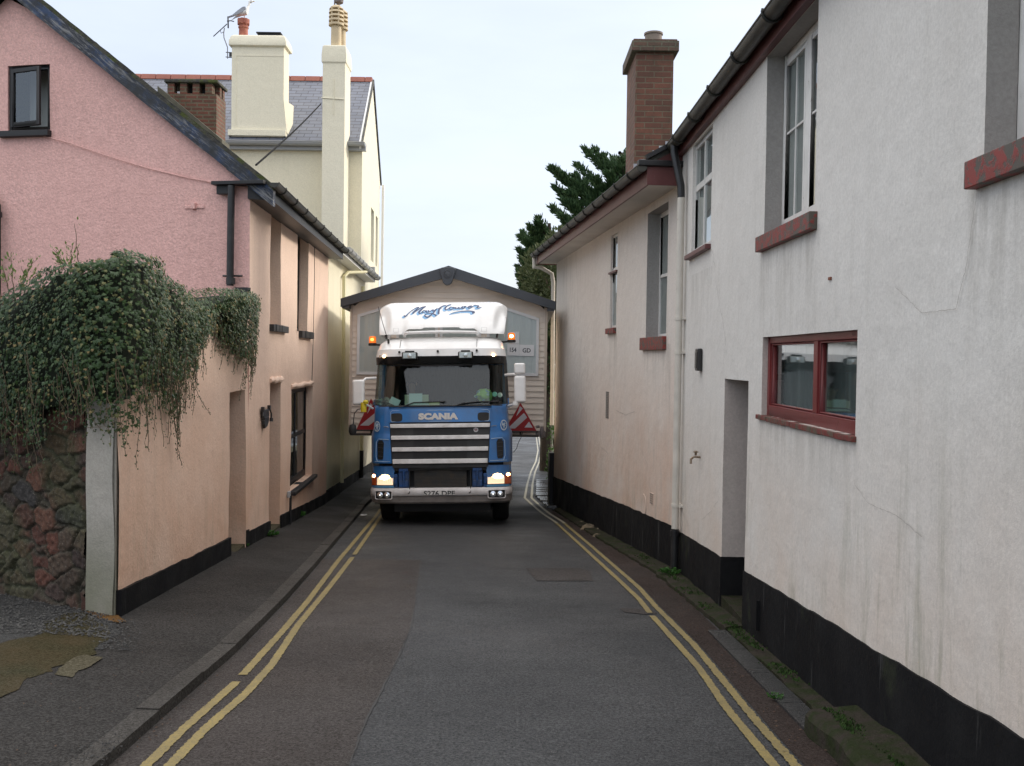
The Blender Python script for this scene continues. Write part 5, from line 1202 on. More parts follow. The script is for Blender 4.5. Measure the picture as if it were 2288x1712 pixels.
conifer('cypress_tree', 'dark bushy cypress rising behind the mobile home roof, left of the eaves', (T1.x, YU, zr(34)), limbs, [(T1.x,YU,zr(34)),(T1.x,YU,3),(T1.x,YU,6.3)], 5, M['cypress'], n_s=190, cl=.19)
def bush(name, label, cat, c, r, n, ls_, mat, stems=6, thin=.6, group=None, up=.5):
    t = thing(name, label, cat, (c[0], c[1], c[2])); cr = MB(); st = MB(); c = Vector(c)
    lob = [(Vector((random.uniform(-.6,.6)*r[0], random.uniform(-.6,.6)*r[1], r[2]*random.uniform(.5,1.35))), random.uniform(.35,.6)) for _ in range(9)]
    for o, q in lob: st.tube([c, c+o*.5+rv(.1)*r[0], c+o], [.03*r[2], .02*r[2], .008*r[2]], 5)
    for k in range(n):
        o, q = random.choice(lob); d = rv(); d = d.normalized()*(d.length**.35); p = c+o+Vector((d.x*r[0]*q, d.y*r[1]*q, d.z*r[2]*q)); leaf(cr, p, d+Vector((0,0,up))+rv(.6), ls_*random.uniform(.6,1.2), thin)
    st.build('stems' if cat != 'tree' else 'trunk', M['twig'], t); cr.build('foliage' if cat != 'tree' else 'crown', mat, t, fixn=False); return t
p = at(1255,560,28.5); bush('evergreen_tree', 'grey green bushy tree between the two dark cypresses, touching the eaves', 'tree', (p.x+.2,28.5,2.2), (1.25,1.3,1.75), 6500, .13, M['holm'])
for i, (px, Y, z0, rr_, n, lb) in enumerate(((1226,24.3,zr(24)+.3,(.14,.4,.45),420,'green shrub squeezed against the corner pipe of the far white house'),(1232,26.5,zr(26)+.9,(.22,.7,1.0),900,'tall green shrub behind the corner pipe of the far white house'))):
    p = at(px+10, 900, Y); bush('shrub', lb, 'shrub', (p.x,Y,z0), rr_, n, .07, M['shrub'])
q_ = at(1290, 800, 30); bush('hedge', 'dark overgrown hedge filling the gap behind the far white house', 'hedge', (2.6,30,zr(30)), (1.1,3.0,2.0), 5200, .12, M['cypress'])
# weeds along the wall feet
def weed(label, x, y, z, r, n, s, group='weeds at the wall feet'):
    t = thing('weed', label, 'weed', (x,y,z), group=group); m = MB(); c = Vector((x,y,z))
    for k in range(n):
        a_ = random.random()*6.3; rr_ = r*random.random()**.6; b = c+Vector((cos(a_)*rr_, sin(a_)*rr_*.9, r*.7*(1-rr_/r*.6)*random.random()+.01)); leaf(m, b, Vector((cos(a_),sin(a_),random.uniform(.1,.9))), s*random.uniform(.6,1.2), .7)
        if k % 3 == 0: m.tube([c, b], .0025, 3, cap=False)
    m.build('leaves', M['weed'], t, fixn=False)
for lb, px, py, r_, n in (('green weed clump below the black sash window, largest on the pavement', 660,1157,.17,170),('bright weed tuft at the doorstep of the second doorway', 605,1199,.10,90),('tiny weed sprouting from the black plinth between the doorways', 546,1225,.035,24)):
    p = onground(px, py, .12); weed(lb, p.x, p.y, pvz(p.x,p.y), r_, n, .05)
p = onground(1497,1283,.05); weed('straggly weeds round the foot of the right hand rainwater pipe', 1.86, p.y, zr(p.y)+.05, .12, 110, .04)
p = onground(1665,1528,.0); weed('small grass tuft in the gutter beside the wet stone channel', 1.70, 5.75+.5, zr(6.2)+.01, .045, 40, .022)
# rocks at the foot of the far white house
rk = MB()
for k, (px, py, s) in enumerate(((1318,1184,.17),(1345,1190,.14),(1362,1180,.12),(1300,1172,.10),(1335,1200,.09))):
    p = onground(px, py); i = len(rk.v); m = MB().lathe((0,0,0), [(.02,-.3),(.8,-.2),(1,.1),(.75,.45),(.3,.62),(.02,.66)], 9)
    for v in m.v: v.xyz = p+Vector((v.x*s, v.y*s, v.z*s*.8))+mn.noise_vector(v*1.5+Vector((k,0,0)))*s*.35
    rk.v += m.v; rk.f += [tuple(i+a for a in f) for f in m.f]
tag(rk.build('broken_stones', simple('broken_stone', (.17,.13,.08), .9, c2=(.08,.07,.05), nsc=6, bump=.6, bsc=20, bd=.02), org=Vector((.9,16,zr(16)))), 'heap of broken mossy stones at foot of far white wall', 'stones')
# ================================================================ ivy over the garden wall and rubble wall
random.seed(21)
iv = thing('ivy', 'big mass of dark ivy hanging over rubble wall and peach wall', 'ivy', LW.P(.5, zr(8)))
Lr = 3.3            # path: t from -Lr (far left on the rubble wall) through 0 (corner) to 4.9 along the street wall
def path(t, off):
    if -.9 < t < .55: off = max(off, -.06)
    b = LW.P(t, 0) if t >= 0 else (PFr.P(-t*.45, 0) if t > -.62 else SW.P(-(t+.62), 0))
    k = max(0, min(1, (t+.55)/.95)); k = k*k*(3-2*k); n0 = SW.n if t < -.62 else PFr.n.lerp(SW.n, max(0, min(1, (-t-.3)/.6)))
    n = n0.lerp(LW.n, k).normalized(); return b+n*off, n
# outlines (t, z) measured from the photograph on the wall planes
topo = interp([(-3.6,2.22),(-3.0,2.2),(-2.3,2.1),(-1.9,2.15),(-1.3,2.33),(-.8,2.46),(-.3,2.53),(0,2.58),(.4,2.60),(.9,2.50),(1.4,2.40),(1.9,2.32),(2.3,2.30),(2.8,2.38),(3.3,2.50),(4.0,2.54),(4.4,2.52),(4.75,2.42)])
boto = interp([(-3.6,.85),(-2.6,.75),(-2.0,.95),(-1.5,.9),(-1.0,1.0),(-.6,1.15),(-.2,1.05),(.15,1.10),(.5,1.25),(.9,1.15),(1.3,1.10),(1.7,1.35),(2.1,1.62),(2.5,1.85),(2.9,1.95),(3.2,1.80),(3.6,1.70),(4.1,1.58),(4.5,1.48),(4.75,1.6)])
bulge = interp([(-3.6,.34),(-1,.30),(-.2,.24),(.6,.20),(1.3,.18),(2.2,.14),(2.8,.13),(3.3,.24),(4.3,.24),(4.75,.14)])
lv = MB()
SH = [(0,-.05),(.34,-.16),(.62,.06),(.36,.22),(.40,.62),(.14,.50),(0,1.0),(-.14,.50),(-.40,.62),(-.36,.22),(-.62,.06),(-.34,-.16)]
def ivy_leaf(p, n, s, hang=None):
    n = n.normalized(); d = Vector((0,0,-1))+rv(.55); d = (d-n*d.dot(n)); 
    if d.length < .1: d = Vector((0,0,-1))
    d.normalize(); r = d.cross(n); i = len(lv.v)
    lv.v.append(p+n*s*.06+d*s*.3)
    for x, y in SH[::1]: lv.v.append(p+(r*x+d*y)*s-n*s*.20*abs(x))
    m = len(SH)
    for k in range(m): lv.f.append((i, i+1+k, i+1+(k+1) % m))
def surf(t, v):
    """v 0 at the top inner edge .. 1 at the hanging bottom"""
    zt, zb, b = topo(t), boto(t), bulge(t)
    lump = .07*mn.noise(Vector((t*1.7, v*2.2, 0)))+.05*mn.noise(Vector((t*4.5, v*5, 3)))
    if v < .22:      # roll over the top of the wall
        a = v/.22*pi/2; off = -.45+(.45+b)*sin(a); z = zt-.02-(1-cos(a))*.18*0+(-.22)*(1-sin(a*.5+pi/4))*1.0-.14*(1-cos(a))
        nrm = (0.4+sin(a), 1.2*cos(a)+.2)
    else:
        u = (v-.22)/.78; off = b*(1-.45*u*u)+.01; z = zt-.14-.02-(zt-.16-zb)*u; nrm = (1, .35*(1-u))
    p, n = path(t, off+lump); q = Vector((p.x, p.y, z+lump*.5)); return q, (n*nrm[0]+Vector((0,0,nrm[1]))).normalized()
N = 30000
for k in range(N):
    t = random.uniform(-3.6, 4.75); v = random.random()
    zt, zb = topo(t), boto(t)
    if v > .6:
        edge = (v-.6)/.4; den = .5+.5*mn.noise(Vector((t*5, 0, 8)))+.25*mn.noise(Vector((t*13,v*6,1)))
        if random.random() < edge*edge*(1.25-den*.9): continue
    if 2.35 < t < 3.05 and v > .45 and random.random() < .75: continue
    if t > 4.3 and v < .2 and random.random() < .4: continue
    p, n = surf(t, v); dpt = random.random()**1.6*.10; p = p-n*dpt
    ivy_leaf(p+rv(.02), n+rv(.55), random.choice((.013,.019,.024,.030,.040))*random.uniform(.85,1.15))
# dark inner mass
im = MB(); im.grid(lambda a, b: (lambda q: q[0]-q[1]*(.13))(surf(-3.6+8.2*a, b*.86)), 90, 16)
# hanging strands
stm = MB()
strands = []
for k in range(170):
    t = random.uniform(-3.5, 4.75); 
    if 2.4 < t < 2.95 and random.random() < .7: continue
    strands.append((t, random.uniform(.08,.32), random.uniform(.25,1.0)))
for t, L, st_ in [(1.28,.62,1),(1.36,.55,1),(1.2,.5,1),(2.0,.55,.8),(2.05,.5,.8),(4.0,.55,.8),(4.15,.5,1),(4.3,.42,1),(4.5,.35,1),(-.1,.45,1),(.1,.5,1),(.2,.4,1),(.55,.55,.8),(3.8,.35,1),(-1.2,.5,1),(-2,.4,1)]: strands.append((t, L, st_))
for t, L, st_ in strands:
    p, n = surf(t, .80+.2*random.random()); pts = [p-n*.04+Vector((0,0,.25))]; drift = random.uniform(-.35,.45); q = p.copy(); m = max(4, int(L/.05)); tang = LW.u if t > 0 else -SW.u
    for j in range(m):
        q = q+Vector((0,0,-L/m))+tang*drift*L/m+rv(.012)-n*.004; 
        pts.append(q.copy())
        for _ in range(2 if random.random() < .7 else 3):
            if random.random() < .8: ivy_leaf(q+rv(.022), n+rv(.8), random.uniform(.010,.024))
    stm.tube(pts, .0024, 4, cap=False)
    if random.random() < .5 and len(pts) > 5:
        q = pts[len(pts)//2].copy(); b_ = [q.copy()]
        for j in range(4): q = q+Vector((0,0,-.035))+tang*random.choice((-1,1))*.03; b_.append(q.copy()); ivy_leaf(q, n+rv(.8), random.uniform(.010,.020))
        stm.tube(b_, .0018, 3, cap=False)
# a long strand swinging out to the right, as on the peach wall
for (t0, z0, dt, L) in ((1.75,1.58,.95,.55),(1.28,1.15,.30,.55)):
    pts = []
    for j in range(16):
        u = j/15; pts.append(LW.P(t0+dt*u**1.3*.95, z0-L*u*(1.1-.15*u), .07)+rv(.008)); 
        for _ in range(3): ivy_leaf(pts[-1]+rv(.025), LW.n+rv(.7), .026*(1-.5*u))
    stm.tube(pts, .003, 4, cap=False)
for k in range(60):   # pale bare stems showing on the face
    t = random.uniform(-3.4, 1.6); v = random.uniform(.55,.8); pts = []
    for j in range(5):
        p, n = surf(t+.03*j*random.uniform(-1,1), min(1, v+.07*j)); pts.append(p+n*.012)
    stm.tube(pts, .0028, 4, cap=False)
dd = MB(); lv_keep = lv; lv = dd
for k in range(700):
    t = random.uniform(-3.5, 4.6); p, n = surf(t, random.uniform(.1,.95)); ivy_leaf(p+n*.015+rv(.01), n+rv(.9), random.uniform(.012,.03))
lv = lv_keep; dd.build('dead_leaves', simple('dead_ivy_leaf', (.14,.09,.04), .8, c2=(.20,.17,.06), nsc=20), iv, fixn=False)
lv.build('leaves', M['ivy'], iv, fixn=False); stm.build('stems', M['ivy_stem'], iv, fixn=False)
im.build('inner_shade', simple('ivy_inner_shade', (.012,.018,.008), 1), iv, smooth=True)  # near-black sheet: shade between the leaves put into its colour
# sprigs of a shrub growing behind the wall
sp = thing('shrub', 'sparse yellow green shrub sprigs above the ivy against the pink wall', 'shrub', tuple(at(60,640,9.8)))
tw = MB(); sl2 = MB()
def sprig(px, py, x2, y2, Y, n):
    a_ = at(px, py, Y); b = at(x2, y2, Y); pts = [a_+(b-a_)*k/8+rv(.012) for k in range(9)]; tw.tube([Vector((a_.x+.05, a_.y+.05, .9))]+pts, [.009]+[.006*(1-.08*k) for k in range(9)], 4)
    for k in range(n):
        u = random.uniform(.25,1.02); p = a_+(b-a_)*u+rv(.05); leaf(sl2, p, (b-a_).normalized()+rv(.8), random.uniform(.03,.055), .5)
        if k % 3 == 0: tw.tube([a_+(b-a_)*u*.92, p], .002, 3, cap=False)
for q in ((30,650,25,560,9.7,22),(45,650,75,580,9.7,26),(20,650,5,590,9.7,18),(55,650,50,595,9.7,18),(0,660,-20,600,9.8,12),(150,620,125,560,9.4,40),(160,610,160,548,9.4,30),(165,600,130,580,9.4,14),(175,600,168,500,9.4,5),(60,640,95,600,9.7,10)): sprig(*q)
tw.build('stems', M['twig'], sp); sl2.build('foliage', leafmat('fresh_leaf', (.10,.17,.04), (.17,.22,.07), tr=.35), sp, fixn=False)
# ================================================================ lorry
TL = (-1.205, 17.2, -1.26); TR = (-.07, -.025, 0)
lorry = thing('lorry', 'blue and white lorry coming head-on with headlights and amber beacons lit', 'lorry', TL, TR, local=True)
def LX(px, dy=0): return (px-987.4)*(17.3+dy)/2224
def LZ(py, dy=0): return 2.96+(798-py)*(17.3+dy)/2224+.07*dy
def A(zx, zy, dy=0): return LX(740+zx/4.244, dy), LZ(580+zy/4.244, dy)
def B(zx, zy, dy=0): return LX(740+zx/4.244, dy), LZ(860+zy/4.244, dy)
M['blue'] = simple('blue_paint', (.028,.185,.50), .28, c2=(.045,.13,.30), nsc=2.6, coat=.6, local=True)
M['blue_dark'] = simple('blue_chassis_paint', (.012,.075,.25), .45, c2=(.03,.05,.10), nsc=9, local=True)
M['pin'] = simple('pale_blue_coachline', (.36,.50,.66), .4)
M['lorry_white'] = simple('white_lorry_paint', (.86,.86,.85), .3, c2=(.76,.75,.73), nsc=2.5, coat=.4, local=True)
M['bumper_white'] = simple('dirty_white_bumper', (.74,.71,.70), .38, c2=(.46,.42,.40), nsc=3.5, coat=.2, local=True, lo=.4, hi=.75)
M['bumper_low'] = simple('road_dirt_bumper', (.36,.32,.30), .5, c2=(.22,.20,.18), nsc=5, local=True)
M['dark_plastic'] = simple('dark_plastic', (.022,.023,.024), .5, c2=(.04,.04,.04), nsc=4, local=True)
M['visor'] = simple('smoked_visor', (.012,.013,.014), .2)
M['grille_slat'] = simple('silver_grille_slat', (.84,.83,.82), .35, c2=(.6,.58,.56), nsc=5, local=True)
M['tyre'] = simple('tyre', (.014,.014,.014), .85)
M['rubber'] = simple('rubber', (.015,.015,.015), .6)
M['chrome'] = simple('chrome', (.75,.76,.78), .12, metal=1)
M['steel_dark'] = simple('dark_steel', (.05,.05,.05), .5, metal=.3, c2=(.09,.07,.05), nsc=8, local=True)
def cprof(a):
    T = [(0,0),(.3,.004),(.5,.014),(.68,.034),(.8,.066),(.88,.11),(.94,.17),(.98,.25),(1,.36)]
    a = min(1, abs(a))
    for (x, y), (u, v) in zip(T, T[1:]):
        if a <= u: return y+(v-y)*(a-x)/(u-x)
    return .36
HW = interp([(.4,1.24),(.75,1.25),(1.1,1.235),(1.6,1.24),(2.1,1.215),(2.9,1.175),(3.0,1.165),(3.12,1.16)])
YO = interp([(.4,.03),(.56,0),(.75,0),(.76,.05),(1.05,.06),(1.1,.03),(2.05,.10),(2.1,.11),(2.9,.32),(3.0,.30),(3.12,.34)])
def sf(x, z, off=0): return Vector((x, YO(z)+cprof(x/HW(z))-off, z))
def ringpts(z, hw, yo, back=2.25, n=22, sc=1.0):
    P_ = []
    for k in range(n+1):
        a = sin(pi/2*(2*k/n-1)); P_.append((a*hw, yo+cprof(a)*sc, z))
    return [(-hw, back, z)]+P_+[(hw, back, z)]
def loft(rings, closed=True, cap=True):
    m = MB()
    n = len(rings[0])
    for r in rings: m.v += [Vector(p) for p in r]
    for k in range(len(rings)-1):
        for j in range(n if closed else n-1): o = k*n; j2 = (j+1) % n; m.f.append((o+j, o+j2, o+n+j2, o+n+j))
    if cap: m.f.append(tuple(range(n))[::-1]); m.f.append(tuple((len(rings)-1)*n+j for j in range(n)))
    return m
def patch(x0, x1, z0, z1, off=.01, th=.03, nx=10, nz=1, x0t=None, x1t=None):
    """curved panel lying on the cab skin (x may taper towards the top)"""
    x0t = x0 if x0t is None else x0t; x1t = x1 if x1t is None else x1t; m = MB()
    def xx(u, v): return (x0+(x1-x0)*u)*(1-v)+(x0t+(x1t-x0t)*u)*v
    F_ = lambda u, v: sf(xx(u,v), z0+(z1-z0)*v, off); K_ = lambda u, v: sf(xx(u,v), z0+(z1-z0)*v, off-th)
    m.grid(F_, nx, nz); m.grid(K_, nx, nz); m.grid(lambda u, v: F_(u,0).lerp(K_(u,0), v), nx, 1); m.grid(lambda u, v: F_(u,1).lerp(K_(u,1), v), nx, 1)
    m.grid(lambda u, v: F_(0,u).lerp(K_(0,u), v), nz, 1); m.grid(lambda u, v: F_(1,u).lerp(K_(1,u), v), nz, 1); return m
# lower cab shell (blue) with corner panels; the middle sits behind the grille
z_b = B(0,740)[1]; z_t = 2.115
cabl = loft([ringpts(z, HW(z)-.03, YO(z)+.03) for z in (z_b, 1.3, 1.6, 1.9, z_t-.01)]); cab = cabl.build('cab_body', M['blue'], lorry, smooth=True)
for sg in (-1, 1):
    # tall corner panel with a belly at its lower half
    xi_t = .905; xi_b = .845; m = MB(); 
    def cp_(u, v, off=0):
        z = z_b+(z_t+.035*u**2-z_b)*v; xi = xi_b+(xi_t-xi_b)*v; xo = HW(z)+(.022 if v < .52 else .022-.05*min(1,(v-.52)/.08)); 
        x = xi+(xo-xi)*u; q = sf(min(x, HW(z))*.9999, z, .022+(.02 if v < .5 else 0)+off); q.x = x*sg; 
        if u > .93: q.y += (u-.93)*1.5
        return Vector((q.x, q.y, q.z))
    m.grid(lambda u, v: cp_(u, v), 14, 24); m.grid(lambda u, v: cp_(0,u,-.06*v), 24, 1); m.grid(lambda u, v: cp_(u,1,-.08*v), 14, 1); m.grid(lambda u, v: cp_(u,0,-.1*v), 14, 1)
    m.grid(lambda u, v: cp_(1,u)+Vector((0,1.2*v,0)), 24, 1)
    cpn = m.build('corner_panel', M['blue'], cab, smooth=True)
    # coachline round the panel
    L = [cp_(.06,.03,.004)]+[cp_(.06,.03+.92*k/12,.004) for k in range(13)]+[cp_(.06+.85*k/8,.955,.004) for k in range(9)]
    MB().tube(L, .005, 5).tube([cp_(.06+.7*k/8,.03,.004) for k in range(9)], .005, 5).build('coachline', M['pin'], cpn)
    # air slot
    x0, z0 = B(1612 if sg > 0 else 1612, 705); x1, z1 = B(1668, 520); x0 = .985; x1 = 1.105
    sl = MB(); n = 10
    def sp_(a, z, o): q = sf(a, z, o); return Vector((a*sg, q.y, z))
    ol = [(x0+.02,z0),(x1-.02,z0),(x1,z0+.04),(x1,z1-.05),(x1-.03,z1),(x0+.03,z1),(x0,z1-.05),(x0+.01,z0+.04)]
    c_ = sp_((x0+x1)/2, (z0+z1)/2, .046)
    for k in range(8): sl.face(c_, sp_(*ol[k], .050), sp_(*ol[(k+1) % 8], .050))
    so_ = sl.build('air_slot', M['rubber'], cpn)
    MB().tube([sp_(*q, .050) for q in [(x0-.09,z1+.005),(x0-.03,z1+.012)]+[(x1-.02,z1+.02),(x1+.022,z1-.03),(x1+.028,z0+.05),(x1-.0,z0-.03),(x0,z0-.035)]], .006, 6).build('slot_trim', M['pin'], so_)
    rb = MB()
    for k in range(4): zz = z0+(z1-z0)*(k+.7)/4.6; rb.tube([sp_(x0+.015,zz,.053), sp_(x1-.015,zz+.01,.053)], .006, 5)
    rb.build('slot_ribs', M['dark_plastic'], so_)
    # round emblem: ring with interlaced letters
    ez = B(0,388)[1]; ex = 1.115; R_ = .095; em = MB(); N = 28
    def ep(r, t, o=.052): 
        x = ex+.62*r*cos(t); z = ez+r*sin(t); q = sf(min(x,1.235), z, o); return Vector((x*sg, q.y, z))
    for k in range(N): t0, t1 = 2*pi*k/N, 2*pi*(k+1)/N; em.face(ep(R_,t0), ep(R_,t1), ep(R_*.76,t1), ep(R_*.76,t0))
    eo = em.build('emblem', simple('emblem_silver', (.45,.52,.58), .35), cpn)
    lt_ = MB()
    def q_(u, w): 
        x = ex+.62*u*R_; z = ez+w*R_; v = sf(min(x,1.235), z, .054); return Vector((x*sg, v.y, z))
    U = sg
    for pl in ([(-.45,-.1),(-.35,.5),(-.1,.0),(.15,.5),(.2,-.05)], [(.5,.25),(.2,.35),(0,.05),(.3,-.05),(.1,-.4),(-.2,-.2)], [(-.1,-.05),(0,-.6),(.15,-.5)], [(-.5,.1),(.5,-.05)]): lt_.tube([q_(a*U, b) for a, b in pl], .008, 5)
    lt_.build('emblem_letters', bpy.data.materials['emblem_silver'], eo)
    MB().tube([sp_(.99, ez-.01, .052), sp_(.93, ez-.01, .055), sp_(.90, ez-.02, .055)], .008, 5).build('keyhole_catch', M['galv'], cpn)
# grille
z0g, z1g = B(0,795)[1], B(0,232)[1]
gp = patch(-.835, .835, z0g, z1g+.0, .012, .03, 16, 4, -.895, .895).build('grille', M['dark_plastic'], lorry, smooth=True)
pan = patch(-.895, .895, B(0,352)[1], z1g+.012, .040, .05, 16, 2).build('grille_header', M['blue'], gp, smooth=True)
hz0, hz1 = B(0,345)[1], B(0,240)[1]
MB().tube([sf(x, z, .043) for x, z in [(-.86,hz0+.02),(-.84,hz0),(0,hz0),(.84,hz0),(.86,hz0+.02),(.865,hz1-.02),(.84,hz1),(0,hz1),(-.84,hz1),(-.865,hz1-.02),(-.86,hz0+.02)]], .004, 5).build('coachline', M['pin'], pan)
for sg in (-1,1):
    m = MB(); cx = sg*.76; cz = B(0,305)[1]; c_ = sf(cx, cz, .042); P_ = []
    for k in range(28):
        t_ = 2*pi*k/28; ct, st_ = cos(t_), sin(t_); u = .11*(abs(ct)**.55)*(1 if ct > 0 else -1); w = .075*(abs(st_)**.55)*(1 if st_ > 0 else -1)
        if ct*sg < 0: u *= .92
        P_.append(sf(cx+u, cz+w, .043))
    for k in range(28): m.face(c_, P_[k], P_[(k+1) % 28])
    m.build('header_recess', M['rubber'], pan)
for i, (ya, yb, hw_) in enumerate(((368,406,.870),(479,518,.855),(590,630,.838),(702,746,.826))):
    za, zb = B(0,yb)[1], B(0,ya)[1]; patch(-hw_, hw_, za, zb, .060, .05, 14, 1, -hw_-.004, hw_+.004).build('grille_slat', M['grille_slat'], gp, bevel=.008)
for ya, yb in ((410,476),(522,588),(634,700)):
    za, zb = B(0,yb)[1]+.003, B(0,ya)[1]-.003; m = MB()
    for k in range(5):
        z = za+(zb-za)*(k+.5)/5
        for (xa, xb) in ((-.47,.47),): m.grid(lambda u, v: sf(xa+(xb-xa)*u, z-.006+.012*v, .018), 6, 1)
    m.build('grille_mesh', M['rubber'], gp)
bd = MB(); bx, bz = B(1392,430); 
for k in range(20): t0, t1 = 2*pi*k/20, 2*pi*(k+1)/20; bd.face(sf(bx,bz,.022), sf(bx+.042*cos(t0),bz+.042*sin(t0),.022), sf(bx+.042*cos(t1),bz+.042*sin(t1),.022))
bo = bd.build('badge', simple('badge_silver', (.5,.5,.5), .3), gp)
MB().tube([sf(bx-.02,bz+.015,.026), sf(bx,bz-.015,.026), sf(bx+.018,bz+.012,.026)], .008, 5).build('badge_mark', simple('badge_red', (.25,.03,.05), .4), bo)
# lettering
def text_mesh(s, size, bold=0, extr=0, shear=0, sp=1):
    c = bpy.data.curves.new('t', 'FONT'); c.body = s; c.size = size; c.offset = bold; c.extrude = extr; c.shear = shear; c.align_x = 'CENTER'; c.space_character = sp; c.resolution_u = 3
    o = bpy.data.objects.new('t', c); COL.objects.link(o); dg = bpy.context.evaluated_depsgraph_get(); me = bpy.data.meshes.new_from_object(o.evaluated_get(dg)); bpy.data.objects.remove(o)
    m = MB(); m.v = [v.co.copy() for v in me.vertices]; m.f = [tuple(p.vertices) for p in me.polygons]; bpy.data.meshes.remove(me); return m
def fit_text(s, x0, x1, z0, z1, place, bold=.02, shear=0, sp=1):
    m = text_mesh(s, 1, bold, 0, shear, sp); xs = [v.x for v in m.v]; ys = [v.y for v in m.v]; a, b, c, d = min(xs), max(xs), min(ys), max(ys)
    for v in m.v: v.xyz = place(x0+(x1-x0)*(v.x-a)/(b-a), z0+(z1-z0)*(v.y-c)/(d-c))
    return m
xa, za = B(845,330); xb, zb = B(1225,266)
fit_text('SCANIA', xa, xb, za, zb, lambda x, z: sf(x, z, .052), bold=.075, sp=1.05).build('lettering', simple('lettering_silver', (.62,.60,.57), .4), pan, fixn=False)
# frame behind the bumper gap: brackets, radiator, struts
zt_, zb2 = z0g+.02, B(0,975)[1]
MB().box((-1.12,.30,.55),(1.12,.6,1.3)).build('cab_floor', M['rubber'], lorry)
rd = MB().box((-.46,.14,zb2-.05),(.45,.20,zt_-.02)).build('radiator', M['steel_dark'], lorry)
m = MB()
for k in range(13): z = zb2+(zt_-.03-zb2)*(k+.5)/13; m.box((-.45,.132,z-.004),(.44,.142,z+.004))
m.build('radiator_fins', simple('radiator_fin', (.020,.019,.013), .5), rd)
MB().grid(lambda u, v: Vector((-.80+1.6*u, .04+.03*v, zt_+.005-.06*v+.02*(abs(u-.5) < .1))), 24, 1).box((-.82,.03,zt_-.0),(.82,.09,zt_+.05)).build('grille_lower_lip', M['dark_plastic'], gp)
for sg in (-1,1):
    m = MB(); m.box((sg*.555-.0 if sg>0 else -.735,.09,zb2-.02),(.735 if sg>0 else -.555,.16,zt_-.04)); 
    for zz in (.0,.42): m.box((min(sg*.565,sg*.725),.05,zb2+.02+zz*.62),(max(sg*.565,sg*.725),.10,zb2+.12+zz*.62))
    m.tube([(sg*.64,.05,zb2+.02),(sg*.64,.05,zt_-.04)], .022, 8).box((min(sg*.75,sg*.81),.06,zb2),(max(sg*.75,sg*.81),.14,zb2+.24)).tube([(sg*.78,.05,zb2+.06),(sg*.78,.05,zb2+.20)], .028, 8)
    m.build('cab_bracket', M['blue_dark'], lorry, bevel=.008)
    MB().tube([(sg*.53,.02,zt_-.05),(sg*.53,-.005,zb2-.02),(sg*.53,-.02,B(0,1020)[1]),(sg*.53+.03*-1,-.03,B(0,1026)[1])], .009, 6).build('grille_stay', M['rubber'], lorry)
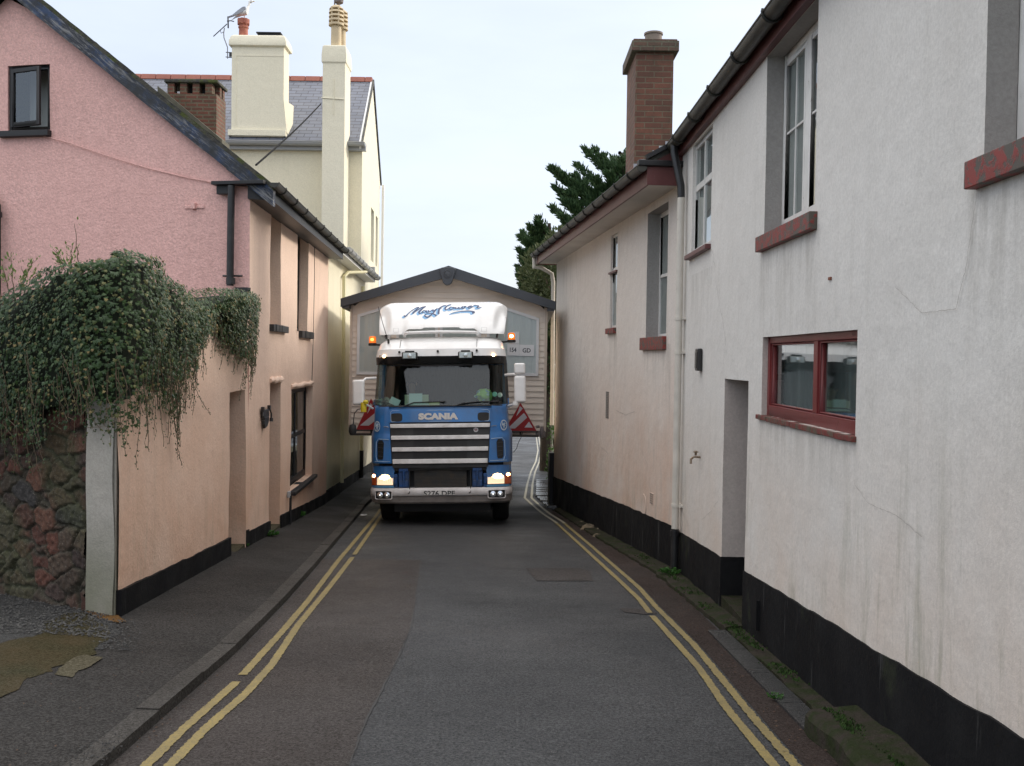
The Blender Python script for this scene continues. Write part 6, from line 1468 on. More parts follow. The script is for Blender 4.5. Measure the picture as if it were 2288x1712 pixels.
# headlamp units
z0h, z1h = B(0,945)[1], B(0,838)[1]
M['lamp_on'] = emis('headlamp_glow', (1.0,.60,.24), 4.5, (1,.9,.7)); M['lamp_core'] = emis('headlamp_core', (1.0,.80,.46), 9, (1,1,1))
M['amber'] = simple('amber_lens', (.45,.08,.02), .15, coat=.5); M['amber_on'] = emis('amber_glow', (1,.30,.06), 3, (.8,.3,.08)); M['amber_core'] = emis('amber_core', (1,.55,.22), 14)
for sg in (-1,1):
    def hp(x, z, o=0): q = sf(x, z, o); return Vector((x*sg, q.y, z))
    def hpatch(x0, x1, z0, z1, off, th, nx=8):
        m = MB(); F_ = lambda u, v: hp(x0+(x1-x0)*u, z0+(z1-z0)*v, off); K_ = lambda u, v: hp(x0+(x1-x0)*u, z0+(z1-z0)*v, off-th)
        m.grid(F_, nx, 1).grid(K_, nx, 1).grid(lambda u, v: F_(u,0).lerp(K_(u,0),v), nx, 1).grid(lambda u, v: F_(u,1).lerp(K_(u,1),v), nx, 1).grid(lambda u, v: F_(0,u).lerp(K_(0,u),v), 1, 1).grid(lambda u, v: F_(1,u).lerp(K_(1,u),v), 1, 1); return m
    hb = hpatch(.81, 1.236, B(0,970)[1], B(0,768)[1], .0, .25, 10).build('headlamp_housing', M['blue'], lorry)
    hpatch(.80, 1.238, B(0,828)[1], B(0,805)[1], .02, .03, 10).build('housing_rib', M['blue'], hb, bevel=.006)
    hpatch(.81, 1.20, B(0,972)[1], B(0,952)[1], .015, .03, 8).build('blue_valance', simple('pale_blue_trim', (.10,.28,.48), .4), hb)
    bz_ = hpatch(.812, 1.24, z0h-.02, z1h+.018, .006, .05, 10).build('lamp_bezel', M['rubber'], hb)
    hl = hpatch(.825, 1.115, z0h, z1h, .012, .02, 8).build('headlight', emis('headlamp_reflector', (1,.70,.40), .9, (.55,.50,.44), .15), hb)
    gm = MB()
    for k in range(9): x = .835+.27*k/8; gm.tube([hp(x,z0h+.01,.032), hp(x,z1h-.01,.032)], .0018, 4)
    gm.build('lens_ribs', M['chrome'], hl)
    cxh = .93 if sg < 0 else .96
    def blob(cx, cz, rx_, rz_, off): 
        m = MB(); c_ = hp(cx, cz, off); N = 20; P_ = [hp(min(1.11,max(.828,cx+rx_*cos(2*pi*k/N)*(1+.22*sin(k*2.7)))), min(z1h-.004,max(z0h+.004,cz+rz_*sin(2*pi*k/N)*(1+.25*sin(k*3.1)))), off-.004) for k in range(N)]
        for k in range(N): m.face(c_, P_[k], P_[(k+1) % N])
        return m
    blob(cxh+.04, (z0h+z1h)/2+.015, .100, .070, .036).build('lamp_beam', M['lamp_on'], hl); blob(cxh+.05, (z0h+z1h)/2+.02, .07, .05, .042).build('bulb', M['lamp_core'], hl)
    ind = hpatch(1.125, 1.236, z0h-.005, z1h+.0, .016, .03, 6).build('indicator', M['amber'], hb)
    m = MB(); c_ = hp(1.185, z1h-.045, .05); P_ = [hp(1.185+.035*cos(2*pi*k/12), z1h-.045+.03*sin(2*pi*k/12), .03) for k in range(12)]
    for k in range(12): m.face(c_, P_[k], P_[(k+1) % 12])
    m.build('side_lamp', M['amber_core'], ind)
    # corner lower step seen under the panel
    hpatch(1.10, 1.235, B(0,770)[1], B(0,742)[1], -.08, .1, 4).build('corner_gap', simple('pale_step', (.42,.42,.40), .6), hb)
# bumper
z0b, zm, z1b = B(0,1128)[1], B(0,1048)[1], B(0,977)[1]
def bring(z, hw, yo): return ringpts(z, hw, yo, back=.75, n=24, sc=.85)
bmp = loft([bring(zm-.012,1.245,.015), bring(zm,1.25,-.012), bring(zm+.03,1.253,-.03), bring(z1b-.03,1.25,-.03), bring(z1b,1.24,-.01)]).build('bumper', M['bumper_white'], lorry, smooth=True)
loft([bring(z0b,1.20,.09), bring(z0b+.03,1.235,.05), bring(zm-.05,1.245,.03), bring(zm-.014,1.246,.016)]).build('bumper_skirt', M['bumper_low'], bmp, smooth=True)
def bf(x, z, off=0): return Vector((x, -.03+cprof(x/1.253)*.85-off, z))
for sg in (-1,1):
    cx = (B(510,0)[0] if sg < 0 else B(1585,0)[0]); za, zb = B(0,1075)[1], B(0,1005)[1]
    m = MB(); m.grid(lambda u, v: bf(cx-.14+.28*u, za+(zb-za)*v, .006-.0*u), 6, 1); fo_ = m.build('fog_lamp_panel', M['rubber'], bmp)
    fr_ = MB(); pts_ = [bf(cx+a*.15, (za+zb)/2+b*(zb-za)*.56, .008) for a, b in ((-1,-.8),(-.85,-1),(.85,-1),(1,-.8),(1,.8),(.85,1),(-.85,1),(-1,.8),(-1,-.8))]; fr_.tube(pts_, .009, 6).build('panel_rim', M['bumper_white'], fo_)
    for k, dx in enumerate((-.062,.062)):
        p = bf(cx+dx, (za+zb)/2, .0); lm = MB().lathe(p, [(.05,-.012),(.052,-.022),(.044,-.024)], 18, axis='Y').build('lamp_ring', M['chrome'], fo_, smooth=True)
        MB().lathe(p, [(.043,-.014),(.02,-.018),(.001,-.02)], 18, axis='Y').build('lamp_lens', simple('fog_lens', (.16,.17,.18), .1, metal=.5), lm, smooth=True)
        MB().lathe(p, [(.016,-.018),(.012,-.028),(.001,-.03)], 12, axis='Y').build('bulb', emis('fog_bulb', (1,1,.95), 1.2), lm)
# number plate, its lower edge dropped behind the bumper lip
xa, zb = B(895,1003); xb, za = B(1190,1045)
pl = MB().grid(lambda u, v: bf(-.285+.53*u, zm+.012+(zb+.006-zm-.012)*v, .006), 6, 1).build('number_plate', simple('plate_white', (.70,.68,.65), .4), bmp)
zf = za-.012
m = fit_text('S276 DPF', xa, xb, zf, zb, lambda x, z: (x, z, 0), bold=.02); 
import bmesh as _b
bmx = _b.new(); vs = [bmx.verts.new((v.x, v.y, 0)) for v in m.v]
for f in m.f:
    try: bmx.faces.new([vs[i] for i in f])
    except ValueError: pass
_b.ops.bisect_plane(bmx, geom=bmx.verts[:]+bmx.edges[:]+bmx.faces[:], plane_co=(0,zm+.016,0), plane_no=(0,-1,0), clear_outer=True)
m2 = MB(); ix = {v: i for i, v in enumerate(bmx.verts)}; m2.v = [bf(v.co.x, v.co.y, .009) for v in bmx.verts]; m2.f = [tuple(ix[v] for v in f.verts) for f in bmx.faces]; bmx.free()
m2.build('plate_characters', M['rubber'], pl, fixn=False)
# windscreen aperture: pillars, visor, glass, cab sides, interior
zw0, zw1 = z_t-.01, A(0,958)[1]
side = MB()
for sg in (-1,1):
    x0 = lambda z: sg*(HW(z)-.005)
    side.hexa([(x0(zw0),.50,zw0),(x0(zw0)-sg*.06,.50,zw0),(x0(zw0)-sg*.06,2.25,zw0),(x0(zw0),2.25,zw0),(x0(zw0),.50,2.25),(x0(2.25)-sg*.06,.50,2.25),(x0(2.25)-sg*.06,2.25,2.25),(x0(2.25),2.25,2.25)])
    side.hexa([(x0(2.25),1.35,2.25),(x0(2.25)-sg*.06,1.35,2.25),(x0(2.25)-sg*.06,2.25,2.25),(x0(2.25),2.25,2.25),(x0(3),1.35,3.0),(x0(3)-sg*.06,1.35,3.0),(x0(3)-sg*.06,2.25,3.0),(x0(3),2.25,3.0)])
side.box((-1.17,2.2,zw0),(1.17,2.25,3.0)).build('cab_sides', M['blue'], lorry)
pil_ = MB()
for sg in (-1,1):
    pil_.grid(lambda u, v: (lambda z: Vector((sg*(HW(z)*(.955+.045*u)), YO(z)+cprof(.955+.045*u)+.16*(u)-.003, z)))(zw0+(3.0-zw0)*v), 4, 8)
pil_.build('windscreen_pillar', M['dark_plastic'], lorry, smooth=True)
gl_ = MB().grid(lambda u, v: (lambda z: sf((2*u-1)*HW(z)*.955, z, 0))(zw0+(zw1+.04-zw0)*v), 26, 8).build('windscreen', M['screen_glass'], lorry, smooth=True)
for sg in (-1,1): MB().face((sg*1.2,.52,2.27),(sg*1.2,1.33,2.27),(sg*1.16,1.33,2.95),(sg*1.16,.66,2.95)).build('side_window', M['glass'], lorry)
MB().grid(lambda u, v: sf((2*u-1)*HW(2.11)*.96, 2.105+.025*v, .004), 24, 1).tube([sf((2*k/24-1)*HW(2.1)*.96, 2.112, .01) for k in range(25)], .014, 6).build('windscreen_seal', M['rubber'], lorry, smooth=True)
visor = loft([ringpts(A(0,975)[1],1.165,.235,back=.5,sc=.8), ringpts(A(0,935)[1],1.170,.20,back=.5,sc=.8), ringpts(A(0,905)[1],1.168,.19,back=.5,sc=.8)]).build('visor', M['visor'], lorry, smooth=True)
# dark sun band at the head of the screen
MB().grid(lambda u, v: (lambda z: sf((2*u-1)*HW(z)*.94, z, .004))(zw1-.03+.10*v-.05*sin(pi*u)*(1-v)), 26, 2).build('sun_band', M['dark_plastic'], lorry, smooth=True)
# roof
zr0, zr1, zr2, zr3, zr4 = A(0,905)[1]+.003, A(0,832)[1], A(0,820)[1], A(0,765)[1], A(0,706)[1]+.02
roof = loft([ringpts(zr0,1.168,.185,back=2.25,sc=.8), ringpts(zr1,1.150,.21,back=2.25,sc=.8), ringpts(zr2,1.135,.25,back=2.25,sc=.8), ringpts(zr3,1.11,.36,back=2.25,sc=.8), ringpts(zr4-.06,1.06,.50,back=2.25,sc=.8), ringpts(zr4,.98,.72,back=2.2,sc=.8), ringpts(zr4+.02,.6,1.0,back=2.0,sc=.6)]).build('roof', M['lorry_white'], lorry, smooth=True)
for zx, zy in ((662,818),(1028,825),(1394,803),(658,862),(1030,858),(1405,853)):
    x, z = A(zx, zy); dy = .36 if zy < 840 else .20
    MB().lathe((x, dy+cprof(x/1.15)*.8-.02, z), [(.02,.02),(.02,-.03),(.012,-.04)], 10, axis='Y').build('roof_bolt', M['rubber'], roof)
for zx in (658, 1403):
    x = A(zx,0)[0]; MB().tube([(x,.50,zr4-.06),(x,.37,zr3),(x,.27,zr2)], .004, 4).build('roof_seam', M['dark_plastic'], roof)
for x0, x1 in ((690,838),(1228,1372)):
    a, zb_ = A(x0, 870); b, za_ = A(x1, 940); h = (zb_-za_)
    sb = MB().box((a,.02,za_-.0),(b,.17,zb_)).build('spot_lamp', M['rubber'], lorry, bevel=.018)
    MB().box((a+.022,.008,za_+.014),(b-.022,.022,zb_-.014)).build('lamp_glass', simple('spot_glass', (.48,.52,.50), .12, metal=.35, c2=(.30,.34,.33), nsc=25, local=True), sb, bevel=.015)
    c_ = ((a+b)/2+.005, .0, (za_+zb_)/2); MB().lathe(c_, [(.042,.008),(.036,-.004),(.001,-.010)], 16, axis='Y').build('bulb', simple('spot_bulb', (.7,.74,.72), .1, metal=.7), sb, smooth=True)
    MB().box(((a+b)/2-.08,.05,zb_),((a+b)/2+.08,.12,zb_+.025)).build('lamp_bracket', M['rubber'], sb)
for x0, x1 in ((455,552),(1512,1612)):
    a, zb_ = A(x0, 885); b, za_ = A(x1, 912); yy = .19+cprof((a+b)/2/1.16)*.8; 
    mk = MB().hexa([(a,yy-.01+.05*(a<0),za_),(b,yy-.01+.05*(a>0),za_),(b,yy+.1,za_),(a,yy+.1,za_),(a,yy-.01+.05*(a<0),zb_),(b,yy-.01+.05*(a>0),zb_),(b,yy+.1,zb_),(a,yy+.1,zb_)]).build('marker_lamp', simple('marker_lens', (.40,.32,.25), .2), lorry)
    MB().lathe(((a+b)/2+.005,yy-.005,(za_+zb_)/2), [(.028,.01),(.02,-.02),(.001,-.026)], 12, axis='Y').build('bulb', M['amber_core'], mk)
# sunvisor bar above the roof
zb_ = A(0,692,.45)[1]
pb2 = MB().tube([(-.655,.50,zb_-.01),(-.62,.40,zb_)]+[(-.55+1.1*k/10,.36,zb_+.012*sin(pi*k/10)) for k in range(11)]+[(.62,.40,zb_),(.655,.50,zb_-.01)], .026, 10).build('roof_bar', M['lorry_white'], lorry, smooth=True)
for sg in (-1,1):
    MB().tube([(sg*.66,.52,zb_-.06),(sg*.655,.50,zb_),(sg*.60,.78,zb_+.10)], .02, 8).lathe((sg*.655,.46,zb_-.005), [(.04,-.02),(.04,.03)], 12, axis='Y').build('bar_bracket', M['lorry_white'], pb2)
    MB().tube([(sg*1.0,.62,zr4-.02),(sg*1.02,.7,zr4+.08),(sg*.96,.9,zr4+.12)], .022, 8).build('deflector_stay', M['rubber'], lorry)
# deflector
zd1 = A(0,372,.95)[1]; zdb = A(0,700,.55)[1]; zdc = A(0,640,.6)[1]
def dzb(x):
    a = abs(x)
    if a < .33: return zdc
    if a < .37: return zdc-.02
    if a < .60: return zdc-.024
    if a < .72: return zdc-.024-(zdc-.024-zdb)*(a-.60)/.12
    return zdb
def dfl(u, v):
    """front skin: u across, v up"""
    a = 2*u-1; hw = 1.13+.075*v**.8-(.09*max(0,(v-.82)/.18)**2); x = a*hw; zb0 = dzb(x); z = zb0+(zd1-zb0)*v; ax = abs(a)
    crown = -.035*max(0, (ax-.90)/.10)**2*(v > .5)
    y = .55+.62*v**1.25+.06*ax**2+.55*max(0, ax-.84)**1.5*5*(.45+.55*v)+(.14*max(0,(v-.86)/.14)**2)
    z += crown-.0*v
    # shallow scoops at the sides
    if ax > .80 and v < .86: y += .08*sin(pi*min(1,(ax-.80)/.18))*sin(pi*min(1, v/.86))
    return Vector((x, y, z))
dm = MB(); dm.grid(dfl, 72, 22)
dm.grid(lambda u, v: (lambda p: Vector((p.x*(1-.02*v), p.y+(2.1-p.y)*v, p.z+.04*sin(pi*v)*.5)))(dfl(u,1)), 36, 4)
for e_ in (0,1): dm.grid(lambda u, v: (lambda p: Vector((p.x, p.y+(2.1-p.y)*v, p.z)))(dfl(e_,u)), 12, 3)
dm.grid(lambda u, v: dfl(u,0)+Vector((0,.04*v,0)), 72, 1)
dfo = dm.build('air_deflector', M['lorry_white'], lorry, smooth=True)
for zx in (618,1458):
    x, z = A(zx, 662, .6); MB().tube([Vector((x+a,.57,z+b)) for a, b in ((-.045,-.035),(.045,-.035),(.045,.035),(-.045,.035),(-.045,-.035))], .003, 4).build('inspection_panel', simple('panel_line', (.5,.5,.5), .5), dfo)
# swept script lettering, traced as brush strokes on the deflector
def dsurf(x, z, off):
    zb0 = dzb(x); v = max(0, min(1, (z-zb0)/(zd1-zb0))); a = x/(1.13+.075*v**.8); p = dfl((a+1)/2, v); return Vector((x, p.y-off, z))
STK = [
 [(120,470,20),(150,490,28),(185,478,16),(230,420,9),(300,345,9),(380,280,12),(440,245,14),(480,240,12)],
 [(485,240,10),(440,290,22),(390,350,30),(350,410,34),(345,430,20)],
 [(345,425,10),(400,370,14),(470,310,16),(540,250,18),(600,228,14),(655,218,6)],
 [(640,225,12),(590,260,24),(540,320,32),(500,380,34),(505,418,26),(540,420,14),(580,385,8)],
 [(660,345,8),(620,340,14),(585,370,18),(590,400,16),(630,395,12),(670,355,14)],
 [(690,340,18),(675,375,22),(690,400,18),(720,390,8)],
 [(740,330,18),(730,365,22),(745,385,18),(790,360,12),(820,320,14)],
 [(845,310,20),(840,350,22),(850,370,14),(900,320,12),(935,285,12)],
 [(935,290,14),(900,350,20),(860,410,22),(800,480,26),(740,530,26),(680,525,26),(650,490,20),(680,450,12),(740,428,10),(810,430,14),(880,455,20),(940,500,30)],
 [(1160,195,14),(1090,210,18),(1020,260,24),(990,330,34),(985,400,38),(985,450,36)],
 [(920,300,10),(980,290,12),(1050,275,10)],
 [(1290,170,12),(1230,185,18),(1170,230,24),(1140,290,28),(1160,325,22),(1210,315,12),(1250,280,9)],
 [(1330,255,10),(1280,250,16),(1245,285,20),(1265,315,18),(1320,310,18),(1365,275,16),(1345,250,10),(1320,265,8),(1400,262,8)],
 [(1420,255,14),(1390,280,20),(1400,300,18),(1450,290,16),(1490,250,18)],
 [(1495,250,18),(1475,280,20),(1490,300,18),(1545,285,16),(1590,240,16)],
 [(1590,225,12),(1550,260,20),(1560,290,20),(1610,285,18),(1650,235,16),(1625,225,8),(1615,245,8),(1680,245,8)],
 [(1700,250,12),(1750,245,14),(1800,225,14),(1790,215,12),(1745,225,16),(1710,260,20),(1735,285,20),(1790,270,14),(1840,225,10)],
 [(1850,220,12),(1880,195,16),(1910,205,16),(1985,212,12)],
 [(1985,215,18),(1950,250,22),(1935,270,16),(1980,275,10),(2050,250,5)],
 [(1290,440,5),(1400,405,12),(1550,380,18),(1700,368,22),(1800,375,26),(1870,400,34),(1820,430,34)],
]
def stroke(m, pts, off, dx=0, dz=0, grow=1.0, gadd=0):
    C_ = smooth_curve(pts, 6); N = len(C_); L = []
    for i, (X, Y, w) in enumerate(C_):
        a = C_[max(i-1,0)]; b = C_[min(i+1,N-1)]; d = Vector((b[0]-a[0], b[1]-a[1])); 
        if d.length < 1e-6: continue
        d.normalize(); n = Vector((-d.y, d.x))*(w*.5*grow+gadd)
        r = []
        for s_ in (1,-1): px, py = 890+(X+n.x*s_+dx)/11.06, 660+(Y+n.y*s_+dz)/11.06; r.append(dsurf(LX(px,.85), LZ(py,.85)-.0, off))
        L.append(r)
    for a, b in zip(L, L[1:]): m.face(a[0], a[1], b[1], b[0])
sh = MB(); 
for s_ in STK:
    for k in range(5): stroke(sh, s_, .006+.0002*k, -11*k, 9*k, 1.0, 5)
sh.build('sign_shadow', simple('light_blue_signwriting', (.20,.42,.68), .4), dfo, fixn=False)
tx = MB()
for s_ in STK[:-1]: stroke(tx, s_, .010, 0, 0, 1.15, 3.5)
ux = MB(); stroke(ux, STK[-1], .010, 0, 0, 1.1, 3); ux.build('sign_underline', simple('navy_underline', (.022,.045,.13), .4), dfo, fixn=False)
tx.build('sign_lettering', simple('navy_signwriting', (.022,.045,.13), .4), dfo, fixn=False)
# beacons
for sg, (zx, za_, zb_) in ((-1,(381,805,715)),(1,(1707,788,696))):
    x = A(zx,0,.9)[0]; z0 = A(0,za_,.9)[1]; z1 = A(0,zb_,.9)[1]; y = .9; h = z1-z0
    bc = MB().lathe((x,y,z0), [(.075,0),(.08,h*.08),(.075,h*.25),(.06,h*.27)], 16).tube([(x,y,z0+.02),(sg*1.0,y,z0-.0)], .02, 6).build('beacon', M['rubber'], lorry, smooth=True)
    t_ = bpy.data.materials.get('beacon_lens') or emis('beacon_lens', (1,.22,.02), .55, (.75,.16,.02), .12); MB().lathe((x,y,z0), [(.066,h*.25),(.066,h*.85),(.055,h*.97),(.03,h)], 18).build('beacon_lens', t_, bc, smooth=True)
    MB().lathe((x,y-.055,z0), [(.002,h*.42),(.03,h*.5),(.036,h*.62),(.03,h*.74),(.002,h*.8)], 12).build('bulb', M['amber_core'] if sg > 0 else M['amber_on'], bc)
# mirrors
def mirror(x0, x1, z0, z1, y, d=.12, r=.05):
    return MB().box((x0,y,z0),(x1,y+d,z1))
a, zb_ = A(213,1130,.2); b, za_ = A(335,1372,.2); ml = mirror(a, b-.012, za_, zb_, .15).build('mirror', M['lorry_white'], lorry, bevel=.045, seg=4)
MB().tube([(b-.04,.22,zb_-.02),(b,.26,zb_+.02),(-1.17,.42,A(0,1103)[1])], .024, 8).tube([(b-.05,.24,za_+.05),(-1.22,.4,za_-.06)], .02, 8).build('mirror_arm', M['lorry_white'], ml, smooth=True)
MB().box((a+.02,.27,za_+.03),(b-.03,.275,zb_-.03)).build('mirror_glass', M['chrome'], ml)
a, zb_ = A(1753,1108,.2); b, za_ = A(1866,1365,.2); mr = mirror(a, b, za_, zb_, .15).build('mirror', M['lorry_white'], lorry, bevel=.045, seg=4)
MB().tube([(a+.05,.22,zb_+.02),(a,.25,zb_+.03),(1.15,.42,A(0,1088)[1])], .026, 8).tube([(a+.04,.24,za_-.0),(a-.02,.26,za_-.03),(1.2,.4,za_-.05)], .024, 8).lathe((a+.02,.2,za_-.02), [(.05,-.03),(.055,0),(.05,.04)], 12).build('mirror_arm', M['lorry_white'], mr, smooth=True)
MB().box((a+.02,.27,za_+.03),(b-.02,.275,zb_-.03)).build('mirror_glass', M['chrome'], mr)
a, zb_ = A(1756,988,.2); b, za_ = A(1862,1092,.2); mirror(a, b, za_, zb_, .15).build('mirror', M['lorry_white'], lorry, bevel=.035, seg=4)
# wipers
for (pts) in ([(660,1398),(700,1388),(800,1352),(1105,1345)], [(1180,1400),(1260,1365),(1400,1350),(1610,1348)]):
    P_ = [A(*q) for q in pts]; P_ = [sf(x, max(z,2.10), .03+.02*(i == 0)) for i, (x, z) in enumerate(P_)]; MB().tube(P_[:3], .010, 6).tube(P_[1:], .013, 6).build('wiper', M['rubber'], lorry)
MB().tube([Vector((A(550,765,.5)[0],.42,A(0,765,.4)[1])), Vector((A(500,590,.5)[0],.40,A(0,590,.4)[1])), Vector((A(455,430,.5)[0],.45,A(0,430,.4)[1]))], .006, 5).lathe((A(550,765,.4)[0],.42,A(0,775,.4)[1]), [(.02,-.02),(.02,.03),(.008,.06)], 8).build('whip_aerial', M['rubber'], lorry)
# front corner mirror stalk and yellow work lamp on the left
x_, z_ = A(330,1395); wlp = MB().lathe((x_-.01,.02,z_), [(.05,-.08),(.055,-.02),(.05,.05),(.045,.09)], 12).lathe((x_+.03,.0,z_+.06), [(.04,.0),(.05,.04),(.03,.07)], 10).build('marker_lamp_yellow', simple('yellow_plastic', (.60,.47,.02), .4), lorry, smooth=True)
xm, zm_ = A(220,1605); MB().tube([(x_-.05,.02,z_-.02),(x_-.11,.02,z_-.03),(xm+.03,.02,z_-.10),(xm+.01,.02,zm_+.08)], .010, 6).build('mirror_stalk', M['rubber'], wlp)
MB().lathe((xm,.02,zm_), [(.005,-.10),(.05,-.09),(.07,-.03),(.068,.04),(.055,.085),(.005,.10)], 14).build('round_mirror', M['rubber'], lorry, smooth=True)
# wheels, chassis, fuel tank
def wheel(x, y, w, parent, r=.50):
    t_ = MB().lathe((x,y,r), [(r*.56,-w/2),(r*.9,-w/2),(r*.98,-w/2+.03),(r,-w/2+.06),(r,w/2-.06),(r*.98,w/2-.03),(r*.9,w/2),(r*.56,w/2)], 32, axis='X'); wh_ = t_.build('wheel', M['tyre'], parent, smooth=True)
    MB().lathe((x,y,r), [(.05,-w*.3),(r*.57,-w*.2),(r*.57,w*.2),(.05,w*.3)], 24, axis='X').build('rim', M['galv'], wh_, smooth=True)
for sg in (-1,1):
    wheel(sg*1.03, 1.42, .30, lorry); 
    for dy in (4.6, 5.95): wheel(sg*.98, dy, .42, lorry)
MB().box((-.42,.6,.62),(-.30,6.6,.92)).box((.30,.6,.62),(.42,6.6,.92)).box((-.9,1.35,.42),(.9,1.5,.58)).box((-1.1,2.4,.40),(-.5,3.5,.95)).box((.5,2.4,.40),(1.1,3.5,.95)).box((-.5,4.5,.92),(.5,5.4,1.05)).build('chassis', M['steel_dark'], lorry, bevel=.01)
MB().box((-1.20,.62,.50),(1.20,2.2,1.14)).box((-.86,.5,.24),(.86,2.3,.5)).build('under_cab_and_shade_box', M['rubber'], lorry)  # lower box is no lorry part, added to deepen the shade beneath
for sg in (-1,1): MB().hexa([(sg*.8,.85,.52),(sg*1.22,.85,.52),(sg*1.22,2.1,.52),(sg*.8,2.1,.52),(sg*.8,.85,.6),(sg*1.22,.85,.6),(sg*1.22,2.1,.6),(sg*.8,2.1,.6)]).build('step', M['dark_plastic'], lorry)
# cab interior
MB().box((-1.12,.34,1.98),(1.12,.86,2.085)).hexa([(-1.12,.78,2.08),(1.12,.78,2.08),(1.12,.9,2.08),(-1.12,.9,2.08),(-1.0,.80,2.14),(1.0,.80,2.14),(1.0,.88,2.14),(-1.0,.88,2.14)]).build('dashboard', simple('dashboard', (.05,.055,.055), .7), lorry, bevel=.02)
for x in (-.62,.62): MB().box((x-.26,1.25,1.5),(x+.26,1.75,1.62)).box((x-.25,1.68,1.6),(x+.25,1.82,2.42)).box((x-.13,1.7,2.42),(x+.13,1.80,2.64)).build('seat', simple('seat_cloth', (.06,.065,.075), .9), lorry, bevel=.04)
MB().grid(lambda u, v: Vector((-1.08+2.16*u, 2.1+.03*sin(u*70), 2.05+.9*v)), 120, 1).build('cab_curtain', simple('cab_curtain', (.045,.05,.05), .9), lorry, smooth=True)
for sg in (-1,1): MB().grid(lambda u, v: Vector((sg*(1.06-.03*v), .95+.9*u+.03*sin(u*60), 2.2+.72*v)), 60, 1).build('side_curtain', bpy.data.materials['cab_curtain'], lorry, smooth=True)
whl = MB(); cx, cy, czz = -.60, .98, 2.10
for k in range(1): whl.tube([(cx+.23*cos(t_/12*pi), cy-.10*sin(t_/12*pi)*.4, czz+.23*sin(t_/12*pi)*.8) for t_ in range(25)], .016, 8, cap=False).box((cx-.21,cy-.01,czz-.02),(cx+.21,cy+.01,czz+.02))
whl.build('steering_wheel', M['rubber'], lorry)
# things lying on the dashboard
def on_dash(name, label, cat, mb, mat, bevel=0, smooth=False, group=None):
    o = mb.build(name, mat, None, bevel=bevel, smooth=smooth, org=Vector((0,0,0))); o.location = TL; o.rotation_euler = TR; tag(o, label, cat, group); return o
def card(zx0, zx1, zy0, zy1, dy, tilt=.08, rot=0):
    a, zb_ = A(zx0, zy0, dy+.3); b, za_ = A(zx1, zy1, dy+.3); za_ = max(za_, 2.088); c_ = Vector(((a+b)/2, dy+.3, za_)); w, h = b-a, zb_-za_; m = MB()
    Mx = Matrix.Translation(c_) @ Matrix.Rotation(rot, 4, 'Y') @ Matrix.Rotation(tilt*-1, 4, 'X'); m.box((-w/2,-.003,0),(w/2,.003,h), Mx); return m
paper = simple('blue_white_paper', (.62,.74,.76), .8); paper2 = simple('buff_paper', (.52,.55,.40), .8)
on_dash('paper', 'pale blue sheet propped upright behind the lorry windscreen', 'paper', card(742,868,1266,1365,.16), paper)
on_dash('paper', 'buff booklet behind the pale blue sheet on the lorry dashboard', 'paper', card(698,925,1278,1380,.22), paper2)
on_dash('paper', 'flat stack of pale papers under the blue sheet on the lorry dashboard', 'paper', card(715,940,1362,1400,.06).box((-.30,.28,2.09),(-.02,.42,2.105)), simple('grey_paper', (.5,.58,.56), .8))
on_dash('paper', 'yellowish envelope at the right end of the dashboard papers', 'paper', card(935,1035,1352,1398,.05), simple('manila', (.55,.50,.30), .8))
on_dash('paper', 'tilted pale leaflet at the left of the lorry dashboard', 'paper', card(545,640,1305,1372,.12, rot=.45), paper)
def lumpy(cx, cy, cz, r, seed, n=14):
    m = MB(); 
    m.grid(lambda u, v: (lambda d: Vector((cx,cy,cz))+Vector((d.x*r[0],d.y*r[1],d.z*r[2]))*(1+.35*mn.noise(d*2.2+Vector((seed,0,0)))))(Vector((cos(2*pi*u)*sin(pi*v), sin(2*pi*u)*sin(pi*v), cos(pi*v)))), n*2, n); return m
x_, z_ = A(1455,1290,.4); t_ = NT('printed_bag'); t_.col(t_.mix(t_.rng(t_.noise(9,3,.6,local=True),.42,.5), t_.mix(t_.rng(t_.noise(14,2,local=True),.5,.55),(.42,.60,.56),(.15,.28,.45)), (.35,.55,.15))); t_.rough(.4)
on_dash('plastic_bag', 'blue and green printed plastic bag bulging on the right of the dashboard', 'bag', lumpy(x_, .50, z_-.0, (.155,.11,.115), 3), t_.m, smooth=True)
x_, z_ = A(500,1350,.4); t_ = NT('jacket_cloth'); t_.col(t_.mix(t_.rng(t_.noise(10,3,.6,local=True),.42,.56), (.06,.09,.12), (.26,.33,.32))); t_.rough(.9)
on_dash('jacket', 'crumpled dark blue jacket stuffed in left corner of windscreen', 'jacket', lumpy(x_, .55, z_-.01, (.19,.13,.10), 8), t_.m, smooth=True)
for (zx, zy, col_, lb) in ((1567,1281,(.28,.62,.52),'round sea green air freshener at the right of the windscreen'),(1617,1288,(.60,.68,.62),'round pale tax disc at the right edge of the windscreen')):
    x, z = A(zx, zy, .2); m = MB().lathe((0,0,0), [(.044,0),(.044,-.004)], 20, axis='Y')
    c_ = sf(x, z, -.02); 
    for v in m.v: v += c_
    on_dash('disc', lb, 'disc', m, simple('disc_paper', col_, .5))
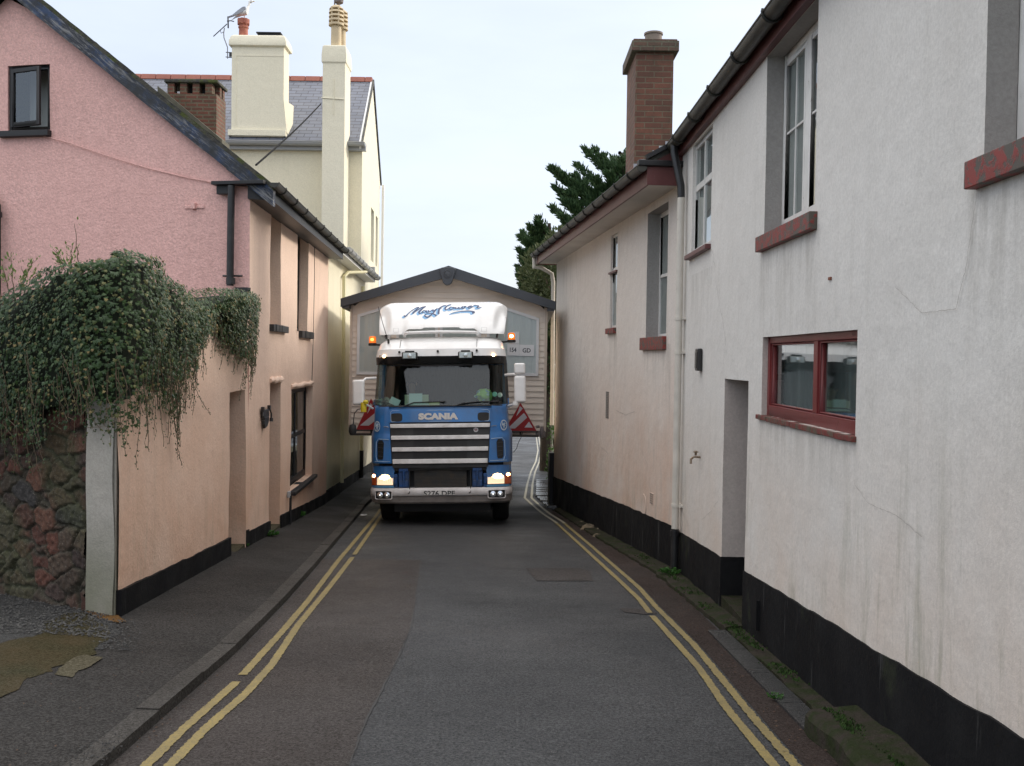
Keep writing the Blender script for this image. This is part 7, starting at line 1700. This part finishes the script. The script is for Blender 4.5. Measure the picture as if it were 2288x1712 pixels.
# driver
dr = thing('person', 'driver at the wheel in dark top behind the left side of windscreen', 'person', TL, TR, local=True)
def skin_body(pts, edges, rad, name, mat, parent, sub=2):
    me = bpy.data.meshes.new(name); me.from_pydata([Vector(p) for p in pts], edges, []); o = bpy.data.objects.new(name, me); COL.objects.link(o); o.parent = parent
    sk = o.modifiers.new('skin', 'SKIN'); sk.use_smooth_shade = True
    for i, r in enumerate(rad): me.skin_vertices[0].data[i].radius = (r if isinstance(r, tuple) else (r, r)); 
    me.skin_vertices[0].data[0].use_root = True
    s_ = o.modifiers.new('sub', 'SUBSURF'); s_.levels = s_.render_levels = sub; me.materials.append(mat); return o
X = -.62
pts = [(X,1.52,1.66),(X,1.55,1.85),(X,1.54,2.08),(X,1.50,2.24),(X,1.46,2.34),(X,1.42,2.42),(X,1.40,2.50),(X,1.41,2.58),
       (X-.16,1.50,2.24),(X-.22,1.46,2.18),(X-.27,1.30,1.98),(X-.22,1.08,2.08),(X-.19,1.00,2.13),
       (X+.16,1.50,2.24),(X+.22,1.46,2.18),(X+.27,1.30,1.98),(X+.22,1.08,2.08),(X+.19,1.00,2.13),
       (X-.12,1.42,1.64),(X-.16,1.0,1.66),(X-.16,.92,1.30),(X+.12,1.42,1.64),(X+.16,1.0,1.66),(X+.16,.92,1.30)]
edg = [(0,1),(1,2),(2,3),(3,4),(4,5),(5,6),(6,7),(3,8),(8,9),(9,10),(10,11),(11,12),(3,13),(13,14),(14,15),(15,16),(16,17),(0,18),(18,19),(19,20),(0,21),(21,22),(22,23)]
rad = [(.17,.12),(.155,.11),(.17,.115),(.13,.09),.058,.055,(.068,.085),(.074,.09),.075,.062,.048,.036,.028,.075,.062,.048,.036,.028,.09,.075,.05,.09,.075,.05]
M['skin'] = simple('skin', (.48,.27,.20), .55); body = skin_body(pts, edg, rad, 'body', M['skin'], dr)
pull = skin_body(pts[:5]+pts[8:12]+pts[13:17], [(0,1),(1,2),(2,3),(3,4),(3,5),(5,6),(6,7),(7,8),(3,9),(9,10),(10,11),(11,12)], [(.19,.135),(.175,.13),(.185,.13),(.145,.10),.062,.085,.075,.06,.045,.085,.075,.06,.045], 'jumper', simple('dark_jumper', (.03,.04,.06), .9), dr)
fh = Vector((X,1.335,2.565))
MB().lathe(fh+Vector((0,.0,-.005)), [(.004,-.03),(.012,-.028),(.016,-.01),(.007,.022)], 8).build('nose', M['skin'], dr, smooth=True)
for sg in (-1,1):
    MB().lathe(fh+Vector((sg*.032,.012,.022)), [(.002,-.006),(.010,0),(.002,.006)], 8).build('eye', simple('eye_dark', (.03,.02,.02), .2), dr)
    MB().lathe(fh+Vector((sg*.082,.075,.0)), [(.004,-.03),(.014,-.015),(.016,.012),(.004,.03)], 8).build('ear', M['skin'], dr, smooth=True)
MB().tube([fh+Vector((-.025,.008,-.052)), fh+Vector((0,.0,-.054)), fh+Vector((.025,.008,-.052))], .006, 6).build('mouth', simple('lips', (.35,.14,.12), .5), dr)
hm = MB().grid(lambda u, v: Vector((X,1.415,2.585))+(lambda d: Vector((d.x*.088, d.y*.103, d.z*.11)))(Vector((cos(2*pi*u)*sin(pi*.5*v), sin(2*pi*u)*sin(pi*.5*v)+.10*v, cos(pi*.5*v)+.12))), 20, 8)
hm.build('hair', simple('grey_brown_hair', (.07,.05,.04), .8), dr, smooth=True)
for sg in (-1,1):
    for k in range(4):
        bz = Vector((X+sg*(.195+.006*k), .975-.004*k, 2.165-.022*k)); MB().tube([bz+Vector((sg*-.02,.03,0)), bz+Vector((sg*.018,-.012,.004)), bz+Vector((sg*.034,-.002,0)), bz+Vector((sg*.028,.022,-.004))], [.0095,.009,.0085,.007], 6).build('finger', M['skin'], dr, smooth=True)
    bz = Vector((X+sg*.19, .99, 2.17)); MB().tube([bz, bz+Vector((sg*.012,-.02,.02)), bz+Vector((sg*.02,-.035,.022))], [.011,.010,.008], 6).build('thumb', M['skin'], dr, smooth=True)

# ================================================================ trailer, mobile home and marker boards
YM = 20.4
trl = thing('trailer', 'low grey flatbed trailer carrying the mobile home behind the lorry', 'trailer', (-1.24, YM+.1, zr(YM)), (-.06,0,0), local=True)
MB().box((-1.22,1.3,.86),(1.22,11.6,1.02)).box((-.5,-.9,1.12),(.5,1.4,1.30)).build('deck', M['galv'], trl, bevel=.01)
MB().box((-.5,1.2,.6),(-.38,11.4,.86)).box((.38,1.2,.6),(.5,11.4,.86)).build('frame_rail', M['steel_dark'], trl)
for sg in (-1,1):
    for y in (7.6,8.8,10.0): wheel(sg*1.02, y, .30, trl, .44)
# mobile home
mx = at(1001.5, 800, YM).x; hwid = (at(1219.5,800,YM).x-at(783.6,800,YM).x)/2; zfl = at(1000,962,YM).z; zea = at(1000,684,YM).z; zri = at(1000,612,YM).z
base = Vector((mx, YM, zfl))
mh = thing('mobile_home', 'wide beige clad mobile home on the trailer with dark grey gable trim', 'mobile home', base, (-.03,0,0), local=True)
He = zea-zfl; Hr = zri-zfl; pitch = (Hr-He)/hwid
def cladm():
    t = NT('beige_cladding'); c = t.mix(t.rng(t.noise(2,4,.6,local=True),.3,.7), (.80,.71,.61), (.74,.65,.56)); t.col(c); t.rough(.6); return t.m
M['clad'] = cladm()
m = MB(); bh = .118; z = 0.0
while z < Hr-.02:
    z1 = min(z+bh, Hr-.02); w0 = hwid if z <= He else max(.02, hwid*(Hr-z)/(Hr-He)); w1 = hwid if z1 <= He else max(.01, hwid*(Hr-z1)/(Hr-He))
    m.hexa([(-w0,-.022,z),(w0,-.022,z),(w0,.05,z),(-w0,.05,z),(-w1,-.002,z1),(w1,-.002,z1),(w1,.05,z1),(-w1,.05,z1)]); z = z1
m.build('front_cladding', M['clad'], mh)
m = MB(); 
for sg in (-1,1):
    z = 0
    while z < He-.02:
        z1 = min(z+bh, He); m.hexa([(sg*(hwid+.02),.0,z),(sg*(hwid+.02),10.5,z),(sg*(hwid-.05),10.5,z),(sg*(hwid-.05),0,z),(sg*hwid,.0,z1),(sg*hwid,10.5,z1),(sg*(hwid-.05),10.5,z1),(sg*(hwid-.05),0,z1)]); z = z1
m.face((-hwid,10.5,0),(hwid,10.5,0),(hwid,10.5,He),(0,10.5,Hr),(-hwid,10.5,He)).box((-hwid,.0,-.10),(hwid,10.5,0.0)).build('side_cladding', M['clad'], mh)
for sg in (-1,1): MB().box((sg*hwid-.025,-.034,0),(sg*hwid+.025,.03,He-.02)).build('corner_trim', simple('beige_trim', (.60,.50,.41), .5), mh)
M['trim'] = simple('slate_grey_trim', (.040,.046,.056), .45, c2=(.055,.06,.07), nsc=2, local=True)
ew = (at(1239.5,700,YM-.25).x-at(759,700,YM-.25).x)/2; th = .225; zt0 = at(1000,677,YM-.25).z-zfl; ztr = at(1000,600,YM-.25).z-zfl
for sg in (-1,1):
    MB().hexa([(sg*ew,-.28,zt0-.06),(sg*ew,10.8,zt0-.06),(0,10.8,ztr-.04),(0,-.28,ztr-.04),(sg*ew,-.28,zt0+.05),(sg*ew,10.8,zt0+.05),(0,10.8,ztr+.02),(0,-.28,ztr+.02)]).build('roof', M['trim'], mh)
    n = 10; m = MB(); P_ = []
    for k in range(n+1):
        u = k/n; x = ew*(1-u); zt = zt0+.05+(ztr-zt0)*u; P_.append((x, zt))
    for (x0, a0), (x1, a1) in zip(P_, P_[1:]):
        u0 = 1-x0/ew; u1 = 1-x1/ew; d0 = th*(.75+.25*u0); d1_ = th*(.75+.25*u1)
        m.hexa([(sg*x0,-.33,a0-d0),(sg*x0,-.25,a0-d0),(sg*x1,-.25,a1-d1_),(sg*x1,-.33,a1-d1_),(sg*x0,-.33,a0),(sg*x0,-.25,a0),(sg*x1,-.25,a1),(sg*x1,-.33,a1)])
    m.build('gable_trim', M['trim'], mh)
    MB().box((min(sg*(ew-.02),sg*(ew-.16)),-.29,zt0-.14),(max(sg*(ew-.02),sg*(ew-.16)),10.8,zt0-.06)).build('eaves_trim', M['trim'], mh)
cx0 = at(982,640,YM-.3).x-mx; cx1 = at(1017,640,YM-.3).x-mx; cw = (cx1-cx0)/2; cm = (cx0+cx1)/2; cz1 = at(1000,598,YM-.3).z-zfl; cz0 = at(1000,638,YM-.3).z-zfl
fin = MB().prism([(cm+a*cw,-.40,cz0+b*(cz1-cz0)) for a, b in ((-.25,0),(.25,0),(.55,.12),(.75,.35),(1,.78),(1,.92),(.7,.98),(.3,1.0),(-.3,1.0),(-.7,.98),(-1,.92),(-1,.78),(-.75,.35),(-.55,.12))], (0,.12,0)).build('gable_finial', M['trim'], mh, bevel=.015)
MB().lathe((cm,-.40,cz0+.62*(cz1-cz0)), [(cw*.55,.0),(cw*.55,-.015),(cw*.42,-.018),(cw*.40,-.004),(cw*.2,-.012),(cw*.001,-.014)], 24, axis='Y').build('finial_roundel', M['trim'], fin, smooth=True)
# windows
M['upvc'] = simple('white_upvc', (.70,.70,.70), .35)
def mw(xl, xr, zb_, ztl, ztr_, name='window'):
    f = MB(); w = .058
    def bar(p, q, n_): 
        p, q = Vector((p[0],0,p[1])), Vector((q[0],0,q[1])); d = (q-p).normalized(); nn = Vector((-d.z,0,d.x))*w*n_
        f.hexa([p+Vector((0,-.06,0)), q+Vector((0,-.06,0)), q+Vector((0,.02,0)), p+Vector((0,.02,0)), p+nn+Vector((0,-.06,0)), q+nn+Vector((0,-.06,0)), q+nn+Vector((0,.02,0)), p+nn+Vector((0,.02,0))])
    bar((xl,zb_),(xr,zb_),1); bar((xl,ztl),(xr,ztr_),-1); 
    f.box((xl,-.062,zb_),(xl+w,.02,ztl)); f.box((xr-w,-.062,zb_),(xr,.02,ztr_)); o = f.build(name, M['upvc'], mh)
    MB().face((xl+w*.6,-.052,zb_+w*.6),(xr-w*.6,-.052,zb_+w*.6),(xr-w*.6,-.052,ztr_-w*.6),(xl+w*.6,-.052,ztl-w*.6)).build('pane', glassm('caravan_glass', tint=(.8,.85,.85), refl=.07, tr=.85) if not bpy.data.materials.get('caravan_glass') else bpy.data.materials['caravan_glass'], o)
    c_ = MB().grid(lambda u, v: Vector((xl+w*.5+(xr-xl-w)*u, -.036-.006*sin((xr-xl)*u*38)-.002*sin(u*91), zb_+w*.5+((ztl+(ztr_-ztl)*u)-zb_-w)*v)), int((xr-xl)*60), 1); c_.build('curtain', simple('caravan_curtain', (.86,.85,.82), .9) if not bpy.data.materials.get('caravan_curtain') else bpy.data.materials['caravan_curtain'], o, smooth=True)
    return o
def mxz(px, py): p = at(px, py, YM-.05); return p.x-mx, p.z-zfl
wl0, zlb = mxz(796,837); wl1 = mxz(880,0)[0]; zl0 = mxz(796,703)[1]; k_ = .315
mw(wl0, wl1, zlb, zl0, zl0+(wl1-wl0)*k_)
wr1, _ = mxz(1203,843); wr0 = mxz(1098,0)[0]; zr0_ = mxz(1203,711)[1]
mw(wr0, wr1, mxz(1150,840)[1], zr0_+(wr1-wr0)*k_, zr0_)
a_, b_ = wl1+.12, wr0-.12; c0_ = (a_+b_)/2
mw(a_, c0_-.02, zlb, zl0-.02, zl0-.02); mw(c0_+.02, b_, zlb, zl0-.02, zl0-.02)
# paper notices taped in the window
def notice(px0, px1, py0, py1, s, label, rot=0, cut=None):
    x0, z1 = mxz(px0, py0); x1, z0 = mxz(px1, py1); m = MB().box((x0,-.058,z0),(x1,-.0535,z1)); o = m.build('paper_notice', simple('white_card', (.72,.73,.75), .7) if not bpy.data.materials.get('white_card') else bpy.data.materials['white_card'], mh); o['label'] = label
    if s:
        w, h = x1-x0, z1-z0; t_ = fit_text(s, x0+w*.22, x1-w*.22, z0+h*.30, z0+h*.70, lambda x, z: Vector((x,-.0595,z)), bold=.03); t_.build('notice_text', simple('ink', (.10,.11,.13), .7), o, fixn=False)
nz_ = [(1133.5,1159.5,769,795,'154','white paper notice reading 154'),(1160.5,1193,770.5,796,'GD','white paper notice reading GD'),(1145,1160,741,768,'','blank white paper notice above the others')]
for q in nz_: notice(*q)
# striped triangular marker boards on a bar
for sg, lb in ((-1,'red and white striped triangular marker board left of the lorry cab'),(1,'red and white striped triangular marker board right of the lorry cab')):
    yb_ = YM-.35
    if sg > 0: apx_, rb_, lb2 = at(1163,900,yb_), at(1199,963,yb_), at(1127,963,yb_)
    else: apx_, rb_, lb2 = at(829,890,yb_), at(863,960,yb_), at(796,960,yb_)
    org = Vector((lb2.x, yb_, lb2.z)); T = thing('marker_board', lb, 'marker board', tuple(org), group='striped projection marker boards')
    v3 = [lb2, rb_, apx_]; MB().prism(v3, (0,.012,0)).build('board', simple('signal_red', (.36,.012,.015), .4) if not bpy.data.materials.get('signal_red') else bpy.data.materials['signal_red'], T)
    W_ = rb_.x-lb2.x; H_ = apx_.z-lb2.z
    def tp_(u, v): return Vector((lb2.x+W_*u, yb_-.003, lb2.z+H_*v))
    bands = [[(.10,.09),(.33,.09),(.70,.48),(.60,.64),(.52,.56)], [(.62,.13),(.88,.13),(.76,.34)], [(.36,.52),(.47,.88),(.56,.80)]] if sg > 0 else [[(.12,.13),(.42,.13),(.80,.42),(.70,.60)],[(.70,.13),(.90,.13),(.82,.28)],[(.36,.50),(.46,.84),(.54,.78)]]
    m = MB()
    for b in bands: m.face(*[tp_(*q) for q in b])
    m.build('white_stripes', simple('reflective_grey_white', (.62,.58,.60), .4) if not bpy.data.materials.get('reflective_grey_white') else bpy.data.materials['reflective_grey_white'], T)
    MB().tube([lb2+Vector((-.03,.0,-.015)), rb_+Vector((.03,0,-.015))], .016, 6).build('edge_bar', M['rubber'], T)
    MB().box((lb2.x-.12,yb_+.02,lb2.z-.12),(rb_.x+.04,yb_+.06,lb2.z-.075)).box((lb2.x+W_*.5-.02,yb_+.015,lb2.z-.1),(lb2.x+W_*.5+.02,yb_+.04,lb2.z+H_*.6)).build('support_bar', M['steel_dark'], T)
# lashing gear by the right board
p = at(1211,965,YM-.3); lg_ = MB().tube([p+Vector((-.12,0,.10)), p+Vector((-.05,0,.11))], .03, 8).lathe(p+Vector((.0,0,-.02)), [(.04,-.1),(.05,-.02),(.04,.08),(.03,.12)], 10).box(tuple(p+Vector((-.13,-.02,-.10))), tuple(p+Vector((.07,.04,.02)))).build('winch', simple('pinkish_steel', (.20,.17,.16), .5, metal=.3), trl)
for v in lg_.data.vertices: v.co = (Matrix.Translation(Vector((-1.24, YM+.1, zr(YM)))) @ Matrix.Rotation(-.06,4,'X')).inverted() @ v.co
# air hose dangling beside the cab
h = [at(x, y, 19.6) for x, y in ((1168,966),(1164,978),(1158,990),(1154,1003),(1148,1010),(1130,1014))]
hs = MB().tube(h, .006, 5).build('dangling_cable', M['rubber'], trl)
for v in hs.data.vertices: v.co = (Matrix.Translation(Vector((-1.24, YM+.1, zr(YM)))) @ Matrix.Rotation(-.06,4,'X')).inverted() @ v.co
# scrap of white wrapper by the kerb
p = onground(812,1154); tag(MB().grid(lambda u, v: p+Vector((-.06+.12*u, -.08+.16*v, .03+.03*mn.noise(Vector((u*3,v*3,1))))), 4, 4).build('wrapper', simple('wrapper', (.6,.6,.6), .4), None, org=p), 'crumpled white wrapper on road beside the left kerb', 'wrapper')
